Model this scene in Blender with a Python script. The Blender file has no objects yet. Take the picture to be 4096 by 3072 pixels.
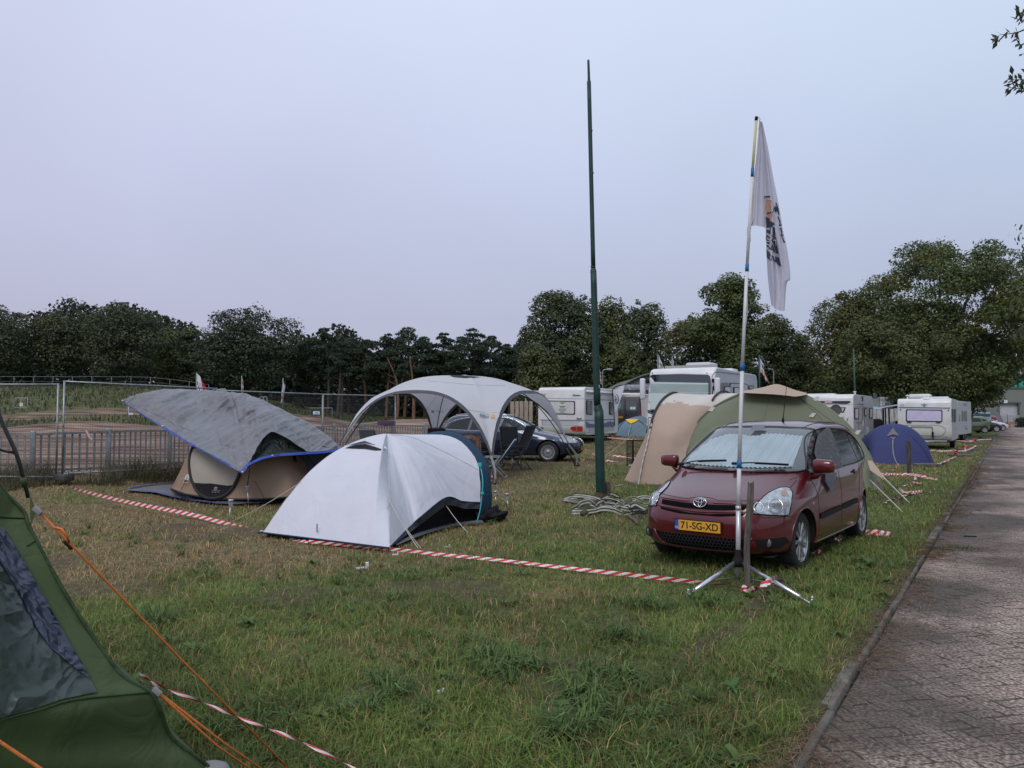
import bpy, bmesh, math, random
import numpy as np
from mathutils import Vector, Matrix, noise as mnoise
PI=math.pi
SC=bpy.context.scene
COL=SC.collection
R=math.radians
# ---------------- camera, sky, sun, exposure ----------------
F=3040.0; H=1.70; TH=0.0394
cd=bpy.data.cameras.new('camera'); cam=bpy.data.objects.new('camera',cd); COL.objects.link(cam)
cd.sensor_fit='HORIZONTAL'; cd.sensor_width=36.0; cd.lens=36.0*F/4096.0; cd.clip_start=0.05; cd.clip_end=2000
cam.location=(0,0,H); cam.rotation_euler=(PI/2+TH,0,0); SC.camera=cam
SC.render.engine='CYCLES'
SC.view_settings.view_transform='Standard'; SC.view_settings.look='None'; SC.view_settings.gamma=1; SC.view_settings.exposure=0.09
SC.cycles.max_bounces=6; SC.cycles.diffuse_bounces=3; SC.cycles.glossy_bounces=3; SC.cycles.transmission_bounces=4; SC.cycles.transparent_max_bounces=12
SC.cycles.use_denoising=True
W=bpy.data.worlds.new('World'); SC.world=W; W.use_nodes=True
SUN_EL,SUN_AZ=R(48),R(200)          # azimuth measured from +Y clockwise
def build_world():
    nt=W.node_tree; N=nt.nodes; L=nt.links
    bg=N['Background']; out=N['World Output']
    sky=N.new('ShaderNodeTexSky'); sky.sky_type='NISHITA'; sky.sun_disc=False
    sky.sun_elevation=SUN_EL; sky.sun_rotation=SUN_AZ; sky.dust_density=4; sky.air_density=1
    g=N.new('ShaderNodeTexCoord'); s=N.new('ShaderNodeSeparateXYZ'); L.new(g.outputs['Generated'],s.inputs[0])
    r=N.new('ShaderNodeValToRGB'); L.new(s.outputs['Z'],r.inputs[0])
    e=r.color_ramp.elements
    e[0].position=0.0; e[0].color=(4.75,4.9,6.15,1)
    e[1].position=1.0; e[1].color=(7.8,8.6,10.4,1)
    for p,c in ((0.12,(4.75,4.92,6.4)),(0.28,(5.55,5.9,7.7)),(0.5,(6.7,7.3,9.1))):
        q=e.new(p); q.color=c+(1,)
    nz=N.new('ShaderNodeTexNoise'); nz.inputs['Scale'].default_value=1.6; nz.inputs['Detail'].default_value=5; nz.inputs['Distortion'].default_value=.4
    L.new(g.outputs['Generated'],nz.inputs['Vector'])
    mr=N.new('ShaderNodeMapRange'); mr.inputs['From Min'].default_value=.3; mr.inputs['From Max'].default_value=.7
    mr.inputs['To Min'].default_value=.93; mr.inputs['To Max'].default_value=1.05; L.new(nz.outputs['Fac'],mr.inputs['Value'])
    # a pink-lilac cast left of the view, bluer to the right
    mx=N.new('ShaderNodeMapRange'); mx.inputs['From Min'].default_value=-.5; mx.inputs['From Max'].default_value=.6; L.new(s.outputs['X'],mx.inputs['Value'])
    tint=N.new('ShaderNodeMix'); tint.data_type='RGBA'; L.new(mx.outputs[0],tint.inputs['Factor'])
    tint.inputs[6].default_value=(1.005,.985,1.0,1); tint.inputs[7].default_value=(.94,1.02,1.01,1)
    m1=N.new('ShaderNodeMix'); m1.data_type='RGBA'; m1.blend_type='MULTIPLY'; m1.inputs['Factor'].default_value=1
    L.new(r.outputs[0],m1.inputs[6]); L.new(tint.outputs[2],m1.inputs[7])
    m2=N.new('ShaderNodeMix'); m2.data_type='RGBA'; m2.blend_type='MULTIPLY'; m2.inputs['Factor'].default_value=1
    L.new(m1.outputs[2],m2.inputs[6]); L.new(mr.outputs[0],m2.inputs[7])
    m3=N.new('ShaderNodeMix'); m3.data_type='RGBA'; m3.inputs['Factor'].default_value=.92
    L.new(sky.outputs[0],m3.inputs[6]); L.new(m2.outputs[2],m3.inputs[7])
    L.new(m3.outputs[2],bg.inputs['Color']); bg.inputs['Strength'].default_value=0.10
build_world()
sd=bpy.data.lights.new('sun','SUN'); sun=bpy.data.objects.new('sun',sd); COL.objects.link(sun)
sd.energy=1.25; sd.angle=R(25); sd.color=(1.0,.965,.93)
sv=Vector((math.sin(SUN_AZ)*math.cos(SUN_EL),math.cos(SUN_AZ)*math.cos(SUN_EL),math.sin(SUN_EL)))
sun.rotation_euler=sv.to_track_quat('Z','Y').to_euler(); sun.location=(0,0,30)

# ---------------- terrain height and pixel helpers ----------------
def ss(t):
    t=np.clip(t,0,1); return t*t*(3-2*t)
KX,KS=-1.11,.655              # kerb line x=KX+KS*y
RD=Vector((.548,.8365,0)).normalized(); RN=Vector((RD.y,-RD.x,0))
def zg(x,y):
    x=np.asarray(x,float); y=np.asarray(y,float)
    a=(.2*ss((y-12)/12)+.16*ss((y-24)/12)+.17*ss((y-33)/8))*(1-ss((x-7)/8))*(1-ss((y-60)/30)*.6)
    b=.2*ss((-x-6)/3.2)*ss((y-11.5)/3.5)*(1-ss((y-17)/6))
    # left bank beyond the track
    bk=ss((-x-14)/26); c=bk*4.3*ss((y-58)/22)
    c2=(1-bk)*(1.1*ss((y-62)/30))*(1-ss((x-0)/12))
    m=1.15*np.exp(-(((x+13.6)/5.0)**2+((y-47)/3.5)**2)) + .8*np.exp(-(((x+7)/6)**2+((y-55)/3)**2)) + .75*np.exp(-(((x+26)/5)**2+((y-46)/3)**2))
    r=0.02*np.sin(x*1.7+y*.6)*np.sin(y*1.1-x*.4)*ss((y-4)/4)
    off=(x-KX-KS*y)              # right of kerb >0
    flat=1-ss((off+2.0)/2.0)
    return (a+b+c+c2+m)+r*flat
def ray(u,v):
    dx=(u-2048)/F; dy=(1536-v)/F
    return dx, math.cos(TH)-math.sin(TH)*dy, math.sin(TH)+math.cos(TH)*dy
def P(u,v,Y):
    x,y,z=ray(u,v); t=Y/y
    return Vector((x*t,Y,H+z*t))
def G(u,v,dz=0.0):
    x,y,z=ray(u,v); zz=0.0
    for _ in range(12):
        t=(zz+dz-H)/z; zz=float(zg(x*t,y*t))
    return Vector((x*t,y*t,zz+dz))
def GY(u,Y,dz=0.0):            # point on the ground at depth Y below image column u
    x=(u-2048)/F*Y; return Vector((x,Y,float(zg(x,Y))+dz))
def on(x,y,dz=0.0): return Vector((x,y,float(zg(x,y))+dz))

# ---------------- materials ----------------
MATS={}
def M(name,col=(.5,.5,.5),rough=.6,metal=0.0,var=.12,scale=6.0,bump=0.0,bscale=40.0,spec=.5,col2=None,alpha=1.0,trans=0.0,emit=None,coat=0.0,stretch=None,detail=4,trl=0.0):
    if name in MATS: return MATS[name]
    m=bpy.data.materials.new(name); m.use_nodes=True; MATS[name]=m
    nt=m.node_tree; N=nt.nodes; L=nt.links; b=N['Principled BSDF']
    b.inputs['Roughness'].default_value=rough; b.inputs['Metallic'].default_value=metal
    b.inputs['Specular IOR Level'].default_value=spec
    if coat: b.inputs['Coat Weight'].default_value=coat; b.inputs['Coat Roughness'].default_value=.06
    tc=N.new('ShaderNodeTexCoord'); src=tc.outputs['Object']
    if stretch:
        mp=N.new('ShaderNodeMapping'); mp.inputs['Scale'].default_value=stretch; L.new(src,mp.inputs[0]); src=mp.outputs[0]
    if var>0 or col2:
        nz=N.new('ShaderNodeTexNoise'); nz.inputs['Scale'].default_value=scale; nz.inputs['Detail'].default_value=detail; L.new(src,nz.inputs['Vector'])
        mr=N.new('ShaderNodeMapRange'); mr.inputs['From Min'].default_value=.3; mr.inputs['From Max'].default_value=.7; L.new(nz.outputs['Fac'],mr.inputs['Value'])
        mx=N.new('ShaderNodeMix'); mx.data_type='RGBA'; L.new(mr.outputs[0],mx.inputs['Factor'])
        c2=col2 if col2 else tuple(min(1,c*(1+var)) for c in col)
        c1=col if col2 else tuple(c*(1-var) for c in col)
        mx.inputs[6].default_value=tuple(c1)+(1,); mx.inputs[7].default_value=tuple(c2)+(1,)
        L.new(mx.outputs[2],b.inputs['Base Color'])
    else: b.inputs['Base Color'].default_value=tuple(col)+(1,)
    if bump:
        n2=N.new('ShaderNodeTexNoise'); n2.inputs['Scale'].default_value=bscale; n2.inputs['Detail'].default_value=3; L.new(src,n2.inputs['Vector'])
        bp=N.new('ShaderNodeBump'); bp.inputs['Strength'].default_value=bump; bp.inputs['Distance'].default_value=.02
        L.new(n2.outputs['Fac'],bp.inputs['Height']); L.new(bp.outputs[0],b.inputs['Normal'])
    if alpha<1: b.inputs['Alpha'].default_value=alpha
    if trans: b.inputs['Transmission Weight'].default_value=trans
    if emit: b.inputs['Emission Color'].default_value=tuple(emit)+(1,); b.inputs['Emission Strength'].default_value=1
    if trl:
        tr=N.new('ShaderNodeBsdfTranslucent'); tr.inputs['Color'].default_value=tuple(col)+(1,)
        ms=N.new('ShaderNodeMixShader'); ms.inputs[0].default_value=trl; out=N['Material Output']
        L.new(b.outputs[0],ms.inputs[1]); L.new(tr.outputs[0],ms.inputs[2]); L.new(ms.outputs[0],out.inputs['Surface'])
    return m
def fabric(name,col,wr=.5,wscale=3.0,rough=.75,var=.05,trl=.12,st=(1,1,1),spec=.3):
    """cloth: soft folds (distorted wave-like noise) plus a fine weave"""
    m=M(name,col,rough,var=var,scale=2.2,spec=spec,trl=trl)
    nt=m.node_tree; N=nt.nodes; L=nt.links; b=N['Principled BSDF']
    tc=N.new('ShaderNodeTexCoord'); mp=N.new('ShaderNodeMapping'); mp.inputs['Scale'].default_value=st; L.new(tc.outputs['Object'],mp.inputs[0])
    n1=N.new('ShaderNodeTexNoise'); n1.inputs['Scale'].default_value=wscale; n1.inputs['Detail'].default_value=5; n1.inputs['Distortion'].default_value=1.4; L.new(mp.outputs[0],n1.inputs['Vector'])
    n2=N.new('ShaderNodeTexVoronoi'); n2.inputs['Scale'].default_value=wscale*1.7; n2.feature='SMOOTH_F1'
    L.new(n1.outputs['Color'],n2.inputs['Vector'])
    ad=N.new('ShaderNodeMath'); ad.operation='ADD'; L.new(n1.outputs['Fac'],ad.inputs[0]); L.new(n2.outputs['Distance'],ad.inputs[1])
    bp=N.new('ShaderNodeBump'); bp.inputs['Strength'].default_value=wr; bp.inputs['Distance'].default_value=.04; L.new(ad.outputs[0],bp.inputs['Height'])
    L.new(bp.outputs[0],b.inputs['Normal'])
    return m
# ---------------- mesh builder ----------------
class MB:
    def __init__(s): s.v=[]; s.f=[]; s.mi=[]; s.sm=[]
    def add(s,vs,fs,mi=0,smooth=True):
        o=len(s.v); s.v.extend([tuple(p) for p in vs]); s.f.extend([tuple(o+i for i in f) for f in fs]); s.mi.extend([mi]*len(fs)); s.sm.extend([smooth]*len(fs)); return s
    def box(s,c,sz,rz=0,mi=0,bev=0,rot=None):
        bm=bmesh.new(); bmesh.ops.create_cube(bm,size=1)
        for v in bm.verts: v.co=Vector((v.co.x*sz[0],v.co.y*sz[1],v.co.z*sz[2]))
        if bev: bmesh.ops.bevel(bm,geom=bm.edges[:],offset=bev,segments=2,affect='EDGES',profile=.6)
        mt=Matrix.Translation(Vector(c))@(rot if rot else Matrix.Rotation(rz,4,'Z'))
        bm.verts.ensure_lookup_table(); vs=[mt@v.co for v in bm.verts]; fs=[[v.index for v in f.verts] for f in bm.faces]; bm.free()
        return s.add(vs,fs,mi,bool(bev))
    def tube(s,path,r,n=8,mi=0,caps=True,closed=False):
        path=[Vector(p) for p in path]; k=len(path); rs=r if isinstance(r,(list,tuple)) else [r]*k
        vs=[]; fs=[]; prev=None
        for i,p in enumerate(path):
            a=path[(i-1)%k] if (closed or i>0) else p; b=path[(i+1)%k] if (closed or i<k-1) else p
            t=(b-a).normalized()
            if t.length==0: t=Vector((0,0,1))
            if prev is None:
                up=Vector((0,0,1)) if abs(t.z)<.9 else Vector((1,0,0)); x=t.cross(up).normalized()
            else:
                x=prev-t*prev.dot(t); x.normalize()
            prev=x; y=t.cross(x)
            for j in range(n):
                an=2*PI*j/n; vs.append(p+(x*math.cos(an)+y*math.sin(an))*rs[i])
        m=k if closed else k-1
        for i in range(m):
            for j in range(n):
                fs.append((i*n+j,i*n+(j+1)%n,((i+1)%k)*n+(j+1)%n,((i+1)%k)*n+j))
        if caps and not closed:
            fs.append(tuple(range(n-1,-1,-1))); fs.append(tuple((k-1)*n+j for j in range(n)))
        return s.add(vs,fs,mi)
    def cyl(s,p0,p1,r0,r1=None,n=16,mi=0):
        return s.tube([p0,p1],[r0,r1 if r1 is not None else r0],n,mi)
    def lathe(s,prof,c=(0,0,0),axis='Z',n=24,mi=0):
        """prof: list of (r,h)"""
        vs=[];fs=[];c=Vector(c)
        for r,h in prof:
            for j in range(n):
                a=2*PI*j/n; x,y=r*math.cos(a),r*math.sin(a)
                vs.append(c+(Vector((x,y,h)) if axis=='Z' else Vector((x,h,y)) if axis=='Y' else Vector((h,x,y))))
        for i in range(len(prof)-1):
            for j in range(n): fs.append((i*n+j,i*n+(j+1)%n,(i+1)*n+(j+1)%n,(i+1)*n+j))
        return s.add(vs,fs,mi)
    def grid(s,fn,nu,nv,mi=0,wrapu=False):
        vs=[];fs=[]
        for i in range(nu+1):
            for j in range(nv+1): vs.append(fn(i/nu,j/nv))
        for i in range(nu):
            for j in range(nv):
                a=i*(nv+1)+j; fs.append((a,a+nv+1,a+nv+2,a+1))
        return s.add(vs,fs,mi)
    def ribbon(s,path,w,up=(0,0,1),mi=0,twist=None):
        """flat strip along a path; width direction = side; twist(i)->angle"""
        path=[Vector(p) for p in path]; vs=[];fs=[]; k=len(path)
        for i,p in enumerate(path):
            t=(path[min(i+1,k-1)]-path[max(i-1,0)]).normalized(); sd=t.cross(Vector(up)); sd.normalize()
            if twist: sd=Matrix.Rotation(twist(i),3,t)@sd
            ww=w(i) if callable(w) else w
            vs+= [p-sd*ww/2,p+sd*ww/2]
        for i in range(k-1): fs.append((2*i,2*i+1,2*i+3,2*i+2))
        return s.add(vs,fs,mi)
    def poly(s,pts,mi=0): return s.add(pts,[tuple(range(len(pts)))],mi,False)
    def prism(s,pts,d,mi=0):
        """closed outline pts extruded by vector d"""
        d=Vector(d); n=len(pts); a=[Vector(p) for p in pts]; b=[p+d for p in a]
        fs=[tuple(range(n-1,-1,-1)),tuple(range(n,2*n))]+[(i,(i+1)%n,n+(i+1)%n,n+i) for i in range(n)]
        return s.add(a+b,fs,mi,False)
    def sphere(s,c,r,n=12,mi=0,sz=(1,1,1)):
        c=Vector(c)
        return s.grid(lambda a,b:c+Vector((math.cos(2*PI*a)*math.sin(PI*b)*r*sz[0],math.sin(2*PI*a)*math.sin(PI*b)*r*sz[1],-math.cos(PI*b)*r*sz[2])),n,n//2+2,mi)
    def build(s,name,mat,parent=None,org=None,label=None,solid=0):
        me=bpy.data.meshes.new(name); vs=s.v
        if org is not None: vs=[(a-org[0],b-org[1],c-org[2]) for a,b,c in vs]
        me.from_pydata(vs,[],s.f); 
        for m in (mat if isinstance(mat,(list,tuple)) else [mat]): me.materials.append(m)
        me.polygons.foreach_set('material_index',s.mi); me.polygons.foreach_set('use_smooth',s.sm); me.update()
        o=bpy.data.objects.new(name,me); COL.objects.link(o)
        if parent is not None: o.parent=parent
        elif org is not None: o.location=org
        if label: o['label']=label
        if solid:
            md=o.modifiers.new('solid','SOLIDIFY'); md.thickness=solid; md.offset=0
        return o
def thing(name,label,cat,loc=(0,0,0),rz=0,group=None):
    o=bpy.data.objects.new(name,None); COL.objects.link(o); o.location=loc; o.rotation_euler=(0,0,rz); o.empty_display_size=.2
    return tag(o,label,cat,group)
def tag(o,label=None,cat=None,group=None,kind=None):
    if label: o['label']=label
    if cat: o['category']=cat
    if group: o['group']=group
    if kind: o['kind']=kind
    return o
def dup(o,loc=None,rz=None,label=None,group=None,scale=None):
    def cp(a,par):
        c=a.copy(); COL.objects.link(c); c.parent=par
        for ch in [q for q in COL.objects if q.parent is a]: cp(ch,c)
        return c
    c=cp(o,None)
    if loc is not None: c.location=loc
    if rz is not None: c.rotation_euler=(0,0,rz)
    if scale is not None: c.scale=scale
    if label: c['label']=label
    if group: c['group']=group
    return c
def cr(p0,p1,p2,p3,t):
    return .5*((2*p1)+(-p0+p2)*t+(2*p0-5*p1+4*p2-p3)*t*t+(-p0+3*p1-3*p2+p3)*t*t*t)
def spl(pts,t):
    """catmull-rom through pts (Vectors or floats), t in 0..1"""
    n=len(pts)-1; x=min(max(t,0),1)*n; i=min(int(x),n-1); f=x-i
    p1,p2=pts[i],pts[i+1]; p0=pts[i-1] if i>0 else p1*2-p2; p3=pts[i+2] if i+2<=n else p2*2-p1
    return cr(p0,p1,p2,p3,f)
def path(pts,k=8):
    pts=[Vector(p) for p in pts]; n=(len(pts)-1)*k
    return [spl(pts,i/n) for i in range(n+1)]
def patch(rows):
    """rows: list of control rows (lists of Vectors, equal length) -> fn(a,b)"""
    return lambda a,b: spl([spl(r,b) for r in rows],a)
def text_mesh(txt,size,mat,parent,loc,rot,name='lettering',ext=.002,align='CENTER',bold=0,sx=1):
    c=bpy.data.curves.new('txt','FONT'); c.body=txt; c.size=size; c.extrude=ext; c.align_x=align; c.align_y='CENTER'; c.offset=bold
    t=bpy.data.objects.new('txt',c); COL.objects.link(t)
    me=bpy.data.meshes.new_from_object(t)
    bpy.data.objects.remove(t); bpy.data.curves.remove(c)
    me.materials.clear(); me.materials.append(mat)
    o=bpy.data.objects.new(name,me); COL.objects.link(o); o.parent=parent; o.location=loc; o.rotation_euler=rot; o.scale=(sx,1,1)
    return o
random.seed(7); np.random.seed(7)
# ---------------- value noise for patches ----------------
_h=np.random.RandomState(3).rand(256,256)
def vn(x,y,s=1.0,o=0):
    x=np.asarray(x,float)*s+o*17.3+500; y=np.asarray(y,float)*s+o*9.1+500
    xi=np.floor(x).astype(int); yi=np.floor(y).astype(int); fx=x-xi; fy=y-yi; fx=fx*fx*(3-2*fx); fy=fy*fy*(3-2*fy)
    g=lambda a,b:_h[a%256,b%256]
    return (g(xi,yi)*(1-fx)+g(xi+1,yi)*fx)*(1-fy)+(g(xi,yi+1)*(1-fx)+g(xi+1,yi+1)*fx)*fy
def fbm(x,y,s=1.0,o=0): return (vn(x,y,s,o)+.5*vn(x,y,s*2.1,o+1)+.25*vn(x,y,s*4.3,o+2))/1.75
# fence line (world): used for the boundary between camp grass and the sand track
FA=(-9.3,15.75); FB=(-7.3,18.8); FC=(-5.4,21.7); FD=(-3.8,24.8)
def beyond(x,y):
    """metres past the fence line (positive = track side)"""
    x=np.asarray(x,float); y=np.asarray(y,float)
    d1=y-16.6; d2=((x-FA[0]-.2)*(-(FD[1]-FA[1]))+(y-FA[1]-1)*(FD[0]-FA[0]))/10.6
    d=np.where(x<-10,d1,np.maximum(0*d2-50,d2))
    d=np.where((x<-10),d1,d2)
    return np.where((x>3)|(y>62)&(x>-2),-5,np.where((x>-1)&(y<40),-5,d))
def sandmask(x,y):
    b=beyond(x,y)
    s=ss(b/1.0)*(1-ss((y-49-14*ss((x+30)/14)+4*fbm(x,y,.1,4))/4))          # flat track strip
    tr=np.exp(-((y-(63+(x+45)*.30+1.5*fbm(x,y,.15,8)))/1.7)**2)*(x<-12)       # dirt track crossing the bank
    mound=ss((x+24)/8)*ss((y-40)/4)*(1-ss((y-66)/8))*(x<3)*(b>0)
    return np.clip(np.maximum(np.maximum(s,tr*.9),mound*.9),0,1)
def dry(x,y):
    x=np.asarray(x,float); y=np.asarray(y,float)
    n=fbm(x,y,.55,11); m=fbm(x,y,2.3,13)
    off=KX+KS*y-x
    b=.24+.25*ss((y-7.0+5*(fbm(x,y,.45,18)-.5))/5)*ss((1.2-x)/2.5)+.15*ss((y-14)/8)-.10*(1-ss((off-1.5)/1.5))-.35*ss((y-50)/6)
    o=fbm(x,y,5.5,15); return .9*ss((n*.42+m*.30+o*.28-.5+b*1.05-.18)/.38)
def worn(x,y):
    off=KX+KS*np.asarray(y,float)-np.asarray(x,float)
    a=ss((fbm(x,y,.8,21)-.60)/.12)*.7
    rut=np.exp(-((off-1.25+.1*np.sin(np.asarray(y)*1.3))/.16)**2)*ss((np.asarray(y)-3)/1)*(1-ss((np.asarray(y)-7.5)/2))*.9*ss((fbm(x,y,1.2,31)-.35)/.2)
    edge=np.exp(-(off/.12)**2)*.9
    under=np.exp(-(((x-.2)/2.2)**2+((y-20.5)/2.5)**2))*.4
    return np.clip(a+rut+edge+under,0,1)
def lin(a,b,n): return list(np.linspace(a,b,n,endpoint=False))
def build_ground():
    S=lin(-420,-120,12)+lin(-120,-40,50)+lin(-40,-18,60)+lin(-18,-1.2,90)+lin(-1.2,0,12)+[0.0,0.001,.06]+lin(.2,8,8)+lin(8,60,14)+[60,150,400]
    Y=lin(-6,2,8)+lin(2,14,80)+lin(14,36,90)+lin(36,90,100)+lin(90,160,12)+lin(160,900,8)+[900]
    S=np.array(S);Y=np.array(Y); SX,YY=np.meshgrid(S,Y,indexing='ij'); X=KX+KS*YY+SX
    # beyond 100 m stop shearing sideways so the sheet still spans the view
    Z=zg(X,YY); Z=np.where(SX>0.0005,-0.16,Z)
    Z=np.where((SX>8.0),-0.02,Z)
    me=bpy.data.meshes.new('ground'); nS,nY=len(S),len(Y)
    vs=np.stack([X,YY,Z],-1).reshape(-1,3)
    idx=np.arange(nS*nY).reshape(nS,nY); f=np.stack([idx[:-1,:-1],idx[1:,:-1],idx[1:,1:],idx[:-1,1:]],-1).reshape(-1,4)
    me.from_pydata(vs.tolist(),[],f.tolist())
    at=me.color_attributes.new('mask','FLOAT_COLOR','POINT')
    x,y=vs[:,0],vs[:,1]; c=np.stack([sandmask(x,y),dry(x,y),worn(x,y),np.ones(len(x))],-1)
    at.data.foreach_set('color',c.astype(np.float32).ravel())
    me.polygons.foreach_set('use_smooth',[True]*len(f))
    o=bpy.data.objects.new('ground',me); COL.objects.link(o); tag(o,kind='structure')
    m=bpy.data.materials.new('soil_and_sand'); m.use_nodes=True; nt=m.node_tree;N=nt.nodes;L=nt.links;b=N['Principled BSDF']
    va=N.new('ShaderNodeVertexColor'); va.layer_name='mask'; sp=N.new('ShaderNodeSeparateColor'); L.new(va.outputs[0],sp.inputs[0])
    tc=N.new('ShaderNodeTexCoord')
    def nz(sc,dt=6,w=None):
        n=N.new('ShaderNodeTexNoise'); n.inputs['Scale'].default_value=sc; n.inputs['Detail'].default_value=dt; L.new(tc.outputs['Object'],n.inputs['Vector']); return n.outputs['Fac']
    def ramp(fac,a,bb,lo=.35,hi=.65):
        mr=N.new('ShaderNodeMapRange'); mr.inputs['From Min'].default_value=lo; mr.inputs['From Max'].default_value=hi; L.new(fac,mr.inputs['Value'])
        x=N.new('ShaderNodeMix'); x.data_type='RGBA'; L.new(mr.outputs[0],x.inputs['Factor']); x.inputs[6].default_value=a+(1,); x.inputs[7].default_value=bb+(1,); return x.outputs[2]
    def mix(f,a,bb):
        x=N.new('ShaderNodeMix'); x.data_type='RGBA'; L.new(f,x.inputs['Factor']); L.new(a,x.inputs[6]); L.new(bb,x.inputs[7]); return x.outputs[2]
    green=ramp(nz(7),(.060,.075,.028),(.125,.150,.052)); straw=ramp(nz(9),(.105,.080,.046),(.21,.165,.10)); soil=ramp(nz(20),(.045,.033,.024),(.11,.082,.058))
    mpn=N.new('ShaderNodeMapping'); mpn.inputs['Scale'].default_value=(.25,1.6,1); L.new(tc.outputs['Object'],mpn.inputs[0])
    sn=N.new('ShaderNodeTexNoise'); sn.inputs['Scale'].default_value=1.0; sn.inputs['Detail'].default_value=8; sn.inputs['Distortion'].default_value=.6; L.new(mpn.outputs[0],sn.inputs['Vector'])
    sand=ramp(sn.outputs['Fac'],(.070,.045,.033),(.32,.225,.175),.38,.64)
    c1=mix(sp.outputs[1],green,straw); c2=mix(sp.outputs[2],c1,soil); c3=mix(sp.outputs[0],c2,sand)
    L.new(c3,b.inputs['Base Color']); b.inputs['Roughness'].default_value=.95; b.inputs['Specular IOR Level'].default_value=.1
    bp=N.new('ShaderNodeBump'); bp.inputs['Strength'].default_value=.8; bp.inputs['Distance'].default_value=.05; L.new(nz(14,8),bp.inputs['Height']); L.new(bp.outputs[0],b.inputs['Normal'])
    me.materials.append(m)
build_ground()
# ---------------- road of herringbone pavers ----------------
def road_mat():
    m=bpy.data.materials.new('concrete_pavers'); m.use_nodes=True; nt=m.node_tree;N=nt.nodes;L=nt.links;b=N['Principled BSDF']
    tc=N.new('ShaderNodeTexCoord'); mp=N.new('ShaderNodeMapping'); mp.inputs['Rotation'].default_value=(0,0,R(45)); mp.inputs['Scale'].default_value=(9.3,9.3,1)
    dn=N.new('ShaderNodeTexNoise'); dn.inputs['Scale'].default_value=3; L.new(tc.outputs['UV'],dn.inputs['Vector'])
    L.new(tc.outputs['UV'],mp.inputs[0])
    wob=N.new('ShaderNodeVectorMath'); wob.operation='MULTIPLY_ADD'; wob.inputs[1].default_value=(.45,.45,0); L.new(dn.outputs['Color'],wob.inputs[0]); L.new(mp.outputs[0],wob.inputs[2])
    s=N.new('ShaderNodeSeparateXYZ'); L.new(wob.outputs[0],s.inputs[0])
    def ma(op,a,bb=None,c=None):
        n=N.new('ShaderNodeMath'); n.operation=op
        for i,q in enumerate((a,bb,c)):
            if q is None: continue
            if isinstance(q,(int,float)): n.inputs[i].default_value=q
            else: L.new(q,n.inputs[i])
        return n.outputs[0]
    x,y=s.outputs[0],s.outputs[1]
    i,j=ma('FLOOR',x),ma('FLOOR',y); fx,fy=ma('SUBTRACT',x,i),ma('SUBTRACT',y,j)
    k=ma('FLOORED_MODULO',ma('SUBTRACT',i,j),4.0)
    def isk(v): return ma('COMPARE',k,float(v),.1)
    dl,dr,db,dt=fx,ma('SUBTRACT',1.0,fx),fy,ma('SUBTRACT',1.0,fy)
    dl2=ma('MAXIMUM',dl,isk(1)); dr2=ma('MAXIMUM',dr,isk(0)); db2=ma('MAXIMUM',db,isk(2)); dt2=ma('MAXIMUM',dt,isk(3))
    d=ma('MINIMUM',ma('MINIMUM',dl2,dr2),ma('MINIMUM',db2,dt2))
    # brick id for tone
    bi=ma('SUBTRACT',i,isk(1)); bj=ma('ADD',j,isk(3)); cx=N.new('ShaderNodeCombineXYZ'); L.new(bi,cx.inputs[0]); L.new(bj,cx.inputs[1])
    wn=N.new('ShaderNodeTexWhiteNoise'); wn.noise_dimensions='2D'; L.new(cx.outputs[0],wn.inputs['Vector'])
    n1=N.new('ShaderNodeTexNoise'); n1.inputs['Scale'].default_value=45; n1.inputs['Detail'].default_value=8; L.new(tc.outputs['UV'],n1.inputs['Vector'])
    n2=N.new('ShaderNodeTexNoise'); n2.inputs['Scale'].default_value=.55; n2.inputs['Detail'].default_value=7; n2.inputs['Distortion'].default_value=.5; L.new(tc.outputs['UV'],n2.inputs['Vector'])
    su=N.new('ShaderNodeSeparateXYZ'); L.new(tc.outputs['UV'],su.inputs[0])
    # jitter the joint strength: parts of the joints are filled with sand
    jn=N.new('ShaderNodeTexNoise'); jn.inputs['Scale'].default_value=5; jn.inputs['Detail'].default_value=5; L.new(tc.outputs['UV'],jn.inputs['Vector'])
    jw=N.new('ShaderNodeMapRange'); jw.inputs['From Min'].default_value=.42; jw.inputs['From Max'].default_value=.66; jw.inputs['To Min'].default_value=.0; jw.inputs['To Max'].default_value=.11; L.new(jn.outputs['Fac'],jw.inputs['Value'])
    joint=ma('LESS_THAN',d,jw.outputs[0])
    tone=ma('MULTIPLY_ADD',wn.outputs[0],.22,.80)
    gr=N.new('ShaderNodeValToRGB'); L.new(n1.outputs['Fac'],gr.inputs[0]); e=gr.color_ramp.elements; e[0].position=.36; e[0].color=(.125,.088,.070,1); e[1].position=.66; e[1].color=(.70,.56,.48,1)
    q=e.new(.5); q.color=(.345,.262,.22,1)
    mt=N.new('ShaderNodeMix'); mt.data_type='RGBA'; mt.blend_type='MULTIPLY'; mt.inputs['Factor'].default_value=1; L.new(gr.outputs[0],mt.inputs[6])
    tv=N.new('ShaderNodeCombineColor'); [L.new(tone,tv.inputs[z]) for z in range(3)]; L.new(tv.outputs[0],mt.inputs[7])
    # moss and dirt, stronger in the gutter strip near the kerb
    ed=N.new('ShaderNodeMapRange'); ed.inputs['From Min'].default_value=0; ed.inputs['From Max'].default_value=1.5; ed.inputs['To Min'].default_value=.62; ed.inputs['To Max'].default_value=0; L.new(su.outputs[0],ed.inputs['Value'])
    dm=N.new('ShaderNodeMapRange'); dm.inputs['From Min'].default_value=.5; dm.inputs['From Max'].default_value=.70; L.new(ma('ADD',n2.outputs['Fac'],ma('MULTIPLY',ed.outputs[0],.36)),dm.inputs['Value'])
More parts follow.
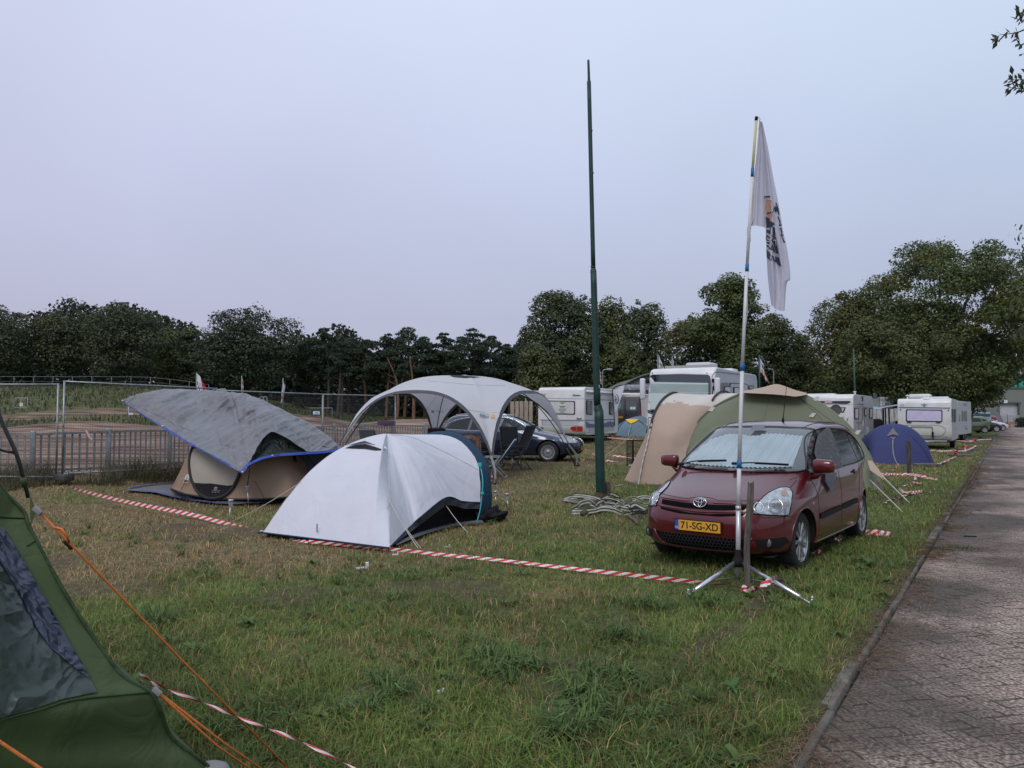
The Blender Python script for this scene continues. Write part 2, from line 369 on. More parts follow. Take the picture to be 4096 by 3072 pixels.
    md=N.new('ShaderNodeMix'); md.data_type='RGBA'; md.inputs[7].default_value=(.05,.044,.038,1); L.new(ma('MULTIPLY',dm.outputs[0],.78),md.inputs['Factor']); L.new(mt.outputs[2],md.inputs[6])
    mj=N.new('ShaderNodeMix'); mj.data_type='RGBA'; mj.inputs[7].default_value=(.035,.03,.026,1); L.new(ma('MULTIPLY',joint,.8),mj.inputs['Factor']); L.new(md.outputs[2],mj.inputs[6])
    L.new(mj.outputs[2],b.inputs['Base Color']); b.inputs['Roughness'].default_value=.85; b.inputs['Specular IOR Level'].default_value=.25
    bp=N.new('ShaderNodeBump'); bp.inputs['Strength'].default_value=.9; bp.inputs['Distance'].default_value=.012
    L.new(ma('SUBTRACT',n1.outputs['Fac'],joint),bp.inputs['Height']); L.new(bp.outputs[0],b.inputs['Normal'])
    return m
RZ=-.05
def RP(off,y,z=RZ): return (KX+KS*y+off,y,z)
def build_road():
    me=bpy.data.meshes.new('road'); vs=[];fs=[];uv=[]
    ys=[-6,0,3,6,10,16,25,40,60,90,140,200,300]; os_=[.05,2,4,7.0]
    for y in ys:
        for o in os_:
            vs.append(RP(o,y)); p=Vector((KX+KS*y+o,y,0)); uv.append(((o)*RN.x, p.dot(RD)))
    n=len(os_)
    for i in range(len(ys)-1):
        for j in range(n-1): fs.append((i*n+j,i*n+j+1,(i+1)*n+j+1,(i+1)*n+j))
    me.from_pydata(vs,[],fs); ul=me.uv_layers.new(name='UVMap')
    for l in me.loops: ul.data[l.index].uv=uv[l.vertex_index]
    me.materials.append(road_mat()); o=bpy.data.objects.new('road',me); COL.objects.link(o); tag(o,kind='structure')
    # kerb: concrete edging stones set end to end, each slightly shifted
    k=MB(); rnd=random.Random(5); t=3.0; ang=math.atan2(RD.y,RD.x)
    y=2.0
    while y<120:
        l=1.0; c=Vector((KX+KS*(y+l*.5*RD.y),y+l*.5*RD.y,0))
        dz=rnd.uniform(-.018,.010); da=rnd.uniform(-.012,.012)
        if not (8.6<y<9.6 and False): k.box((c.x-.012+rnd.uniform(-.012,.012),c.y,-.085+dz),(l-.012,.085,.17),rz=ang+da,bev=.016)
        y+=l*RD.y
    kb=k.build('kerb',M('kerb_concrete',(.075,.064,.052),.95,var=.4,scale=5,bump=.8,bscale=50,col2=(.21,.19,.165),detail=8))
    tag(kb,kind='structure')
build_road()
# ---------------- grass ----------------
def grass_mesh(name,N,ylo,yhi,hmin,hmax,wid,pw=-.1,keep=None,seed=1,colf=None,lean=.5,xlim=None,wexp=1.0,curl=1.0):
    rs=np.random.RandomState(seed)
    t=rs.rand(N)
    if abs(pw)<1e-6: y=ylo*(yhi/ylo)**t
    else: y=(ylo**pw+t*(yhi**pw-ylo**pw))**(1/pw)
    x=(rs.rand(N)*2-1)*(.74*y+2.0)
    if xlim: x=xlim[0]+rs.rand(N)*(xlim[1]-xlim[0])
    off=KX+KS*y-x
    m=(off>-.02+.05*rs.rand(N))
    if keep is not None: m&=keep(x,y,rs)
    x,y=x[m],y[m]; n=len(x); z=zg(x,y)-.005
    D=dry(x,y)
    sc=np.maximum(1,(y/7.5)**wexp)
    h=(hmin+(hmax-hmin)*rs.rand(n)**1.6)*(1-.25*D)*(.55+1.1*fbm(x,y,2.6,91)); w=wid*sc*(.6+.8*rs.rand(n)); a=rs.rand(n)*2*PI; l=h*lean*(.3+1.3*rs.rand(n))
    dx,dy=np.cos(a),np.sin(a); px,py=-np.sin(a+rs.randn(n)*.5),np.cos(a+rs.randn(n)*.5)
    V=np.zeros((n,5,3))
    V[:,0]=np.stack([x-px*w/2,y-py*w/2,z],-1); V[:,1]=np.stack([x+px*w/2,y+py*w/2,z],-1)
    mx,my,mz=x+dx*l*.35,y+dy*l*.35,z+h*.62
    V[:,2]=np.stack([mx+px*w*.4,my+py*w*.4,mz],-1); V[:,3]=np.stack([mx-px*w*.4,my-py*w*.4,mz],-1)
    V[:,4]=np.stack([x+dx*l*(1+.3*curl),y+dy*l*(1+.3*curl),z+h*(1-.12*curl)],-1)
    c=colf(x,y,D,rs,n); C=np.repeat(c[:,None,:],5,1)
    me=bpy.data.meshes.new(name); me.vertices.add(n*5); me.vertices.foreach_set('co',V.astype(np.float32).ravel())
    base=np.arange(n)*5; li=np.stack([base,base+1,base+2,base+3,base+3,base+2,base+4],-1).ravel()
    me.loops.add(n*7); me.loops.foreach_set('vertex_index',li.astype(np.int32))
    me.polygons.add(n*2); ls=np.stack([np.arange(n)*7,np.arange(n)*7+4],-1).ravel(); me.polygons.foreach_set('loop_start',ls.astype(np.int32))
    me.update(calc_edges=True)
    at=me.color_attributes.new('tint','FLOAT_COLOR','POINT'); CC=np.concatenate([C,np.ones((n,5,1))],-1); at.data.foreach_set('color',CC.astype(np.float32).ravel())
    return me
def tintmat(name,rough=.6,trl=.25):
    if name in MATS: return MATS[name]
    m=bpy.data.materials.new(name); m.use_nodes=True; MATS[name]=m; nt=m.node_tree;N=nt.nodes;L=nt.links;b=N['Principled BSDF']
    va=N.new('ShaderNodeVertexColor'); va.layer_name='tint'; L.new(va.outputs[0],b.inputs['Base Color']); b.inputs['Roughness'].default_value=rough; b.inputs['Specular IOR Level'].default_value=.25
    tr=N.new('ShaderNodeBsdfTranslucent'); L.new(va.outputs[0],tr.inputs['Color']); ms=N.new('ShaderNodeMixShader'); ms.inputs[0].default_value=trl
    L.new(b.outputs[0],ms.inputs[1]); L.new(tr.outputs[0],ms.inputs[2]); L.new(ms.outputs[0],N['Material Output'].inputs['Surface'])
    return m
def gcol(x,y,D,rs,n):
    g1=np.array([.060,.098,.026]); g2=np.array([.125,.170,.050]); s1=np.array([.17,.115,.062]); s2=np.array([.30,.225,.125]); br=np.array([.075,.045,.03])
    t=rs.rand(n)[:,None]; g=g1*(1-t)+g2*t; lush=ss((fbm(x,y,.9,41)-.42)/.2)[:,None]; g=g*(1-.35*lush)*np.array([1,1.06,1])
    t2=rs.rand(n)[:,None]; s=s1*(1-t2)+s2*t2; k=rs.rand(n)[:,None]
    s=np.where(k<.18,br,s)
    p=np.clip(D*.80+.13,0,1); isd=(rs.rand(n)<p)[:,None]
    return np.where(isd,s,g)*(.75+.5*rs.rand(n)[:,None])*np.array([1.76,1.62,1.36])
def keep_main(x,y,rs):
    b=beyond(x,y); w=worn(x,y); return (b<.3)&(rs.rand(len(x))>w*.92)&(rs.rand(len(x))>.25*dry(x,y))
def join_meshes(name,mes,mat,label,cat):
    bm=bmesh.new()
    for q in mes: bm.from_mesh(q)
    me=bpy.data.meshes.new(name); bm.to_mesh(me); bm.free(); me.materials.append(mat); me.polygons.foreach_set('use_smooth',[False]*len(me.polygons))
    o=bpy.data.objects.new(name,me); COL.objects.link(o); return tag(o,label,cat,kind='stuff')
def mesh_obj(name,me,mat,label,cat):
    me.materials.append(mat); o=bpy.data.objects.new(name,me); COL.objects.link(o); return tag(o,label,cat,kind='stuff')
GM=tintmat('grass_blades')
gm=grass_mesh('grass',540000,2.6,48,.026,.092,.0052,pw=-.30,keep=keep_main,seed=1,colf=gcol,lean=.9)
mesh_obj('grass',gm,GM,'short patchy green and straw coloured grass of the camping field','grass')
def keep_tall(x,y,rs):
    b=beyond(x,y); off=KX+KS*y-x; return (b<.3)&(off>.3)&(rs.rand(len(x))>worn(x,y))&(fbm(x,y,.5,51)+.25*rs.rand(len(x))>.55)
def stalkcol(x,y,D,rs,n):
    t=rs.rand(n)[:,None]; return np.where(rs.rand(n)[:,None]<.55,np.array([.13,.15,.055])*(1-t)+np.array([.20,.19,.09])*t,np.array([.26,.20,.12])*(.6+.6*t))
ga=grass_mesh('tall_grass',7500,2.7,22,.10,.30,.0026,pw=-.1,keep=keep_tall,seed=5,colf=stalkcol,lean=.9,curl=1.6)
mesh_obj('tall_grass',ga,GM,'thin long grass stalks standing above the mown grass','grass')
def bankcol(x,y,D,rs,n): 
    t=rs.rand(n)[:,None]; return (np.array([.040,.062,.022])*(1-t)+np.array([.085,.105,.04])*t)
gb=grass_mesh('bank_grass',26000,46,82,.15,.5,.02,pw=1.0,seed=9,colf=bankcol,xlim=(-62,-6),keep=lambda x,y,rs:(sandmask(x,y)<.45)&(y>56)&(np.abs(x)<.8*y),wexp=.6)
mesh_obj('bank_grass',gb,GM,'rough green grass on the bank beyond the sand track','grass')
# dense weeds along the foot of the fence
def wk(x,y,rs):
    b=beyond(x,y); n=fbm(x,y,.9,61); n2=fbm(x,y,3.0,66); return (b>-1.3)&(b<.6)&(y<22)&(n>.36+.2*np.abs(b+.3))&(n2+.25*rs.rand(len(x))>.5)
def wcol(x,y,D,rs,n):
    t=rs.rand(n)[:,None]; k=rs.rand(n)[:,None]; c=np.where(k<.4,np.array([.095,.070,.048])*(1-t)+np.array([.20,.15,.10])*t,np.array([.045,.058,.025])*(1-t)+np.array([.10,.115,.05])*t); return c
gw=grass_mesh('weeds',60000,14,22,.06,.72,.008,pw=1.0,seed=12,colf=wcol,keep=wk,xlim=(-15,-6.2),lean=1.1,wexp=0)
mesh_obj('weeds',gw,GM,'tangled brown and green weeds growing along the foot of the mesh fence','weeds')
# broad leaved rosettes (plantain, dandelion) in the foreground and by the kerb
def rosettes():
    rs=random.Random(8); vs=[];fs=[];cols=[]
    spots=[]
    for _ in range(330):
        y=2.9*(12/2.9)**rs.random(); off=rs.random()**1.3*3.2+.05; x=KX+KS*y-off
        if y<9 and float(fbm(x,y,.7,71))>.42: spots.append((x,y))
    for _ in range(300):
        y=2.9*(9/2.9)**rs.random(); x=rs.uniform(-.7*y,.7*y)
        if KX+KS*y-x>.2 and float(fbm(x,y,.6,77))>.50: spots.append((x,y))
    for u,v in ((2330,2790),(2400,2860),(1990,2680),(2210,2950),(2440,2720),(2040,2420),(2620,2420),(2480,2760),(2300,2830)):
        g=G(u,v); spots+= [(g.x+rs.gauss(0,.06),g.y+rs.gauss(0,.06)) for _ in range(3)]
    for x,y in spots:
        z=float(zg(x,y)); n=rs.randint(7,15); a0=rs.random()*6; L=rs.uniform(.04,.12); base=(rs.uniform(.07,.12),rs.uniform(.12,.18),rs.uniform(.03,.05)); nar=rs.choice((.35,.5,1.0))
        for i in range(n):
            a=a0+i*2.4+rs.uniform(-.3,.3); l=L*rs.uniform(.6,1.1); w=l*rs.uniform(.13,.24)*nar; up=rs.uniform(.15,.9)
            dx,dy=math.cos(a),math.sin(a); px,py=-dy,dx; o=len(vs)
            for t,ww,hh in ((0,.25,0),(.35,1,.5),(.7,.85,.72),(1,0.05,.55)):
                cx,cy,cz=x+dx*l*t,y+dy*l*t,z+.012+l*up*hh
                vs.append((cx-px*w*ww,cy-py*w*ww,cz+w*.25*ww)); vs.append((cx,cy,cz)); vs.append((cx+px*w*ww,cy+py*w*ww,cz+w*.25*ww))
            k=rs.uniform(.8,1.15); cols+= [(base[0]*k,base[1]*k,base[2]*k,1)]*12
            for s in range(3):
                for q in range(2): fs.append((o+s*3+q,o+s*3+q+1,o+s*3+q+4,o+s*3+q+3))
    me=bpy.data.meshes.new('ground_weeds'); me.from_pydata(vs,[],fs); at=me.color_attributes.new('tint','FLOAT_COLOR','POINT'); at.data.foreach_set('color',np.array(cols,np.float32).ravel())
    me.polygons.foreach_set('use_smooth',[True]*len(fs)); mesh_obj('ground_weeds',me,GM,'low broad leaved weeds scattered through the grass and by the kerb','weeds')
rosettes()
def tufts():
    rs=np.random.RandomState(21); C=[]
    for _ in range(900):
        y=2.8*(14/2.8)**rs.rand(); x=(rs.rand()*2-1)*.72*y
        if KX+KS*y-x>.15 and float(fbm(x,y,.9,95))>.52 and float(worn(x,y))<.4: C.append((x,y,rs.uniform(.5,1.0)))
    for u,v in ((2330,2790),(2400,2870),(2250,2940),(2440,2730),(2060,2700),(1980,2650),(2620,2430),(2500,2560),(2850,2420),(640,2500),(1500,2800)):
        g=G(u,v); C+=[(g.x+rs.randn()*.08,g.y+rs.randn()*.08,1.25) for _ in range(5)]
    V=[];Fc=[];K=[]
    for x,y,s in C:
        n=int(26*s); z=float(zg(x,y)); g0=np.array([.085,.135,.038])*rs.uniform(.8,1.5)
        for i in range(n):
            a=rs.rand()*6.28; r0=rs.rand()*.035; l=rs.uniform(.06,.17)*s; w=rs.uniform(.003,.0055); up=rs.uniform(.35,1.0); dx,dy=math.cos(a),math.sin(a); px,py=-dy*w,dx*w; bx,by=x+dx*r0,y+dy*r0; o=len(V)
            V+=[(bx-px,by-py,z),(bx+px,by+py,z),(bx+dx*l*.45+px,by+dy*l*.45+py,z+l*up*.8),(bx+dx*l*.45-px,by+dy*l*.45-py,z+l*up*.8),(bx+dx*l,by+dy*l,z+l*up*.7)]; Fc+=[(o,o+1,o+2,o+3),(o+3,o+2,o+4)]; c=g0*rs.uniform(.7,1.35); K+=[(c[0],c[1],c[2],1)]*5
    me=bpy.data.meshes.new('grass_tufts'); me.from_pydata(V,[],Fc); at=me.color_attributes.new('tint','FLOAT_COLOR','POINT'); at.data.foreach_set('color',np.array(K,np.float32).ravel()); mesh_obj('grass_tufts',me,GM,'darker clumps of longer grass in the near part of the field','grass')
tufts()
# dead grass and twigs swept along the kerb
def litter():
    rs=np.random.RandomState(4); 
    def keep(x,y,r): return np.ones(len(x),bool)
    N=9000; y=2.9*(26/2.9)**rs.rand(N); off=np.abs(rs.randn(N))*.15*(1+1.2*(rs.rand(N)<.2))-.14*(rs.rand(N)<.5); cl=fbm(y*0,y,1.6,83); off=off*(.4+1.8*cl); x=KX+KS*y+off
    m=rs.rand(N)<.12+ss((cl-.35)/.2); x,y=x[m],y[m]; n=len(x); z=np.where(x>KX+KS*y+.05,RZ+.004,.012)+rs.rand(n)*.02
    a=rs.rand(n)*PI*2; l=.03+.10*rs.rand(n)**2; w=.0022*np.maximum(1,y/5)
    vs=[];fs=[];cols=[]
    for i in range(n):
        dx,dy=math.cos(a[i])*l[i],math.sin(a[i])*l[i]; px,py=-math.sin(a[i])*w[i],math.cos(a[i])*w[i]; o=len(vs); zz=z[i]
        vs+=[(x[i]-dx,y[i]-dy,zz),(x[i]-px,y[i]-py,zz+.006),(x[i]+dx,y[i]+dy,zz+.004),(x[i]+px,y[i]+py,zz+.006)]; fs.append((o,o+1,o+2,o+3))
        k=rs.rand(); c=(.24*k+.08,.16*k+.05,.09*k+.03,1); cols+=[c]*4
    me=bpy.data.meshes.new('dead_grass'); me.from_pydata(vs,[],fs); at=me.color_attributes.new('tint','FLOAT_COLOR','POINT'); at.data.foreach_set('color',np.array(cols,np.float32).ravel())
    mesh_obj('dead_grass',me,GM,'dead grass and twigs swept together along the kerb','litter')
litter()
# ---------------- trees ----------------
LM=tintmat('leaves',rough=.55,trl=.30); BARK=M('bark',(.06,.048,.038),.95,var=.4,scale=5,bump=.8,bscale=18,stretch=(3,3,.6))
PBARK=M('pine_bark',(.22,.115,.075),.95,var=.35,scale=4,bump=.6,bscale=14,col2=(.10,.06,.045))
def leaf_quads(P0,Nn,size,rs,aspect=.62):
    n=len(P0); r=rs.randn(n,3); t=np.cross(Nn,r); t/=np.linalg.norm(t,axis=1)[:,None]+1e-9; b=np.cross(Nn,t)
    s=size[:,None]
    V=np.zeros((n,4,3)); V[:,0]=P0-t*s; V[:,1]=P0-b*s*aspect+Nn*s*.15; V[:,2]=P0+t*s; V[:,3]=P0+b*s*aspect+Nn*s*.15
    return V
def leaf_mesh(name,V,C):
    n=len(V); me=bpy.data.meshes.new(name); me.vertices.add(n*4); me.vertices.foreach_set('co',V.astype(np.float32).ravel())
    me.loops.add(n*4); me.loops.foreach_set('vertex_index',np.arange(n*4,dtype=np.int32)); me.polygons.add(n); me.polygons.foreach_set('loop_start',(np.arange(n)*4).astype(np.int32))
    me.update(calc_edges=True)
    at=me.color_attributes.new('tint','FLOAT_COLOR','POINT'); at.data.foreach_set('color',np.concatenate([np.repeat(C[:,None,:],4,1),np.ones((n,4,1))],-1).astype(np.float32).ravel())
    me.materials.append(LM); return me
def crown_lobes(rx,ry,rz,zc,n,rs,lob=(.26,.40),flat=1.0,squash=.8):
    L=[]; m=int(n*1.5); off=rs.rand()*6
    for i in range(m):
        zz=1-2*(i+.5)/m; a=i*2.39996+off; q=math.sqrt(1-zz*zz); d=np.array([q*math.cos(a),q*math.sin(a),zz])+rs.randn(3)*.10
        if d[1]>.55: continue                      # the far side is never looked at
        g=math.sqrt(rx*rz); r=g*(lob[0]+(lob[1]-lob[0])*rs.rand())*1.12; k=1-.85*r/rx+rs.uniform(-.10,.05)
        ex=.8+.2*(1-abs(zz)); 
        L.append((np.array([d[0]*rx*k,d[1]*ry*k,zc+d[2]*rz*(1-.8*r/rz+rs.uniform(-.06,.06))]),r,squash*1.1))
    for i in range(12):
        a=rs.uniform(.1,PI-.1); r=rx*lob[0]*.55; L.append((np.array([math.cos(a)*rx*.97,rs.uniform(-.4,.2)*ry,zc+math.sin(a)*rz*rs.uniform(.90,1.03)]),r,.9))
    for i in range(n//3):
        d=rs.randn(3); d/=np.linalg.norm(d); k=.5*rs.rand()**.5; L.append((np.array([d[0]*rx*k,d[1]*ry*k,zc+d[2]*rz*k*1.2]),rx*lob[1],squash))
    return L
def tree(name,label,u0,u1,vtop,Y,vbase=1640,n=7000,leaf=.135,seed=0,col=((.045,.062,.024),(.105,.115,.045)),group=None,nl=22,low=.03,ry=None,trunk=True,lob=(.24,.38),trunkr=None,lean=0,cat='tree',lobes=None,gaps=0.0,warm=.0):
    rs=np.random.RandomState(seed+100); uc=(u0+u1)/2; base=GY(uc,Y); top=P(uc,vtop,Y).z; hgt=top-base.z; rx=(u1-u0)/2/F*Y; ry=ry or rx*.85
    zl=hgt*low; rz=(hgt-zl)/2; zc=zl+rz
    L=lobes(rx,ry,rz,zc,hgt,rs) if lobes else crown_lobes(rx*.98,ry,rz*.98,zc,nl,rs,lob)
    # normalise so the silhouette meets the requested box
    wts=np.array([l[1]**2 for l in L]); wts/=wts.sum(); idx=rs.choice(len(L),n,p=wts)
    c=np.array([l[0] for l in L])[idx]; r=np.array([l[1] for l in L])[idx]; sq=np.array([l[2] for l in L])[idx]
    d=rs.randn(n,3); d/=np.linalg.norm(d,axis=1)[:,None]; d[:,2]=np.where((d[:,2]<-.2)&(rs.rand(n)<.75),-d[:,2],d[:,2])
    # sprays: quantised directions give twig clusters with gaps between
    K=60; dirs=rs.randn(K,3); dirs/=np.linalg.norm(dirs,axis=1)[:,None]; q=dirs[(rs.randint(0,K,n)+idx*7)%K]
    mixd=d*.55+q*.75; mixd/=np.linalg.norm(mixd,axis=1)[:,None]
    dd=np.where(rs.rand(n)[:,None]<.75,mixd,d); dd[:,2]=np.where((dd[:,2]<-.3),dd[:,2]*.5,dd[:,2])
    rad=r*(.80+.26*np.abs(rs.randn(n))*.6+.08*rs.rand(n)); rad=np.where(rs.rand(n)<.14,rad*rs.rand(n)*.9,rad)
    p=c+dd*np.stack([rad,rad,rad*sq],-1)
    p[:,2]=np.maximum(p[:,2],zl*.5)
    ex=np.percentile(np.abs(p[:,0]),99.2); tz=np.percentile(p[:,2],99.7)
    p[:,0]*=rx/ex; p[:,2]=zl+(p[:,2]-zl)*(hgt-zl)/(tz-zl)
    p[:,0]+=lean*(p[:,2]/hgt)
    N_=dd+np.array([0,0,.5])+rs.randn(n,3)*.55; N_/=np.linalg.norm(N_,axis=1)[:,None]
    V=leaf_quads(p,N_,leaf*(.6+.8*rs.rand(n)),rs)
    lc=rs.rand(len(L))[idx]; cc=rs.rand((K*3))[(idx*13+(p[:,2]*2).astype(int))%(K*3)]
    t=np.clip(.25*lc+.45*cc+.4*rs.rand(n)-.05,0,1)[:,None]; C=np.array(col[0])*(1-t)+np.array(col[1])*t
    if warm: 
        wv=((lc<warm)[:,None]); C=np.where(wv,C*np.array([1.35,1.05,.8]),C)
    o=thing(name,label,cat,base,0,group)
    crown=bpy.data.objects.new('crown',leaf_mesh('crown',V,C)); COL.objects.link(crown); crown.parent=o
    if trunk:
        mb=MB(); tr=trunkr or max(.14,hgt*.022); pts=[(0,0,-.3),(rs.randn()*.1,0,hgt*.18),(rs.randn()*.25,rs.randn()*.2,hgt*.42),(rs.randn()*.3+lean*.6,rs.randn()*.2,hgt*.78)]
        ph=path(pts,6); mb.tube(ph,[tr*(1-.8*i/len(ph)) for i in range(len(ph))],8)
        for l in L[::max(1,len(L)//12)]:
            if l[0][2]<hgt*.35: continue
            z0=hgt*(.15+.45*rs.rand()); k=min(int(z0/(hgt*.78)*len(ph)),len(ph)-1); a=ph[k]; e=Vector(l[0]); e.x=e.x*rx/ex+lean*(e.z/hgt)
            m=a.lerp(e,.5)+Vector((0,0,-.08*hgt*.3)); mb.tube(path([a,m,e],4),[tr*.38*(1-.85*i/8) for i in range(9)],5)
        mb.build('trunk',BARK,o)
    return o
DK=((.044,.060,.030),(.104,.128,.056)); OL=((.058,.074,.030),(.140,.154,.060)); GR=((.056,.080,.030),(.132,.160,.058)); BL=((.036,.050,.032),(.082,.104,.060))
def pine(label,u,vtop,Y,hw,seed,group='pines at the edge of the sand track',bend=0,red=True,crownfrac=.5,npad=17,n=6500):
    rs=np.random.RandomState(seed+900); base=GY(u,Y); hgt=P(u,vtop,Y).z-base.z; rx=hw/F*Y
    pads=[]
    for i in range(npad):
        f=i/(npad-1); z=hgt*(1-crownfrac*f**.9)-.45; rr=rx*(.30+.9*math.sin(min(1,(.12+f*.9))*PI*.55)); a=i*2.4+rs.rand()*1.2; kk=rs.uniform(.55,1.0)*min(1,f*4); pads.append((np.array([math.cos(a)*rr*kk,math.sin(a)*rr*kk*.7,z]),rx*rs.uniform(.42,.66)*(.5+.5*min(1,f*3)),.42))
    wts=np.array([q[1]**2 for q in pads]); wts/=wts.sum(); idx=rs.choice(len(pads),n,p=wts); c=np.array([q[0] for q in pads])[idx]; r=np.array([q[1] for q in pads])[idx]
    d=rs.randn(n,3); d/=np.linalg.norm(d,axis=1)[:,None]; d[:,2]=np.abs(d[:,2])*np.where(rs.rand(n)<.8,1,-.6)
    K=50; dirs=rs.randn(K,3); dirs[:,2]=np.abs(dirs[:,2]); dirs/=np.linalg.norm(dirs,axis=1)[:,None]; q=dirs[(rs.randint(0,K,n)+idx*5)%K]
    dd=d*.4+q*.8; dd/=np.linalg.norm(dd,axis=1)[:,None]; p=c+dd*np.stack([r,r,r*.5],-1)*(.75+.35*rs.rand(n))[:,None]
    p[:,0]+=bend*(p[:,2]/hgt)**2; tz=np.percentile(p[:,2],99.7); p[:,2]*=hgt/tz
    N_=rs.randn(n,3)+np.array([0,0,.6]); N_/=np.linalg.norm(N_,axis=1)[:,None]
    V=leaf_quads(p,N_,.17*(.6+.8*rs.rand(n)),rs,aspect=.35); t=np.clip(.5*rs.rand(len(pads))[idx]+.6*rs.rand(n)-.1,0,1)[:,None]
    C=np.array((.026,.043,.030))*(1-t)+np.array((.076,.104,.060))*t
    o=thing('pine_tree',label,'pine tree',base,0,group); cr_=bpy.data.objects.new('crown',leaf_mesh('crown',V,C)); COL.objects.link(cr_); cr_.parent=o
    mb=MB(); w=rs.uniform(-.35,.35); ph=path([(0,0,-.2),(w*.5,0,hgt*.3),(w+bend*.3,0,hgt*.6),(bend,0,hgt*.93)],6); mb.tube(ph,[.19*(1-.72*i/len(ph)) for i in range(len(ph))],7)
    for pd in pads[::2]:
        e=Vector(pd[0]); e.x+=bend*(e.z/hgt)**2; k=min(int((e.z*.9/hgt)/.93*len(ph)),len(ph)-1); mb.tube([ph[k],ph[k].lerp(e,.6)+Vector((0,0,-.1)),e],[.06,.04,.02],4)
    mb.build('trunk',PBARK if red else BARK,o); return o
# far wood closing the gaps between the trunks
def wood():
    rs=np.random.RandomState(77); n=150000
    x=-70+rs.rand(n)*118; y=94+rs.rand(n)*12; x=x*(y/100)
    g=zg(x,y); top=8.6+1.6*np.sin(x*.21)+1.1*np.sin(x*.53+1)+ .9*np.sin(x*1.1); top=np.where(x<-48,top+1.0,top); top=np.where(x>-38,top-.8,top); top=np.where(x>34,top*.9,top)
    z=g-.2+np.maximum(.3,top)*rs.rand(n)**np.where(rs.rand(n)<.3,2.2,.8)
    p=np.stack([x,y,z],-1)+rs.randn(n,3)*.15; N_=rs.randn(n,3)+np.array([0,-.6,.6]); N_/=np.linalg.norm(N_,axis=1)[:,None]
    V=leaf_quads(p,N_,.25*(.6+.8*rs.rand(n)),rs); t=(rs.rand(n)**1.4*(.3+.7*vn(x,z,.8,3)))[:,None]; C=np.array((.026,.036,.025))*(1-t)+np.array((.070,.082,.046))*t
    me=leaf_mesh('woods',V,C); o=bpy.data.objects.new('woods',me); COL.objects.link(o); tag(o,'dark far off wood seen between the trees','wood',kind='stuff')
wood()
DL=((.042,.056,.032),(.104,.120,.060)); gl='trees behind the bank of the sand track'
tree('oak_tree','dark leafy tree behind the bank railing, cut by the left photo edge',-190,140,1228,84,seed=1,col=DL,group=gl,n=13950,warm=.1)
tree('oak_tree','brownish domed tree behind the bank, second from the left edge',120,400,1243,86,seed=2,col=DL,group=gl,n=12400,warm=.2)
tree('oak_tree','broad feathery tree behind the bank, above the joint of the two tall mesh panels',330,650,1216,83,seed=3,col=DL,group=gl,n=14725,lob=(.2,.33),nl=30)
tree('oak_tree','low green tree in the dip between the feathery tree and the big dark one',600,745,1312,90,seed=4,col=GR,group=gl,n=6975)
tree('oak_tree','thin airy tree just left of the big round dark tree',700,812,1303,88,seed=5,col=DK,group=gl,n=5580,nl=14)
tree('oak_tree','big round dark tree behind the red and white flag',775,1190,1237,84,seed=6,col=BL,group=gl,n=21700,lob=(.18,.30),nl=36)
tree('oak_tree','small airy tree between the big dark tree and the pines',1165,1262,1349,88,seed=7,col=DK,group=gl,n=4650,nl=12)
pn=[(1312,1316,85,78,-.6),(1395,1368,88,80,.3),(1468,1362,86,80,0),(1545,1338,84,86,.2),(1618,1313,85,100,.4),(1700,1350,88,80,-.2),(1776,1335,86,66,0),(1838,1350,90,80,.2),(1888,1318,85,92,0),(1958,1346,87,84,.3),(2035,1380,88,76,-.2),(2090,1388,92,84,0)]
pl=['pine with a ragged crooked top, first of the row right of the big dark tree','low bushy pine between the crooked and the flat topped pines','flat topped pine with a slim reddish trunk, left half of the pine row','dark pine above the bare leaning trunks','tallest pine over the two bent red trunks, behind the white shelter','lower pine right behind the peak of the white shelter','narrow pointed pine right of the shelter peak','bushy pine in a gap, filling in behind the pointed pine','broad tall pine near the right end of the row','pine with rounded top at the right shoulder of the tall broad pine','low pine in front of the first leafy tree','dim pine at the right end of the row, half hidden by the leafy tree']
for i,((u,v,Y,hw,b),l) in enumerate(zip(pn,pl)): pine(l,u,v,Y,hw,i,bend=b,red=i in(2,3,4,5,7))
pine('thin pine with a long bent red trunk standing in front of the dark wood',1588,1400,80,34,31,bend=-1.2,n=2325,npad=7,crownfrac=.35)
pine('slender red trunked pine standing on the sand edge behind the shelter arch',1655,1392,79,36,32,bend=-.5,n=2325,npad=7,crownfrac=.35)
pine('pair mate of a straight grey trunked pine left of the white shelter',1352,1420,80,40,33,bend=.2,n=2325,npad=7,crownfrac=.35,red=False)
pine('straight grey trunked pine left of the white shelter, nearer the flag',1366,1430,81,36,34,bend=-.2,n=2015,npad=7,crownfrac=.3,red=False)
gr2='trees behind the caravans'
tree('oak_tree','tall leafy tree left of the thick green post, behind the small caravan',2085,2430,1172,62,seed=11,col=DK,group=gr2,n=26350,leaf=.115,lob=(.17,.30),nl=40,low=.08)
tree('oak_tree','lower olive tree in front of the tall leafy one, left of the green post',2055,2250,1380,58,seed=12,col=OL,group=gr2,n=10850,leaf=.105,low=.02)
tree('oak_tree','leafy tree directly right of the green post with a ragged top',2350,2540,1198,64,seed=13,col=OL,group=gr2,n=13950,leaf=.115,nl=24,low=.08)
tree('oak_tree','dark tree behind the arched barn, between two rounder crowns',2470,2690,1218,66,seed=14,col=DK,group=gr2,n=13950,leaf=.115,nl=26,low=.08)
tree('oak_tree','rounded olive tree low in front, between the green post and the arched barn',2370,2600,1350,60,seed=15,col=OL,group=gr2,n=13950,leaf=.105,low=.02)
tree('oak_tree','wide olive tree above the front of the motorhome',2620,2960,1268,62,seed=16,col=OL,group=gr2,n=23250,leaf=.115,nl=34,low=.04,warm=.15)
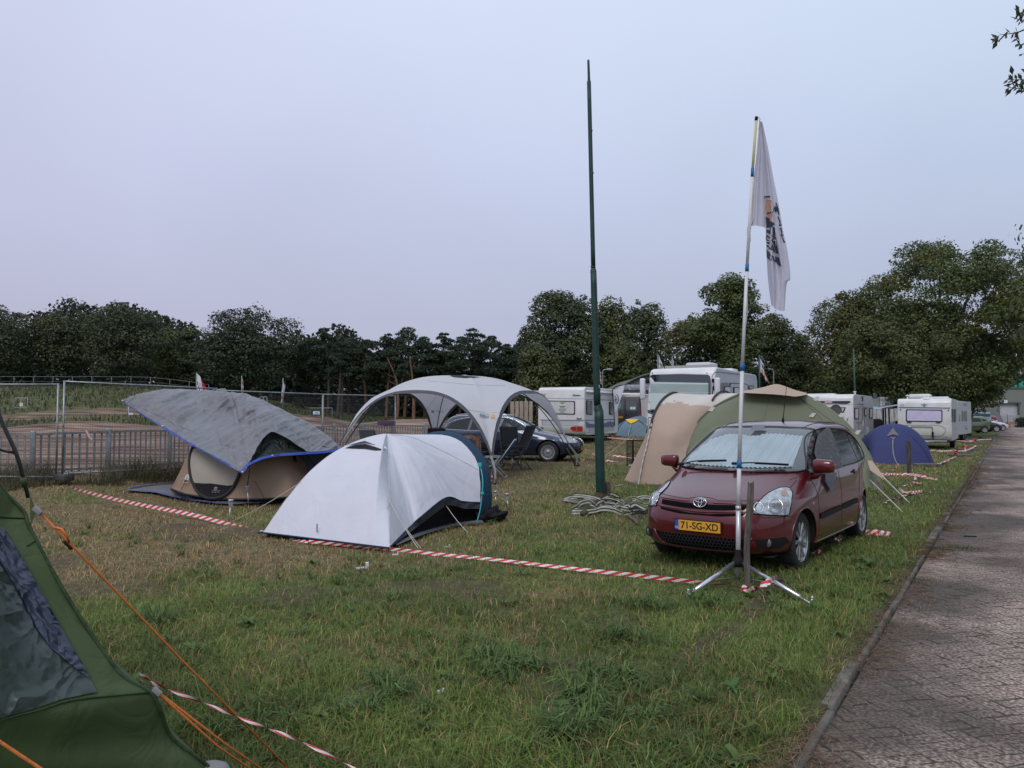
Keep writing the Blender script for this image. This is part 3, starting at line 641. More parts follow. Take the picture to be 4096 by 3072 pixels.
def sparse(rx,ry,rz,zc,hgt,rs):
    L=[]
    for (x,z,r) in ((-.75,.66,.22),(-.95,.62,.12),(-.6,.82,.16),(.45,.86,.2),(.15,.80,.25),(-.2,.78,.22),(.7,.66,.2),(-.4,.60,.24),(.4,.60,.25),(0,.6,.28),(-.5,.72,.2),(-.3,.88,.22),(0,.93,.24),(.3,.90,.22),(.62,.80,.2),(.85,.72,.15),(.95,.64,.1),(.55,.66,.2),(.15,.72,.25),(-.15,.62,.25),(.2,.5,.28),(-.1,.4,.3),(.6,.56,.16),(.78,.50,.12),(.1,.28,.3),(-.35,.30,.3),(.4,.25,.3)):
        for k in range(4): L.append((np.array([x*rx*.95+rs.randn()*.5,rs.uniform(-.5,.3)*ry,z*hgt*(.96)+rs.randn()*.45]),r*rx*rs.uniform(1.1,1.75),.7))
    return L
tree('oak_tree','tall open crowned tree with bare limbs showing, behind the flagpole',2755,3070,1108,58,seed=17,col=GR,group=gr2,n=29450,leaf=.105,lobes=sparse)
tree('oak_tree','round dark tree between the flagpole and the small gap of sky',2990,3190,1262,64,seed=18,col=DK,group=gr2,n=14725,leaf=.115,low=.04,warm=.2)
tree('oak_tree','low tree under the gap of sky, left of the huge spreading tree',3110,3290,1335,66,seed=19,col=DK,group=gr2,n=11625,leaf=.115,low=.1,warm=.2)
tree('oak_tree','medium tree forming the left shoulder of the huge spreading tree',3235,3560,1178,60,seed=20,col=OL,group=gr2,n=29450,leaf=.105,nl=40,low=.06,warm=.25)
tree('oak_tree','huge spreading tree above the right caravans',3440,4085,985,58,seed=21,col=GR,group=gr2,n=80600,leaf=.10,nl=80,low=.10,lob=(.12,.22),ry=8,warm=.12)
tree('oak_tree','lower olive tree in front of the huge one, above the big striped caravan',3340,3830,1270,54,seed=22,col=OL,group=gr2,n=34100,leaf=.10,nl=44,low=.12,lob=(.16,.28))
tree('oak_tree','low hanging tree above the factory roof, right of the caravans',3700,4050,1310,60,seed=23,col=DK,group=gr2,n=26350,leaf=.10,nl=34,low=.26,lob=(.16,.28))
tree('oak_tree','half seen tree over the road at the right edge of the photo',4040,4330,1110,75,seed=24,col=DK,group=gr2,n=13950,leaf=.15,low=.16)
tree('shrub','small leafy shrub in front of the factory wall beside the caravans',3690,3870,1610,52,seed=25,col=GR,n=6510,leaf=.09,low=.0,trunk=True,cat='shrub',nl=16)
# twigs of a nearby tree reaching into the top right corner
def near_twigs():
    o=thing('roadside_tree','roadside tree whose leafy twigs reach in at the top corner above the road','tree',Vector((9.6,7.6,0)),0,'trees along the other side of the road'); org=o.location.copy()
    tw=MB(); lf=MB(); rs=random.Random(3)
    def spray(u,v,u2,v2,n,Y,L=.09):
        a=P(u2,v2,Y);b=P(u,v,Y); m=a.lerp(b,.5)+Vector((0,rs.uniform(-.1,.1),-.03)); ph=path([a,m,b],5); tw.tube([p-org for p in ph],[.008*(1-.07*i) for i in range(len(ph))],5)
        for i in range(n):
            t=.35+.65*i/max(1,n-1); p=spl([a,m,b],t)-org; d=(b-a).normalized(); s=1 if i%2 else -1
            q=(d*.7+Vector((0,rs.uniform(-.6,.6),s*rs.uniform(.4,1.1)))).normalized(); l=L*rs.uniform(.5,1.15)
            sd=q.cross(Vector((rs.uniform(-1,1),-1,rs.uniform(-1,1)))).normalized()*l*.22
            lf.add([p,p+q*l*.45+sd,p+q*l,p+q*l*.45-sd],[(0,1,2,3)])
    for a in ((3998,140,4100,118,7,7),(3995,145,4030,128,5,7),(4080,66,4130,50,6,7),(4076,38,4130,10,5,7),(4034,318,4110,330,9,7.2),(4036,350,4110,358,11,7.2),(4050,300,4100,330,6,7.2),(4090,215,4120,215,3,7.2),(4075,150,4120,160,5,7)): spray(*a)
    for k in range(22): spray(4110+rs.uniform(-14,90),rs.uniform(-60,430),4200,rs.uniform(0,300),8,7+rs.uniform(-.5,.5))
    tw.tube([p-org for p in path([P(4110,330,7.2),P(4200,260,7.1),P(4260,150,7.1),P(4400,-100,7.0)],5)],.02,6)
    for v in (40,118,330,358,215): tw.tube([P(4100,v,7.1)-org,P(4215,v*.6+80,7.1)-org],.009,5)
    tw.build('twig',BARK,o); lf.build('leaves',M('near_leaf',(.05,.062,.03),.6,var=.3,trl=.2),o)
    side_crown(o,(9.6,7.6),3.1,9.5,1)
def side_crown(o,xy,r,h,seed):
    rs=np.random.RandomState(seed); L=crown_lobes(r,r,h*.40,h*.60,26,rs,(.26,.4)); n=9000; idx=rs.randint(0,len(L),n); c=np.array([l[0] for l in L])[idx]; q=np.array([l[1] for l in L])[idx]; d=rs.randn(n,3); d/=np.linalg.norm(d,axis=1)[:,None]; p=c+d*(q*(.7+.35*rs.rand(n)))[:,None]; t=rs.rand(n)[:,None]
    cr_=bpy.data.objects.new('crown',leaf_mesh('crown',leaf_quads(p,d,.10*(.6+.8*rs.rand(n)),rs),np.array(OL[0])*(1-t)+np.array(OL[1])*t)); COL.objects.link(cr_); cr_.parent=o
    m=MB(); m.tube(path([(0,0,-.1),(.1,.05,h*.3),(-.05,.1,h*.7)],5),[.24-.018*i for i in range(11)],9); m.build('trunk',BARK,o)
near_twigs()
for i,(xx,yy) in enumerate(((15.2,16.4),(21.6,27.2),(4.6,-2.5))):
    t_=thing('roadside_tree',('middle','far','rear')[i]+' roadside tree outside the photo, across the road','tree',(xx,yy,0),0,'trees along the other side of the road'); side_crown(t_,(xx,yy),3.4,9.5+i,i+2)
# ---------------- fences and track side ----------------
GALV=M('galvanised_steel',(.26,.275,.29),.45,.7,var=.25,scale=12); GALVD=M('weathered_steel',(.20,.21,.215),.6,.5,var=.3,scale=8,col2=(.33,.34,.345))
WIRE=M('fence_wire',(.10,.10,.105),.6,.4,var=0)
def mesh_panel(a,b,label,dz=0.04,lean=0):
    A=on(a[0],a[1],dz); B=on(b[0],b[1],dz); o=thing('mesh_fence_panel',label,'fence panel',A,0,'tall steel mesh fence panels'); d=B-A; Lh=Vector((d.x,d.y,0)).length; up=Vector((0,0,2.0)); f=MB()
    Q=lambda t,h:d*t+Vector((0,0,h))
    f.tube([Q(.004,0),Q(.004,2.05)],.021,8); f.tube([Q(.996,0),Q(.996,2.05)],.021,8); f.tube([Q(0,2.03),Q(1,2.03)],.018,8); f.tube([Q(0,.12),Q(1,.12)],.018,8); f.build('frame',GALV,o)
    w=MB(); n=int(Lh/.036)
    for i in range(1,n): w.tube([Q(i/n,.12),Q(i/n,2.03)],.0026,3,caps=False)
    for h in (.35,.62,.9,1.18,1.46,1.74,1.9): w.tube([Q(0,h),Q(1,h)],.0030,3,caps=False)
    w.build('wire_mesh',WIRE,o)
    ft=MB(); ft.box((d.x*0,d.y*0,.05),(.62,.22,.13),rz=math.atan2(d.y,d.x)+PI/2,bev=.02); ft.build('foot_block',M('rubber_block',(.06,.06,.06),.9),o)
    return o
mesh_panel((-12.9,15.95),(-9.38,15.72),'tall mesh fence panel cut by the left edge of the photo')
mesh_panel(FA,FB,'tall mesh fence panel above the left tip of the grey tarpaulin',.10)
mesh_panel(FB,FC,'tall mesh fence panel behind the hump of the grey tarpaulin',.06)
mesh_panel(FC,FD,'tall mesh fence panel behind the left arch of the white shelter',.06)
cl=MB(); q=on(-9.33,15.74,1.22); cl.box((0,0,0),(.11,.05,.045),bev=.008); cl.cyl((-.03,-.03,0),(-.03,.03,0),.014); o=cl.build('fence_clamp',M('rusty',(.30,.24,.16),.8,var=.3)); o.location=q; tag(o,'rusty clamp joining the two tall mesh panels left of the tarpaulin','clamp')
rib=MB(); q=on(-9.02,16.1,1.10); rib.ribbon([(0,0,0),(.05,-.02,-.05),(.09,-.03,-.14),(.16,-.03,-.20)],.04,up=(0,1,0)); o=rib.build('tape_scrap',M('tape_scrap',(.6,.5,.48),.6,col2=(.5,.2,.18))); o.location=q; tag(o,'torn scrap of red and white tape tied to the tall mesh fence','tape scrap')
def bar_fence():
    pts=[(-260,16.7,1742),(136,17.0,1733),(438,18.4,1722),(682,20.2,1718),(1000,23,1713),(1340,27,1702),(1450,28.5,1700),(1570,30,1699),(1700,31.7,1701),(1850,33,1700)]
    o=thing('steel_bar_fence','low galvanised bar fence running behind the tall mesh panels','fence',GY(136,17.0)); og=o.location.copy(); bars=MB(); rail=MB()
    for (u0,Y0,v0),(u1,Y1,v1) in zip(pts[:-1],pts[1:]):
        a=GY(u0,Y0); b=GY(u1,Y1); ta=P(u0,v0,Y0); tb=P(u1,v1,Y1); L=(b-a).length; n=max(2,int(L/.155)); ang=math.atan2((b-a).y,(b-a).x)
        for i in range(1,n):
            t=i/n; p=a.lerp(b,t); q=ta.lerp(tb,t); h=q.z-p.z-.10; bars.box((p.x-og.x,p.y-og.y,p.z-og.z+.08+h/2),(.045,.012,h),rz=ang)
        for (pa,pb,dz) in ((ta,tb,-.03),(a+Vector((0,0,.14)),b+Vector((0,0,.14)),0)):
            m=(pa+pb)/2-og; m.z+=dz; dd=pb-pa; rot=Matrix.Rotation(ang,4,'Z')@Matrix.Rotation(-math.atan2(dd.z,Vector((dd.x,dd.y)).length),4,'Y'); rail.box(m,(dd.length,.035,.05),rot=rot)
    bars.build('bars',GALVD,o); rail.build('rail',GALVD,o)
    for i,(u,Y,v) in enumerate(pts):
        a=GY(u,Y)-og; t=P(u,v-8,Y)-og; m=MB(); m.box((a.x,a.y,(a.z+t.z)/2),(.11,.075,t.z-a.z),rz=.3,bev=.012); m.build('post',GALV,o)
bar_fence()
def bank_fence():
    o=thing('bank_railing','thin white railing along the top of the grass bank','fence',GY(300,79)); og=o.location.copy(); wp=M('white_rail',(.20,.21,.22),.6); pp=[]
    for i in range(14): pp.append(GY(-180+i*78,78.5+.12*i))
    for p in pp: m=MB(); m.cyl(p-og,p-og+Vector((0,0,1.0)),.025,n=6); m.build('post',wp,o)
    m=MB(); m.tube([p-og+Vector((0,0,1.0)) for p in pp],.018,5); m.tube([p-og+Vector((0,0,.5)) for p in pp],.010,4); m.build('rail',wp,o)
bank_fence()
def frame_barrier(name,label,u0,u1,v0,v1,Y,group='tubular track barriers',col=(.40,.42,.43),plate=None):
    a=P(u0,v1,Y); o=thing(name,label,'barrier',a,0,group); x=P(u1,v1,Y).x-a.x; h=P(u0,v0,Y).z-a.z; m=MB()
    m.tube([(0,0,0),(0,0,h*.92),(x*.08,0,h),(x*.92,0,h),(x,0,h*.92),(x,0,0)],.03,6); m.tube([(0,0,h*.35),(x,0,h*.35)],.02,5); m.tube([(x*.5,0,0),(x*.5,0,h)],.018,5); m.build('frame',M('barrier_tube',col,.5,.3),o)
    if plate:
        p=MB(); p.box((x*plate[0],-.05,h*plate[1]),(x*plate[2],.02,h*plate[3])); p.build('plate',M('barrier_plate',(.62,.62,.6),.6),o)
frame_barrier('track_barrier','tube barrier with a number plate on the grass bank, left',55,110,1592,1650,62,plate=(.55,.55,.25,.25))
frame_barrier('track_barrier','empty tube barrier near the flags on the dark bank, left one of the two',850,876,1558,1600,60)
frame_barrier('track_barrier','empty tube barrier near the flags on the dark bank, right one of the two',877,902,1556,1600,60)
frame_barrier('track_barrier','tube barrier half hidden behind the grey tarpaulin hump, beside the mound',1038,1068,1588,1630,58)
def post_plate():
    a=P(513,1710,50); o=thing('marker_post','thin marker post with a small white plate on the grass bank','post',a); m=MB(); h=P(513,1622,50).z-a.z; m.cyl((0,0,0),(0,0,h),.04,n=6); m.build('pole',GALV,o); p=MB(); p.box((.18,-.05,h*.62),(.30,.02,.13)); p.build('plate',M('white_plate',(.6,.62,.64),.6),o)
post_plate()
WHP=M('white_plate',(.6,.62,.64),.6)
def track_sign():
    a=P(1266,1700,50); o=thing('track_banner_sign','small white and blue sign on a tube frame by the track','sign',a); m=MB(); x0=P(1240,1700,50).x-a.x; x1=P(1328,1700,50).x-a.x; h=P(1266,1632,50).z-a.z
    m.tube([(x0,0,0),(x0,0,h),(x1,0,h),(x1,0,0)],.03,6); m.tube([(x0,0,h*.45),(x1,0,h*.45)],.02,5); m.build('frame',GALV,o)
    p=MB(); p.box((0,-.06,h*.70),(.42,.02,.24)); p.build('sign_board',M('sign_white',(.66,.74,.78),.5,var=0),o)
    q=MB(); q.box((0,-.075,h*.62),(.38,.012,.05)); q.box((.03,-.075,h*.72),(.22,.012,.06)); q.build('blue_print',M('sign_blue',(.04,.16,.34),.5,var=0),o)
track_sign()
# flags
POLEG=M('dull_pole',(.20,.23,.22),.5,.3); 
def flag(label,u,vt,Y,pts,mats,vb=None,pole=.03,group='flags on thin poles',marks=None,pcol=None,lean=0,cat='flag'):
    """pts: columns of cloth as (du,v) pairs top/bottom from the pole outwards, source pixels at depth Y"""
    top=P(u,vt,Y); base=GY(u,Y) if vb is None else P(u,vb,Y); o=thing('flag',label,cat,base,0,group); m=MB(); m.tube([(0,0,-.1),top-base],pole,6); m.build('pole',pcol or POLEG,o)
    cols=[(P(u+a,va,Y)-base,P(u+b,vb_,Y)-base) for a,va,b,vb_ in pts]; n=len(cols)-1
    def fn(a,b):
        i=min(int(a*n),n-1); f=a*n-i; t=cols[i][0].lerp(cols[i+1][0],f); w=cols[i][1].lerp(cols[i+1][1],f); p=t.lerp(w,b); p.y+=.10*math.sin(a*9+b*2)*a; return p
    g=MB(); NU,NV=14,10
    for i in range(NU):
        for j in range(NV):
            k=marks((i+.5)/NU,(j+.5)/NV) if marks else 0; g.add([fn(i/NU,j/NV),fn((i+1)/NU,j/NV),fn((i+1)/NU,(j+1)/NV),fn(i/NU,(j+1)/NV)],[(0,1,2,3)],k)
    g.build('cloth',mats,o); return o
FW=M('flag_white',(.66,.66,.72),.8,var=.04,trl=.3); FR=M('flag_red',(.52,.045,.05),.8,var=.05,trl=.3); FBL=M('flag_blue',(.035,.06,.30),.8,var=0,trl=.2); FO=M('flag_orange',(.45,.13,.06),.8,var=.1,trl=.2); FD_=M('flag_dark',(.06,.05,.07),.8,var=0)
def mk1(a,b):
    if a>.42+.22*b: return 1
    if .07<a<.36 and .35<b<.95 and int(a*28+b*7)%3==0: return 2
    return 0
flag('red and white flag with blue scribbled letters above the grey tarpaulin',786,1490,45,[(0,1492,0,1570),(14,1505,16,1572),(28,1532,30,1574),(42,1562,44,1578)],[FW,FR,FBL],vb=1640,marks=mk1)
flag('limp orange and white flag behind the tarpaulin hump',967,1503,46,[(0,1506,-3,1590),(3,1512,2,1592),(6,1530,6,1600)],[FW,FO],vb=1650,marks=lambda a,b:1 if int(b*5+a)%2 else 0)
flag('limp white and red flag in front of the brown mound',1132,1512,45,[(0,1514,-9,1612),(4,1530,-5,1618),(8,1545,2,1600)],[FW,FO],vb=1650,marks=lambda a,b:1 if b>.55 and int(b*10+a*3)%3!=0 else 0)
gf='flags behind the motorhome'
flag('white flag with orange and dark print, left of the two over the motorhome',2632,1418,38,[(4,1420,4,1480),(10,1440,12,1480),(18,1458,20,1482),(25,1474,27,1484)],[FW,FO,FD_],marks=lambda a,b:(1 if (a+b)%.5<.18 and b>.5 else 2 if .3<b<.6 and .2<a<.6 else 0),group=gf,vb=1640)
flag('small pale flag, right of the two over the motorhome',2689,1428,40,[(0,1431,1,1480),(4,1440,5,1482),(7,1460,9,1484)],[FW],group=gf,vb=1640)
flag('white flag with red edging hanging from a green pole right of the motorhome',3038,1421,36,[(0,1423,2,1485),(8,1442,14,1500),(16,1465,26,1520),(24,1500,37,1534)],[FW,FO,FD_],marks=lambda a,b:(1 if b>.7 and int(a*9)%3 else 2 if .2<b<.5 and .3<a<.6 else 0),group=gf,pcol=M('green_pole_paint',(.03,.085,.065),.6),vb=1600,pole=.04)
flag('red and white flag peeping out behind the thick green post',2398,1479,44,[(2,1480,2,1532),(5,1492,6,1536),(8,1512,9,1538)],[FW,FO],marks=lambda a,b:1 if int(b*6+a)%2 else 0,group=gf,vb=1620)
def lamp(label,u,vt,Y,reach,col,vb=1620,head=True):
    b=P(u,vb,Y); t=P(u,vt,Y); h=t.z-b.z; o=thing('street_lamp',label,'street lamp',b,0,'slim street lamps'); m=MB(); m.tube(path([(0,0,0),(0,0,h*.8),(0,0,h*.93),(reach*.3,0,h*.99),(reach,0,h)],4),.035,6); m.build('pole',col,o)
    if head: q=MB(); q.sphere((reach+.12*(1 if reach>0 else -1),0,h),.16,8,sz=(1.5,.8,.5)); q.build('lamp_head',M('lamp_glass',(.25,.24,.22),.4),o)
lamp('slim grey street lamp with round head right of the thick green post',2411,1478,50,.32,GALV,vb=1640)
lamp('slim bent street lamp behind the tan tent peak',3096,1476,50,-.35,GALV,head=False)
lamp('short slim lamp behind the caravan with the big window',3785,1518,60,-.05,GALV)
def bare_pole():
    b=P(3423,1640,44); o=thing('green_mast','thin green mast rising behind the striped caravan','pole',b); h=P(3419,1395,44).z-b.z; m=MB(); m.tube([(0,0,0),(-.05,0,h*.5),(-.06,0,h)],[.06,.05,.035],8); m.build('mast',M('green_pole_paint',(.03,.085,.065),.6),o)
bare_pole()
def barn():
    Y=46; c=GY(2645,Y); o=thing('arched_barn','dark grey arched barn behind the motorhome','barn',c); RR=P(2645,1492,Y).z-c.z; m=MB(); n=22; D=9
    arc=[(math.cos(PI-PI*i/n)*RR,math.sin(PI*i/n)*RR) for i in range(n+1)]
    vs=[];fs=[]
    for x,z in arc: vs+= [(x,0,z),(x,D,z)]
    for i in range(n): fs.append((2*i,2*i+1,2*i+3,2*i+2))
    m.add(vs,fs); m.build('roof',M('barn_roof',(.12,.13,.11),.8,var=.3,scale=2,bump=.5,bscale=12,stretch=(1,6,1)),o)
    w=MB(); w.add([(x*.985,.12,z*.985) for x,z in arc],[tuple(range(n+1))],0,False); w.build('front_wall',M('barn_wall',(.105,.115,.10),.85,var=.2,scale=3,stretch=(6,1,1)),o)
    d=MB(); dx0=P(2524,1550,Y).x-c.x; dx1=P(2600,1550,Y).x-c.x; dh=P(2524,1550,Y).z-c.z; d.box(((dx0+dx1)/2,.06,dh/2),(dx1-dx0,.08,dh)); d.build('door',M('barn_door',(.055,.050,.045),.8,var=.3),o)
    e=MB(); e.tube([(x*1.003,-.02,z*1.003) for x,z in arc],.06,5); e.build('edge_trim',M('barn_trim',(.09,.095,.085),.7),o)
barn()
def plank_fence(label,u0,u1,v0,v1,Y,col,Y1=None,w=.2,name='plank_fence'):
    Y1=Y1 or Y; a=P(u0,v1,Y); b=P(u1,v1,Y1); o=thing(name,label,'fence',a); h=P(u0,v0,Y).z-a.z; d=b-a; d.z=0; n=max(2,int(d.length/w)); m=MB(); rs=random.Random(n); ang=math.atan2(d.y,d.x)
    for i in range(n): p=d*((i+.5)/n); m.box((p.x,p.y,h/2+rs.uniform(-.03,.03)),(w*.93,.03,h),rz=ang)
    m.build('planks',M(label[:12]+'_wood',col,.85,var=.35,scale=6,stretch=(4,4,.5)),o)
    r=MB(); 
    for z in (.25,.8): r.box((d.x/2,d.y/2+.05,h*z),(d.length,.05,.07),rz=ang)
    r.build('rail',M('rail_wood',(.14,.12,.10),.9),o)
plank_fence('weathered tan plank fence behind the dark blue estate car',2040,2132,1606,1690,38,(.30,.25,.20))
def sign_board():
    a=P(2126,1590,40); o=thing('letter_board','white board with black capitals showing left of the small caravan','sign',a); m=MB(); m.box((0,0,.28),(.75,.03,.17)); m.build('board',M('board_cream',(.58,.57,.48),.6,var=.05),o); p=MB(); p.cyl((-.3,.03,-1),(-.3,.03,.3),.03); p.cyl((.3,.03,-1),(.3,.03,.3),.03); p.build('post',GALV,o); text_mesh('EN',.17,M('black_ink',(.02,.02,.02),.6,var=0),o,(-.08,-.02,.28),(PI/2,0,0))
sign_board()
def blanket():
    a=P(1511,1702,29.6); o=MB(); x=P(1580,1700,29.6).x-a.x; h=P(1511,1682,29.6).z-a.z
    o.box((x/2,0,h/2),(x,.18,h),bev=.03); q=o.build('picnic_blanket',M('blanket_plaid',(.045,.028,.07),.95,var=.3,scale=14,col2=(.12,.05,.11),stretch=(1,1,6)),None); q.location=a; tag(q,'dark purple checked blanket laid over the bar fence','blanket')
    b=P(1205,1694,24); m=MB(); 
    for i in range(7): t=i/6; m.tube([(t*.2,0,-.12),(t*.2-.02,0,.02-.1*t*t),(t*.2,.02,.06-.12*t*t)],.018,6)
    z=m.build('plastic_chair_back',M('white_plastic',(.62,.63,.66),.5),None); z.location=b; tag(z,'ribbed white plastic thing showing over the edge of the tarpaulin','plastic chair')
    s=thing('small_fir','small dark bushy fir at the sand edge behind the shelter','shrub',P(1496,1660,62)); rs=np.random.RandomState(5); n=1600; hh=.8; zz=rs.rand(n)*hh; r=(1-zz/hh)*.65+.1; a_=rs.rand(n)*6.28; p=np.stack([np.cos(a_)*r*rs.rand(n)**.3,np.sin(a_)*r,zz],-1); N_=rs.randn(n,3); N_/=np.linalg.norm(N_,axis=1)[:,None]; k=rs.rand(n)[:,None]
    c=bpy.data.objects.new('foliage',leaf_mesh('foliage',leaf_quads(p,N_,.06+.05*rs.rand(n),rs),np.array((.02,.035,.022))*(1-k)+np.array((.05,.075,.04))*k)); COL.objects.link(c); c.parent=s; st=MB(); st.cyl((0,0,-.2),(0,0,.5),.05); st.build('stem',BARK,s)
blanket()
# ---------------- far right: factory, hedge, railing ----------------
def factory():
    Y=105; o=thing('factory_building','long grey green factory hall with a roller door beyond the parked cars','building',GY(3790,Y)); og=o.location.copy(); X=lambda u:P(u,1600,Y).x-og.x; Z=lambda v:P(3800,v,Y).z-og.z
    wm=M('profiled_sheet',(.175,.185,.16),.7,var=.10,scale=1,stretch=(14,1,.2),bump=.4,bscale=3); w=MB(); x0,x1=X(3700),X(4700); zt=Z(1554); d0,d1,dz=X(3994),X(4074),Z(1614)
    w.box(((x0+d0)/2,5,zt/2),(d0-x0,10,zt)); w.box(((d1+x1)/2,5,zt/2),(x1-d1,10,zt)); w.box(((d0+d1)/2,5,(zt+dz)/2),(d1-d0,10,zt-dz)); w.build('wall',wm,o)
    d=MB(); d.box(((d0+d1)/2,.4,dz/2),(d1-d0,.2,dz)); d.build('roller_door',M('roller_door',(.42,.42,.46),.6,var=.06,stretch=(.2,.2,9),scale=4),o)
    f=MB(); 
    for xx in (d0,d1): f.box((xx,-.06,dz/2),(.2,.1,dz))
    f.box(((d0+d1)/2,-.06,dz+.1),(d1-d0+.6,.1,.2)); f.build('door_frame',M('door_frame',(.08,.09,.08),.6),o)
    r=MB(); r.box(((x0+x1)/2,5,zt+.12),(x1-x0+.4,10.3,.24)); r.build('roof_edge',M('roof_edge',(.06,.13,.11),.6),o)
    g=MB(); g.box((X(3740)*.5+x1*.5,14,zt+1.0),(x1-X(3740),16,1.9)); g.build('upper_storey',M('turquoise_sheet',(.03,.30,.22),.6,var=.1,stretch=(10,1,.3),scale=1),o)
    p=MB(); p.box((X(4020),-.1,Z(1606)),(.5,.06,.4)); p.build('number_plate',M('sign_white',(.66,.74,.78),.5,var=0),o)
    l=MB(); l.cyl((X(3936),-3,0),(X(3936),-3,Z(1570)),.16); l.build('pipe',M('grey_pole',(.13,.14,.14),.6),o)
factory()
def works():
    Y=170; og=GY(4020,Y); o=thing('processing_plant','pale industrial tanks and ducts far beyond the turquoise roof','building',og); X=lambda u:P(u,1600,Y).x-og.x; Z=lambda v:P(3800,v,Y).z-og.z; m=MB()
    for u0,u1,vt in ((3880,3960,1538),(3990,4030,1526),(4040,4072,1512),(4072,4090,1524),(4090,4180,1540),(4030,4100,1536)): m.box(((X(u0)+X(u1))/2,0,Z(vt)/2),(X(u1)-X(u0),8,Z(vt)),bev=.1)
    m.build('tanks',M('pale_tanks',(.40,.44,.52),.6,var=.15),o); q=MB()
    for u,vt in ((4050,1508),(4062,1506),(4100,1520)): q.cyl((X(u),-1,Z(1560)),(X(u),-1,Z(vt)-.3),.5)
    q.build('ducts',M('dark_ducts',(.16,.20,.27),.6,var=.2),o)
works()
def railing():
    Y=98; o=thing('yard_railing','pale upright railing in front of the roller door','fence',GY(4000,Y)); og=o.location.copy(); m=MB(); x0=P(3985,1700,Y).x-og.x; x1=P(4078,1700,Y).x-og.x; h=P(4000,1662,Y).z-og.z; n=44
    for i in range(n+1): m.box((x0+(x1-x0)*i/n,0,h/2),(.035,.03,h))
    m.box(((x0+x1)/2,0,h),(x1-x0,.06,.07)); m.build('bars',M('pale_rail',(.36,.36,.37),.6),o)
    hd=MB(); a=P(4076,1700,97); 
    for i in range(500):
        pass
    rs=np.random.RandomState(3); n=3500; p=np.stack([rs.rand(n)*9,rs.rand(n)*1.5,rs.rand(n)*1.25],-1); N_=rs.randn(n,3); N_/=np.linalg.norm(N_,axis=1)[:,None]; k=rs.rand(n)[:,None]
    c=bpy.data.objects.new('clipped_hedge',leaf_mesh('hedge',leaf_quads(p,N_,.10+.05*rs.rand(n),rs),np.array((.02,.035,.018))*(1-k)+np.array((.05,.07,.035))*k)); COL.objects.link(c); c.location=(GY(4076,97).x,97,0); tag(c,'clipped dark hedge in front of the factory at the far end of the road','hedge')
railing()
# ---------------- surface helpers: find the point of a built surface behind an image point ----------------
from mathutils.bvhtree import BVHTree
class Surf:
    def __init__(s,mb,mat=None): s.b=BVHTree.FromPolygons([tuple(v) if mat is None else tuple(mat@Vector(v)) for v in mb.v],mb.f); c=sum((Vector(v) for v in mb.v),Vector())/len(mb.v); s.last=((c if mat is None else mat@c)-Vector((0,0,H))).length
    def hit(s,u,v,off=.006):
        d=Vector(ray(u,v)).normalized(); p,n,i,t=s.b.ray_cast(Vector((0,0,H)),d)
        if p is None:
            if s.last is None: return None,None
            q=Vector((0,0,H))+d*s.last; p,n,i,t=s.b.find_nearest(q); 
        else: s.last=t
        if n.dot(d)>0: n=-n
        return p+n*off,n
def decal(mb,surf,poly,off=.008,step=16,org=Vector((0,0,0)),mi=0,inv=None):
    bm=bmesh.new(); vs=[bm.verts.new((a,b,0)) for a,b in poly]; bm.faces.new(vs)
    us=[a for a,b in poly]; ws=[b for a,b in poly]
    for ax,lo,hi in ((0,min(us),max(us)),(1,min(ws),max(ws))):
        n=int((hi-lo)/step)
        for i in range(1,n+1):
            c=lo+(hi-lo)*i/(n+1); co=(c,0,0) if ax==0 else (0,c,0); no=(1,0,0) if ax==0 else (0,1,0)
            bmesh.ops.bisect_plane(bm,geom=bm.verts[:]+bm.edges[:]+bm.faces[:],plane_co=co,plane_no=no)
    bm.verts.index_update(); bm.verts.ensure_lookup_table(); out=[]
    for v in bm.verts:
        p,n=surf.hit(v.co.x,v.co.y,off); p=p if inv is None else inv@p; out.append(p-org)
    mb.add(out,[[v.index for v in f.verts] for f in bm.faces],mi); bm.free(); return mb
def seam(mb,surf,pts,r=.006,off=.003,org=Vector((0,0,0)),n=5,k=6,inv=None,mi=0):
    pp=[]; q=[Vector((a,b,0)) for a,b in pts]; m=(len(q)-1)*k
    for i in range(m+1):
        a=spl(q,i/m); p,_=surf.hit(a.x,a.y,off); p=p if inv is None else inv@p; pp.append(p-org)
    mb.tube(pp,r,n,mi); return mb
def oval(u,v,a,b,n=20,rot=0):
    return [(u+a*math.cos(t)*math.cos(rot)-b*math.sin(t)*math.sin(rot),v+a*math.cos(t)*math.sin(rot)+b*math.sin(t)*math.cos(rot)) for t in [2*PI*i/n for i in range(n)]]
def rope(mb,a,b,r=.004,sag=.0,org=Vector((0,0,0)),n=5):
    a,b=Vector(a),Vector(b); m=a.lerp(b,.5)-Vector((0,0,sag)); mb.tube([p-org for p in path([a,m,b],4)],r,n)
def place_text(txt,surf,u,v,size_px,mat,parent,org=Vector((0,0,0)),off=.012,roll=0,name='lettering',inv=None,bold=0,sx=1,ext=.001):
    """text lying on the surface at image point (u,v); size_px = cap height-ish in source pixels"""
    p,n=surf.hit(u,v,off); p2,_=surf.hit(u+6,v,off); x=(p2-p).normalized(); z=n.normalized(); y=z.cross(x).normalized(); x=y.cross(z)
    m=Matrix((x,y,z)).transposed().to_4x4(); m=m@Matrix.Rotation(roll,4,'Z'); dist=(p-Vector((0,0,H))).dot(Vector((0,1,0)))
    m.translation=p
    if inv is not None: m=inv@m
    else: m.translation=p-org
    o=text_mesh(txt,size_px/F*dist*1.4,mat,parent,(0,0,0),(0,0,0),name,ext=ext,bold=bold); o.matrix_local=m@Matrix.Diagonal((sx,1,1,1)); return o
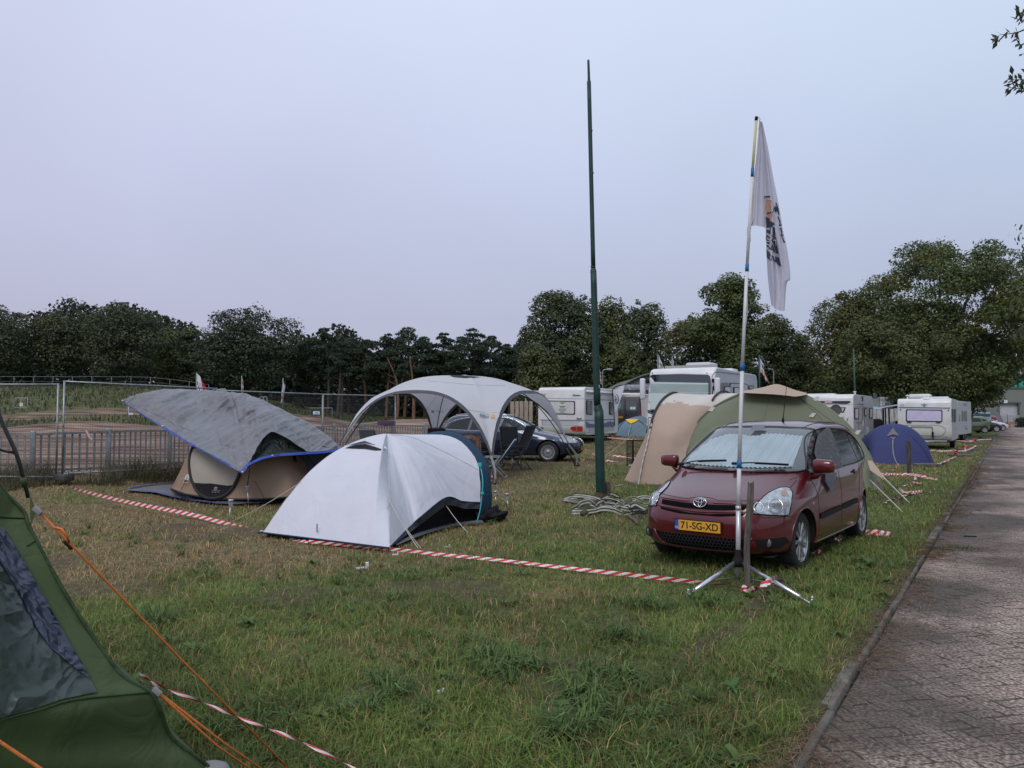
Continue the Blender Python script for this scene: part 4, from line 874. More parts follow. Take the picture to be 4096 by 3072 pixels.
def wr(p,amp,sc,seed=0.0):
    return amp*(mnoise.noise(Vector((p[0]*sc+seed,p[1]*sc,p[2]*sc*1.3)))+.5*mnoise.noise(Vector((p[0]*sc*2.3+seed,p[1]*sc*2.3,p[2]*sc*2.6))))
def displaced(fn,amp,sc,seed,dirv=(0,-1,0)):
    D=Vector(dirv)
    return lambda a,b:(lambda p:p+D*wr(p,amp,sc,seed))(fn(a,b))
WHITE_F=fabric('white_tent_cloth',(.62,.625,.69),wr=.26,wscale=2.2,var=.03,st=(1,1,.45)); DGREY_F=fabric('dark_grey_cloth',(.045,.047,.055),wr=.5,wscale=6,trl=.03); NAVY_F=fabric('navy_cloth',(.016,.045,.085),wr=.3,wscale=5,trl=.05)
BLACK_F=fabric('black_cloth',(.010,.010,.013),wr=.5,wscale=7,trl=0); ROPE=M('guy_rope',(.50,.47,.40),.8,var=.1); OROPE=M('orange_rope',(.62,.17,.035),.7,var=.15,scale=90); TEAL=M('teal_strap',(.03,.42,.40),.6,var=.05)
# ---------------- white tent ----------------
def white_tent():
    C=P(1547,1735,11.6); A=G(1052,2130,.07); B=G(1557,2191,.06); E=P(1912,2085,11.93)
    o=thing('white_dome_tent','white tunnel dome tent with dark hem and navy door arch, in front of the shelter','tent',G(1500,2120)); og=o.location.copy()
    F2=Vector((-2.55,13.2,.05))
    hoop=[P(1921,2010,11.97),P(1922,1960,12.0),P(1919,1889,12.1),P(1908,1848,12.2),P(1885,1809,12.3),P(1845,1767,12.45),P(1796,1744,12.6),P(1736,1738,12.75),P(1680,1752,12.9),P(1640,1800,13.05),P(1612,1880,13.15),F2]
    per=[(A,.22,'g')]
    def seg(a,b,n,bul,kind): 
        return [(a.lerp(b,(i+1)/n),bul,kind) for i in range(n)]
    peri=[]
    peri+= [(A.lerp(B,i/8),.20-.03*math.sin(PI*i/8),0) for i in range(8)]
    M1=P(1786,1990,11.2); M0=P(1690,2062,10.6)
    peri+= [(q,b_,0) for q,b_ in zip(path([B,P(1640,2108,10.35),M0,M1,P(1850,2003,11.6),hoop[0]],3),[.03,.04,.06,.07,.08,.09,.09,.10,.10,.10,.10,.10,.10,.10,.09,.08])]
    hp=path(hoop,2); peri+= [(q,-.02+.05*abs(i/len(hp)-.25),1) for i,q in enumerate(hp[1:])]
    Bk=Vector((-3.0,12.6,.05)); peri+= [(q,.2,0) for q in path([F2,Bk,Vector((-3.45,12.0,.04)),A],3)[1:]]
    n=len(peri)-1; ctr=(A+B+F2+hoop[0])/4; ctr.z=0
    def fn(a,b):
        i=min(int(a*n),n-1); f=a*n-i; q=peri[i][0].lerp(peri[i+1][0],f); bul=peri[i][1]*(1-f)+peri[i+1][1]*f
        p=C.lerp(q,b); out=(q-C); out.z=0; out=out.normalized() if out.length>0 else out
        s=math.sin(PI*b**.85); p=p+(out*.75+Vector((0,0,.9)))*bul*s*1.25
        cr_=math.exp(-abs(a*n-8)/1.2)*.05*math.sin(PI*b)   # crease towards the near corner
        p=p+out*cr_*.6
        k=wr(p,.010,2.2,3)+ .007*math.sin(a*n*2.6+2.2*math.sin(b*5))*ss(b*1.4)*(1-.4*ss((b-.8)*5))*(1 if a*n>8 else .5)
        k+=(.007 if a*n>8.3 else .002)*(1-2.4*abs(mnoise.noise(Vector((a*n*1.0,b*1.4+a*n*.5,3)))))*ss(b*2.5)*ss((1-b)*6)
        return p+out*k-og
    mb=MB().grid(fn,n*8,48); fly=mb.build('fly_sheet',WHITE_F,o)
    wmb=MB(); wmb.v=[tuple(Vector(v)+og) for v in mb.v]; wmb.f=mb.f; S=Surf(wmb)
    tr=MB(); tr.tube([p-og+Vector((0,-.012,0)) for p in path([A,A.lerp(B,.35)-Vector((0,0,.0)),A.lerp(B,.7),B],6)],.012,5); tr.tube([p-og for p in path([B,P(1640,2107,10.35),M0,M1,P(1850,2006,11.6),hoop[0]],6)],.010,5); tr.build('hem_piping',NAVY_F,o)
    # dark hem skirt along the ground and the raised dark flap at the vestibule
    sk=MB(); A2=A+Vector((.03,.05,-.02)); B2=B+Vector((0,.06,-.02))
    sk.grid(lambda a,b:A2.lerp(B2,a)+Vector((0,.03,.03-.10*b*(1+.1*math.sin(a*25))))-og,30,2)
    sk.build('dark_hem',BLACK_F,o)
    fl=MB(); up=[B,P(1640,2107,10.35),M0,M1,P(1850,2006,11.6),hoop[0]]; lo=[B,P(1655,2118,10.4),P(1705,2080,10.7),P(1790,2022,11.25),P(1855,2034,11.6),P(1921,2035,11.95)]
    fl.grid(lambda a,b:(spl(up,a).lerp(spl(lo,a),b)+Vector((0,.02*math.sin(a*40+b*3),0)))-og+Vector((0,-.008,0)),40,5); fl.build('rolled_flap',DGREY_F,o)
    iw=MB(); lo2=[G(1565,2186,.02),G(1640,2155,.02),G(1710,2130,.02),G(1790,2110,.02),G(1860,2098,.02),G(1922,2092,.02)]
    iw.grid(lambda a,b:spl(lo,a).lerp(spl(lo2,a)+Vector((-.05,.12,0)),b)+Vector((0,.10,0))*math.sin(PI*b)-og+Vector((0,.04,0)),40,8); iw.build('inner_wall',BLACK_F,o)
    ed=MB(); lip=path([p+Vector((.04,-.05,.035)) for p in lo2],8); ed.ribbon([p-og for p in lip],.10,up=(0,-.3,1)); ed.build('groundsheet_edge',M('groundsheet',(.085,.09,.10),.5,var=.2),o)
    # door arch cap
    ct=(E+F2)/2; ct.z=.02; nv=Vector((.54,.84,0)).normalized()
    full=[P(1912,2088,11.95)]+hoop; 
    def cap(a,b):
        q=spl(full,a); t=b*PI/2; return ct+(q-ct)*(math.cos(t)**.7 if b<1 else 0)*(1.0+.07*math.sin(PI*min(1,b*2.2)))+nv*(.14+.75*(1-(q.z/1.5)*.55))*math.sin(t)*1.0-og
    MB().grid(cap,44,12).build('door_panel',NAVY_F,o)
    rb=MB(); rb.grid(lambda a,b:spl(hoop,a*.95)+(spl(hoop,a*.95)-ct).normalized()*(.005+.055*b*math.sin(PI*min(1,.15+a)))+nv*.13*b+Vector((0,0,.0))-og,40,3); rb.build('arch_band',NAVY_F,o)
    sm=MB(); seam(sm,S,[(1547,1736),(1552,1830),(1560,1930),(1562,2040),(1560,2165)],.004,.002,og); seam(sm,S,[(1549,1738),(1640,1748),(1740,1790),(1850,1845),(1912,1880)],.004,.002,og); sm.build('seam',M('seam_grey',(.38,.38,.43),.8),o)
    vt=MB(); decal(vt,S,[(1380,1794),(1420,1784),(1462,1778),(1500,1789),(1538,1802),(1500,1803),(1460,1797),(1420,1796)],.010,14,og); vt.build('vent',BLACK_F,o)
    vh=MB(); pp=[S.hit(a,b,.05)[0]-og for a,b in ((1380,1795),(1462,1775),(1538,1803))]; tt=[S.hit(a,b,.004)[0]-og for a,b in ((1420,1770),(1470,1752),(1520,1762))]; vh.add(pp+tt,[(0,1,4,3),(1,2,5,4)]); vh.tube(pp,.006,5); vh.build('vent_hood',WHITE_F,o)
    sp=MB(); tp=[P(1922,1866,12.0),P(1931,1920,11.9),P(1928,1975,11.85),P(1920,2040,11.8),G(1906,2092,.03)]; sp.ribbon([p-og for p in path(tp,5)],.013,up=(0,-1,0)); sp.box(P(1918,1858,11.95)-og,(.06,.02,.055)); sp.box(P(1929,1972,11.83)-og,(.05,.015,.035)); sp.build('teal_strap',TEAL,o)
    g=MB(); a=S.hit(1204,1931)[0]; b=G(914,2093,.02); rope(g,a,b,.006,.03,og); a=S.hit(1547,1988)[0]; b=G(1674,2197,.02); rope(g,a,b,.005,.02,og); rope(g,a.lerp(b,.62),b+Vector((.03,.03,0)),.004,.0,og)
    rope(g,P(1785,2024,11.2),G(1873,2132,.02),.005,.02,og); rope(g,P(1936,1925,12.6),G(1995,2018,.02),.004,.02,og); g.tube([p-og for p in path([S.hit(1547,1988,.01)[0],S.hit(1550,2015,.02)[0],S.hit(1546,2038,.02)[0]],4)],.004,5); g.build('guy_rope',ROPE,o)
    tg=MB(); tg.box(S.hit(1272,2128,.01)[0]-og+Vector((0,-.03,.05)),(.012,.01,.11)); tg.box(A-og+Vector((-.04,0,0)),(.06,.05,.02)); tg.build('peg_loop',NAVY_F,o)
    # crumpled bag beside the door
    bg=thing('black_bag','crumpled black plastic bag lying beside the door of the white tent','bag',G(1950,2085)); m=MB(); m.sphere((0,0,.09),.28,36,sz=(1.15,.8,.45))
    m.v=[tuple(Vector(v)*(.82+.7*mnoise.noise(Vector(v)*9))+Vector((0,0,abs(mnoise.noise(Vector(v)*16))*.09))) for v in m.v]; m.build('bag',BLACK_F,bg)
white_tent()
# ---------------- generic shell tent ----------------
def shell(base,sil,Yf,Ys,Yb,bulge=.12,mid=.52,gz=.02,amp=.006):
    n=len(base); r0=[]; r1=[]; r2=[]; r3=[]; r4=[]
    for i in range(n):
        yf=Yf[i] if isinstance(Yf,(list,tuple)) else Yf; ys=Ys[i] if isinstance(Ys,(list,tuple)) else Ys
        a=P(base[i][0],base[i][1],yf); b=P(sil[i][0],sil[i][1],ys); r0.append(a); m=a.lerp(b,mid)+Vector((0,-bulge*1.2,bulge*1.0))*(min(1,(b.z-a.z)/.8)); r1.append(m); r2.append(b)
        c=b.copy(); c.y=Yb; c.x=b.x*(.5)+a.x*.5; c.z=a.z; d=b.lerp(c,.5)+Vector((0,bulge,bulge)); r3.append(d); r4.append(c)
    return patch([r0,r1,r2,r3,r4])
# ---------------- tan pop-up tent with the grey tarpaulin ----------------
TAN=fabric('tan_canvas',(.30,.205,.145),wr=.30,wscale=2.5,var=.05,trl=.06,st=(1,1,.6)); BEIGE=fabric('beige_canvas',(.37,.34,.29),wr=.15,wscale=2,var=.03,trl=.06)
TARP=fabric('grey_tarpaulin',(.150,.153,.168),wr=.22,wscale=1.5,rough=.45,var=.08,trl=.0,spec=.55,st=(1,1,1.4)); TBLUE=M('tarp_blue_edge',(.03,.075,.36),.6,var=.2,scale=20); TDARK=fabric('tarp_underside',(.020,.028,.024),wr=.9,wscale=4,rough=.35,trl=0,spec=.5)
def popup_tent():
    o=thing('popup_tent','tan pop up tent with round black framed door under the grey tarpaulin','tent',G(960,1995)); og=o.location.copy()
    base=[(686,1957),(740,1977),(837,1993),(930,1998),(1040,1998),(1154,1990),(1205,1978),(1262,1962)]; sil=[(688,1956),(722,1888),(772,1796),(860,1752),(1010,1745),(1110,1768),(1176,1826),(1260,1960)]
    Yf=[15.0,14.6,14.3,14.2,14.2,14.3,14.6,15.0]
    fn=shell(base,sil,Yf,[y+.8 for y in Yf],16.4,.16); f2=displaced(fn,.03,1.8,5)
    mb=MB().grid(lambda a,b:f2(b,a),48,40); S=Surf(mb); mb.v=[tuple(Vector(v)-og) for v in mb.v]; mb.build('shell',TAN,o)
    ring=[(776,1792),(764,1830),(763,1868),(770,1915),(788,1955),(812,1982),(850,1995),(893,1987),(925,1962),(948,1925),(962,1888),(965,1840),(945,1790),(900,1756),(850,1745),(805,1760)]
    q=[Vector((a,b,0)) for a,b in ring]; q.append(q[0]); sp=[spl(q,i/64) for i in range(64)]
    d=MB(); inner=[(a.x,a.y) for a in sp]; decal(d,S,[p for p in inner],.02,14,og); d.build('door',BEIGE,o,None)
    lowr=[p for p in inner if p[1]>1931]; lowr=sorted(lowr,key=lambda p:math.atan2(p[1]-1925,p[0]-850)); d2=MB(); decal(d2,S,[(778,1931)]+[(a,b) for a,b in sorted(lowr,key=lambda p:-math.atan2(p[1]-1931,-(p[0]-850)) if False else p[0])]+[(944,1938),(912,1943),(850,1934)],.034,12,og); d2.build('door_bottom',BLACK_F,o)
    rg=MB(); pts=[S.hit(a.x,a.y,.028)[0]-og for a in sp]; rg.tube(pts,.030,8,closed=True); rg.build('door_frame',M('black_binding',(.018,.017,.019),.75,var=.2,bump=.4),o)
    lg=MB(); hx=[(868+6*math.cos(PI/3*i+.5),1955+6*math.sin(PI/3*i+.5)) for i in range(7)]; lg.tube([S.hit(a,b,.045)[0]-og for a,b in hx],.006,4); lg.tube([S.hit(a,b,.045)[0]-og for a,b in ((864,1957),(868,1952),(868,1958),(872,1953))],.004,4)
    for k in range(5): lg.tube([S.hit(855+k*6,1970,.045)[0]-og,S.hit(858+k*6,1970.3,.045)[0]-og],.006,4)
    for k in range(8): lg.tube([S.hit(854+k*4,1964,.045)[0]-og,S.hit(856+k*4,1964.2,.045)[0]-og],.004,4)
    lg.build('logo',M('logo_grey',(.45,.45,.45),.6,var=0),o)
    l2=MB()
    for poly in ([(748,1906),(756,1897),(762,1897),(764,1915),(745,1915)],): decal(l2,S,poly,.03,8,og)
    l2.tube([S.hit(a,b,.03)[0]-og for a,b in oval(750,1926,11,7,14)],.006,4); l2.tube([S.hit(a,b,.03)[0]-og for a,b in ((736,1918),(750,1916),(764,1921))],.008,4); l2.build('side_logo',M('logo_pale',(.55,.54,.50),.6,var=0),o)
    hm=MB(); hm.tube([P(a,b+1,y)-og+Vector((0,-.02,.01)) for (a,b),y in zip(base,Yf)],.02,6); hm.build('hem',M('black_binding',(.018,.017,.019),.75),o)
    gr=MB(); rope(gr,S.hit(757,1905,.03)[0],S.hit(733,1966,.05)[0],.005,0,og); rope(gr,P(999,1875,14.0),P(990,1940,13.9),.008,0,og); rope(gr,P(990,1940,13.9),G(972,1995,.03),.004,0,og); rope(gr,S.hit(1020,1925,.02)[0],S.hit(1058,1992,.02)[0],.003,0,og); gr.build('cord',BLACK_F,o)
    vn_=MB(); decal(vn_,S,[(1170,1822),(1180,1822),(1184,1850),(1174,1846)],.02,8,og); vn_.build('side_vent',BLACK_F,o)
popup_tent()
def tarpaulin():
    o=thing('grey_tarpaulin','large grey tarpaulin with blue hem slung from the mesh fence over the pop up tent','tarpaulin',P(967,1888,13.4)); og=o.location.copy()
    front=[(489,1604,16.7),(620,1688,15.5),(760,1772,14.3),(870,1833,13.75),(967,1888,13.45),(1003,1846,13.6),(1038,1778,13.9),(1085,1729,14.3),(1146,1752,14.4),(1205,1790,14.5),(1240,1810,14.5),(1300,1808,14.7),(1369,1797,15.0)]
    top=[(489.5,1603,16.75),(610,1580,16.9),(700,1566,17.0),(780,1563,16.9),(885,1569,16.5),(950,1578,16.2),(1000,1589,16.0),(1060,1611,15.9),(1120,1641,15.8),(1185,1674,15.7),(1240,1700,15.6),(1310,1745,15.4),(1370,1796,15.05)]
    r0=[P(*q) for q in front]; r3=[P(*q) for q in top]; r1=[]; r2=[]; r4=[]
    for i,(a,b) in enumerate(zip(r0,r3)):
        w=min(1,(b-a).length/1.2); r1.append(a.lerp(b,.33)+Vector((0,-.05,.10))*w*(1.3 if 5<=i<=9 else .5)); r2.append(a.lerp(b,.68)+Vector((0,-.06,.10))*w); r4.append(b+Vector((.2,1.2,-.8))*w)
    r1[4]+=Vector((0,-.10,.05)); r2[3]+=Vector((0,.10,-.10)); r2[4]+=Vector((0,.12,-.12)); r1[3]+=Vector((0,.05,-.05)); r2[6]+=Vector((0,-.12,.1))
    pf=patch([r0,r1,r2,r3,r4]); rn=random.Random(2)
    def fn(a,b):
        p=pf(a,b); k=wr(p,.035,1.5,9)+wr(p,.010,5,2)
        # sharp packing creases in both directions
        s=min(b*12%3,3-b*12%3)*0; e=abs(((b*9.0)%1)-.5); f=abs(((a*3.2)%1)-.5); k-= .022*(max(0,1-e*9)+max(0,1-f*16))*min(1,(1-abs(2*b-1))*6); q1=Vector((p.x*.9+p.z*1.1,p.x*3.2-p.z*3.8,2)); k+=.060*(1-2.2*abs(mnoise.noise(q1)))*ss(a*3)+.034*(1-2*abs(mnoise.noise(q1*2.3)))+.016*(1-2*abs(mnoise.noise(q1*5.1)))
        dent=math.exp(-(((p.x+6.6)/.25)**2+((p.z-1.45)/.28)**2)); return p+Vector((0,-1,.3))*k+Vector((0,.14,-.06))*dent
    mb=MB().grid(lambda a,b:fn(a,b)-og,110,240); mb.build('sheet',TARP,o)
    blue=[(967,1888,13.45),(985,1866,13.5),(1003,1853,13.55),(1051,1832,13.8),(1111,1820,14.1),(1168,1816,14.2),(1240,1811,14.4),(1300,1807,14.6),(1369,1797,14.95)]
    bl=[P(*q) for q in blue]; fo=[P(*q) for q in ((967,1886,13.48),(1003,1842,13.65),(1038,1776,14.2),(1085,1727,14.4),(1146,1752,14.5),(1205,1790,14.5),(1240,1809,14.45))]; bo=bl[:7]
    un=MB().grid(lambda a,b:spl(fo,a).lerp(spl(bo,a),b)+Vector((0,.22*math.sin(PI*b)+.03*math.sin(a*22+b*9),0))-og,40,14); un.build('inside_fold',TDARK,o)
    eb=MB(); eb.ribbon([p-og+Vector((0,-.012,0)) for p in path([P(*q) for q in front[:5]],10)],.036,up=(0,-1,.25)); eb.ribbon([p-og+Vector((0,-.02,0)) for p in path(bl,8)],.048,up=(0,-1,.2)); eb.ribbon([p-og+Vector((0,-.012,.01)) for p in path([P(*q) for q in top[:3]],10)[:9]],.03,up=(0,-1,.25)); eb.build('blue_hem',TBLUE,o)
    ey=MB()
    for q in ((970,1889,13.4),(1089,1823,13.9),(650,1705,15.2),(490,1604,16.65)): ey.lathe([(.008,-.012),(.020,-.010),(.020,0),(.008,0)],P(*q)-og,'Y',10)
    ey.build('eyelet',M('brass',(.6,.6,.58),.35,.8),o)
    gs=thing('groundsheet_tarpaulin','flat grey groundsheet with blue edges spread under the pop up tent','groundsheet',G(860,2000)); g2=gs.location.copy()
    fr=[(505,1962),(600,1972),(680,1990),(755,2004),(880,2018),(1030,2017),(1160,2000),(1240,1985)]; bk=[(512,1957),(600,1942),(700,1930),(800,1928),(900,1930),(1030,1930),(1160,1930),(1240,1930)]
    r0=[G(a,b,.025) for a,b in fr]; r1=[G(a,b,.03) for a,b in bk]
    MB().grid(lambda a,b:(lambda p:p+Vector((0,0,.015+.02*mnoise.noise(p*4)))-g2)(spl(r0,a).lerp(spl(r1,a),b)),60,14).build('sheet',TARP,gs)
    e=MB(); e.ribbon([p-g2+Vector((0,0,.035)) for p in path(r0,6)],.05); e.ribbon([p-g2+Vector((0,0,.045)) for p in path(r1[:4],6)],.07); e.build('blue_hem',TBLUE,gs)
    st=MB(); st.sphere((0,0,.03),.16,12,sz=(1.6,.6,.35)); st.v=[tuple(Vector(v)*(1+.5*mnoise.noise(Vector(v)*12))) for v in st.v]; b=st.build('crumpled_strap',BLACK_F,None); b.location=G(775,2002,.02); tag(b,'crumpled black strap bundle at the front hem of the pop up tent','strap')
tarpaulin()
SLATE=fabric('slate_cloth',(.165,.185,.225),wr=.5,wscale=3,trl=.06)
def slate_tent():
    o=thing('grey_ridge_tent','slate grey tent wall showing between the pop up tent and the white tent','tent',G(1290,1975)); og=o.location.copy()
    base=[(1170,1950),(1215,1968),(1270,1968),(1330,1968),(1400,1965)]; sil=[(1176,1815),(1215,1800),(1290,1796),(1345,1800),(1400,1850)]
    fn=displaced(shell(base,sil,[15.6]*5,[16.1]*5,17.0,.04),.03,2.5,1); MB().grid(lambda a,b:fn(b,a)-og,20,24).build('wall',SLATE,o)
    s=MB(); s.tube([P(1212,1806,15.9)-og,P(1250,1850,15.6)-og,P(1262,1880,15.5)-og],.008,4); s.build('seam',BLACK_F,o)
slate_tent()
# ---------------- white event shelter ----------------
GREYB=fabric('shelter_grey_band',(.085,.085,.095),wr=.4,wscale=5,trl=.05); SHW=fabric('shelter_cloth',(.64,.645,.69),wr=.30,wscale=2.4,var=.02,trl=.34,st=(1,1,.5))
def shelter():
    L1=on(-4.79,19.86); L2=on(-.39,17.6); L3=on(1.87,22.0); L4=on(-2.53,24.26); ctr=(L1+L2+L3+L4)/4
    o=thing('event_shelter','large white four legged party shelter with dark grey arch bands','shelter',ctr); og=ctr.copy()
    A=P(1839,1502,ctr.y); Ls=[L1,L2,L3,L4]
    def arch(i,t):
        a,b=Ls[i],Ls[(i+1)%4]; p=a.lerp(b,t); h=2.17*max(0,1-abs(2*t-1)**2.6)**.70; mid=(a+b)/2; ind=(ctr-mid); ind.z=0; p=p+ind.normalized()*(.04*math.sin(PI*t)+.36*math.sqrt(h/2.17)); p.z+=h; return p
    T0=.035
    def bd(s):
        i=int(s)%4; f=s-int(s); return arch(i,T0+(1-2*T0)*f)
    def fn(a,b):
        s=a*4; q=bd(s%4 if a<1 else 0.0); hz=(Vector((q.x,q.y,0))-Vector((A.x,A.y,0))); f=s-int(s); cn=abs(2*f-1)**2
        p=A.lerp(q,b); pw=1.9+1.1*cn; p.z=q.z+(A.z-q.z)*(1-b**pw)
        # cloth pulled tight between pole and arch: slight hollow near the legs, ripples
        k=wr(p,.012,2.5,1)+.008*math.sin(p.z*26+3*f)*cn*ss((b-.5)*3); out=hz.normalized() if hz.length>0 else hz
        return p+out*k-og
    mb=MB(); NA,NB=128,26; mb.grid(fn,NA,NB); 
    for k,f in enumerate(mb.f):
        i,j=divmod(k,NB); 
        pass
    S=Surf(mb,Matrix.Translation(og)); mb.build('canopy',[SHW,GREYB],o)
    bd_=MB()
    for i in range(4):
        pts=[arch(i,T0+(1-2*T0)*t/40) for t in range(41)]; a,b=Ls[i],Ls[(i+1)%4]; m=(a+b)/2; out=(m-ctr); out.z=0; out.normalize()
        vs=[];fs=[]
        for t,p in enumerate(pts):
            s=math.sin(PI*t/40)**.7; tn=(pts[min(t+1,40)]-pts[max(t-1,0)]).normalized(); nr=tn.cross(out); nr=nr if nr.z>0 or abs(nr.z)<.01 else -nr; c=(m-p); c.z=-.2; 
            inward=(Vector((m.x,m.y,p.z-.5))-p).normalized(); vs+= [p-og+out*.02+Vector((0,0,.01)),p-og+out*.045+inward*(.03+.075*s)]
        for t in range(40): fs.append((2*t,2*t+1,2*t+3,2*t+2))
        bd_.add(vs,fs)
    bd_.build('arch_band',GREYB,o)
    PM=M('shelter_pole',(.018,.018,.02),.45,var=0)
    for i,L in enumerate(Ls):
        m=MB(); d=(Vector((ctr.x,ctr.y,0))-Vector((L.x,L.y,0))).normalized(); ar=[]
        for k in range(26):
            f=k/25; b=1-f; c=L+d*(Vector((ctr.x-L.x,ctr.y-L.y,0)).length*f); z=L.z+(A.z-L.z-.05)*(1-b**3.0); ar.append(Vector((c.x,c.y,z-.03))-og+d*.04)
        m.tube(ar,.014,6); m.tube([L-og,ar[2]],.016,6); m.build('pole',PM,o)
        q=MB(); q.lathe([(0,.0),(.10,0),(.085,.05),(.03,.12),(.02,.18)],L-og,'Z',12); q.build('foot',PM,o)
        w=MB(); w.ribbon([L-og+Vector((0,-.03,.10)),L-og+Vector((0,-.02,.32)),bd(i+.0)-og+Vector((0,-.03,0))],.05,up=(0,-1,0)); w.build('webbing',M('grey_webbing',(.20,.20,.21),.7),o)
    v=MB(); decal(v,S,[(1795,1504),(1840,1503),(1925,1511),(1880,1512),(1858,1513),(1820,1510)],.02,20,og); v.build('roof_vent',BLACK_F,o)
    s=MB(); seam(s,S,[(1712,1524),(1800,1531),(1900,1540),(2020,1542)],.004,.004,og,k=10); seam(s,S,[(1868,1640),(1920,1647),(1985,1650),(2040,1640)],.004,.004,og); seam(s,S,[(1683,1636),(1730,1640),(1780,1640),(1822,1638)],.004,.004,og); s.build('seam',M('seam_grey',(.38,.38,.43),.8),o)
    ink=M('navy_ink',(.05,.08,.13),.6,var=0); orn=M('orange_ink',(.50,.17,.03),.6,var=.2,scale=60,col2=(.62,.42,.22))
    place_text('Coleman',S,1937,1664,8.5,ink,o,og,bold=.002,roll=0); place_text('Event Shelter',S,1938,1672,5.5,ink,o,og)
    fr=MB(); fr.tube([S.hit(a,b,.012)[0]-og for a,b in ((1919,1656),(1955,1659),(1955,1668),(1919,1665),(1919,1656))],.004,4); fr.build('logo_frame',ink,o)
    oc=MB(); decal(oc,S,oval(1971,1665,8.5,8,16),.012,5,og); decal(oc,S,[(1964,1673),(1982,1674),(1982,1676),(1964,1675)],.013,8,og); oc.build('orange_logo',orn,o)
    oc=MB(); decal(oc,S,oval(1731,1646,6.5,3.5,12),.012,5,og); oc.build('inner_logo',orn,o); place_text('Coleman',S,1760,1646,5.5,ink,o,og)
    return Ls
shelter()
# ---------------- camping furniture ----------------
def chair(name,label,loc,rz,cloth,frame,w=.54,hb=1.12,lean=.28,grp='folding camping chairs',seat=.44,arms=True,tag_=None):
    o=thing(name,label,'camping chair',loc,rz,grp); r=.012; fr=MB(); x=w/2
    for s in (-1,1):
        fr.tube([(s*x,.02,seat),(s*x,.10+lean*.15,seat+.12),(s*x,.18+lean,hb)],r,6); fr.tube([(s*x,-.42,seat+.02),(s*x,.05,seat-.01)],r,6)
        fr.tube([(s*x,.30,.0),(s*x,-.18,seat+.2 if arms else seat)],r,6); fr.tube([(s*x,-.36,.0),(s*x,.12,seat+.2 if arms else seat)],r,6)
    fr.tube([(-x,.18+lean,hb),(x,.18+lean,hb)],r,6); fr.tube([(-x,-.42,seat+.02),(x,-.42,seat+.02)],r,6); fr.tube([(-x,.30,.03),(x,.30,.03)],r,6); fr.tube([(-x,-.36,.03),(x,-.36,.03)],r,6); fr.build('frame',frame,o)
    if arms:
        for s in (-1,1):
            a=MB(); a.box((s*x,-.06,seat+.215),(.045,.42,.025),bev=.01); a.build('armrest',frame,o)
    b=MB(); b.grid(lambda a,c:Vector(((a-.5)*w*.96,.10+lean*.15+(.08+lean*.85)*c+.03*math.sin(PI*a)*1,seat+.10+(hb-seat-.12)*c)),8,10); b.build('backrest',cloth,o,solid=.012)
    q=MB(); q.grid(lambda a,c:Vector(((a-.5)*w*.96,-.40+.47*c,seat-.02-.05*math.sin(PI*a)*math.sin(PI*c))),8,8); q.build('seat',cloth,o,solid=.012)
    if tag_: t=MB(); t.box((.1,-.2,seat-.17),(.08,.006,.12)); t.build('label_tag',WHP,o)
    return o
CHD=M('charcoal_mesh',(.022,.023,.028),.8,var=.15,scale=40,bump=.2,bscale=120); CFR=M('chair_frame_dark',(.05,.052,.058),.4,.5,var=0); CBL=fabric('chair_blue',(.012,.13,.24),wr=.2,wscale=5,trl=.1); CFW=M('chair_frame_pale',(.52,.53,.55),.35,.4,var=0)
chair('folding_chair','dark high backed folding chair seen from the side, nearest the blue estate car wheel',G(2068,1880),R(-62),CHD,CFR,hb=1.22,tag_=True)
chair('folding_chair','dark folding chair with its back square to us, beside the blue estate car',GY(2042,22.6),R(8),CHD,CFR)
chair('folding_chair','dark chair back poking up behind the navy arch of the white tent',GY(1745,21.6),R(4),CHD,CFR,w=.50)
chair('folding_chair','dark folded chair leaning by the bar fence left of the shelter arch',GY(1487,24),R(30),CHD,CFR,hb=.98)
chair('beach_chair','blue folding chair with pale tube frame behind the nearest shelter leg',GY(1978,19.1),R(-96),CBL,CFW,w=.5,hb=.95,seat=.30,lean=.35)
fz=chair('fur_chair','dark chair with a brown shaggy fur thrown over its back',GY(1885,18.6),R(150),CHD,CFR,hb=.98,lean=.18)
def fur():
    m=MB(); rs=random.Random(4); org=GY(1885,18.6)
    for i in range(900):
        u=rs.uniform(1848,1922); side=(u>1900); v=rs.uniform(1742,1752); Y=18.35+rs.uniform(-.06,.03); l=rs.uniform(.08,.22)*(2.4 if side else 1); p=P(u,v+(rs.uniform(0,30) if side else 0),Y); q=p+Vector((rs.uniform(-.05,.05),rs.uniform(-.08,.02),-l)); k=rs.random()
        s=.006; m.add([p+Vector((-s,0,0)),p+Vector((s,0,0)),q],[(0,1,2)],0 if k<.6 else 1)
    m.v=[tuple(Vector(v)-org) for v in m.v]; o=m.build('fur_throw',[M('fur_brown',(.13,.065,.045),.9,var=.3),M('fur_light',(.26,.16,.11),.9,var=.3)],None); o.location=org; tag(o,'brown shaggy fur throw hanging over a camping chair','fur throw')
fur()
def small_table():
    o=thing('camping_stool','low blue topped folding stool behind the white tent','stool',GY(1938,19.3)); m=MB(); m.box((0,0,.36),(.38,.34,.03),bev=.01); m.build('seat',CBL,o)
    f=MB()
    for s in (-1,1): f.tube([(s*.18,-.16,0),(s*.18,.16,.35)],.011,6); f.tube([(s*.18,.16,0),(s*.18,-.16,.35)],.011,6)
    f.build('frame',CFW,o)
    c=thing('paper_cup','red and white paper cup lying in the grass by the shelter foot','cup',G(1952,1914)); q=MB(); q.lathe([(0,0),(.032,0),(.042,.11),(.036,.11),(.028,.005)],(0,0,.04),'X',14); q.build('cup',M('cup_red',(.55,.06,.05),.5,var=0),c); r=MB(); r.lathe([(.0425,.085),(.0428,.11),(.0435,.112)],(0,0,.04),'X',14); r.build('rim',WHP,c)
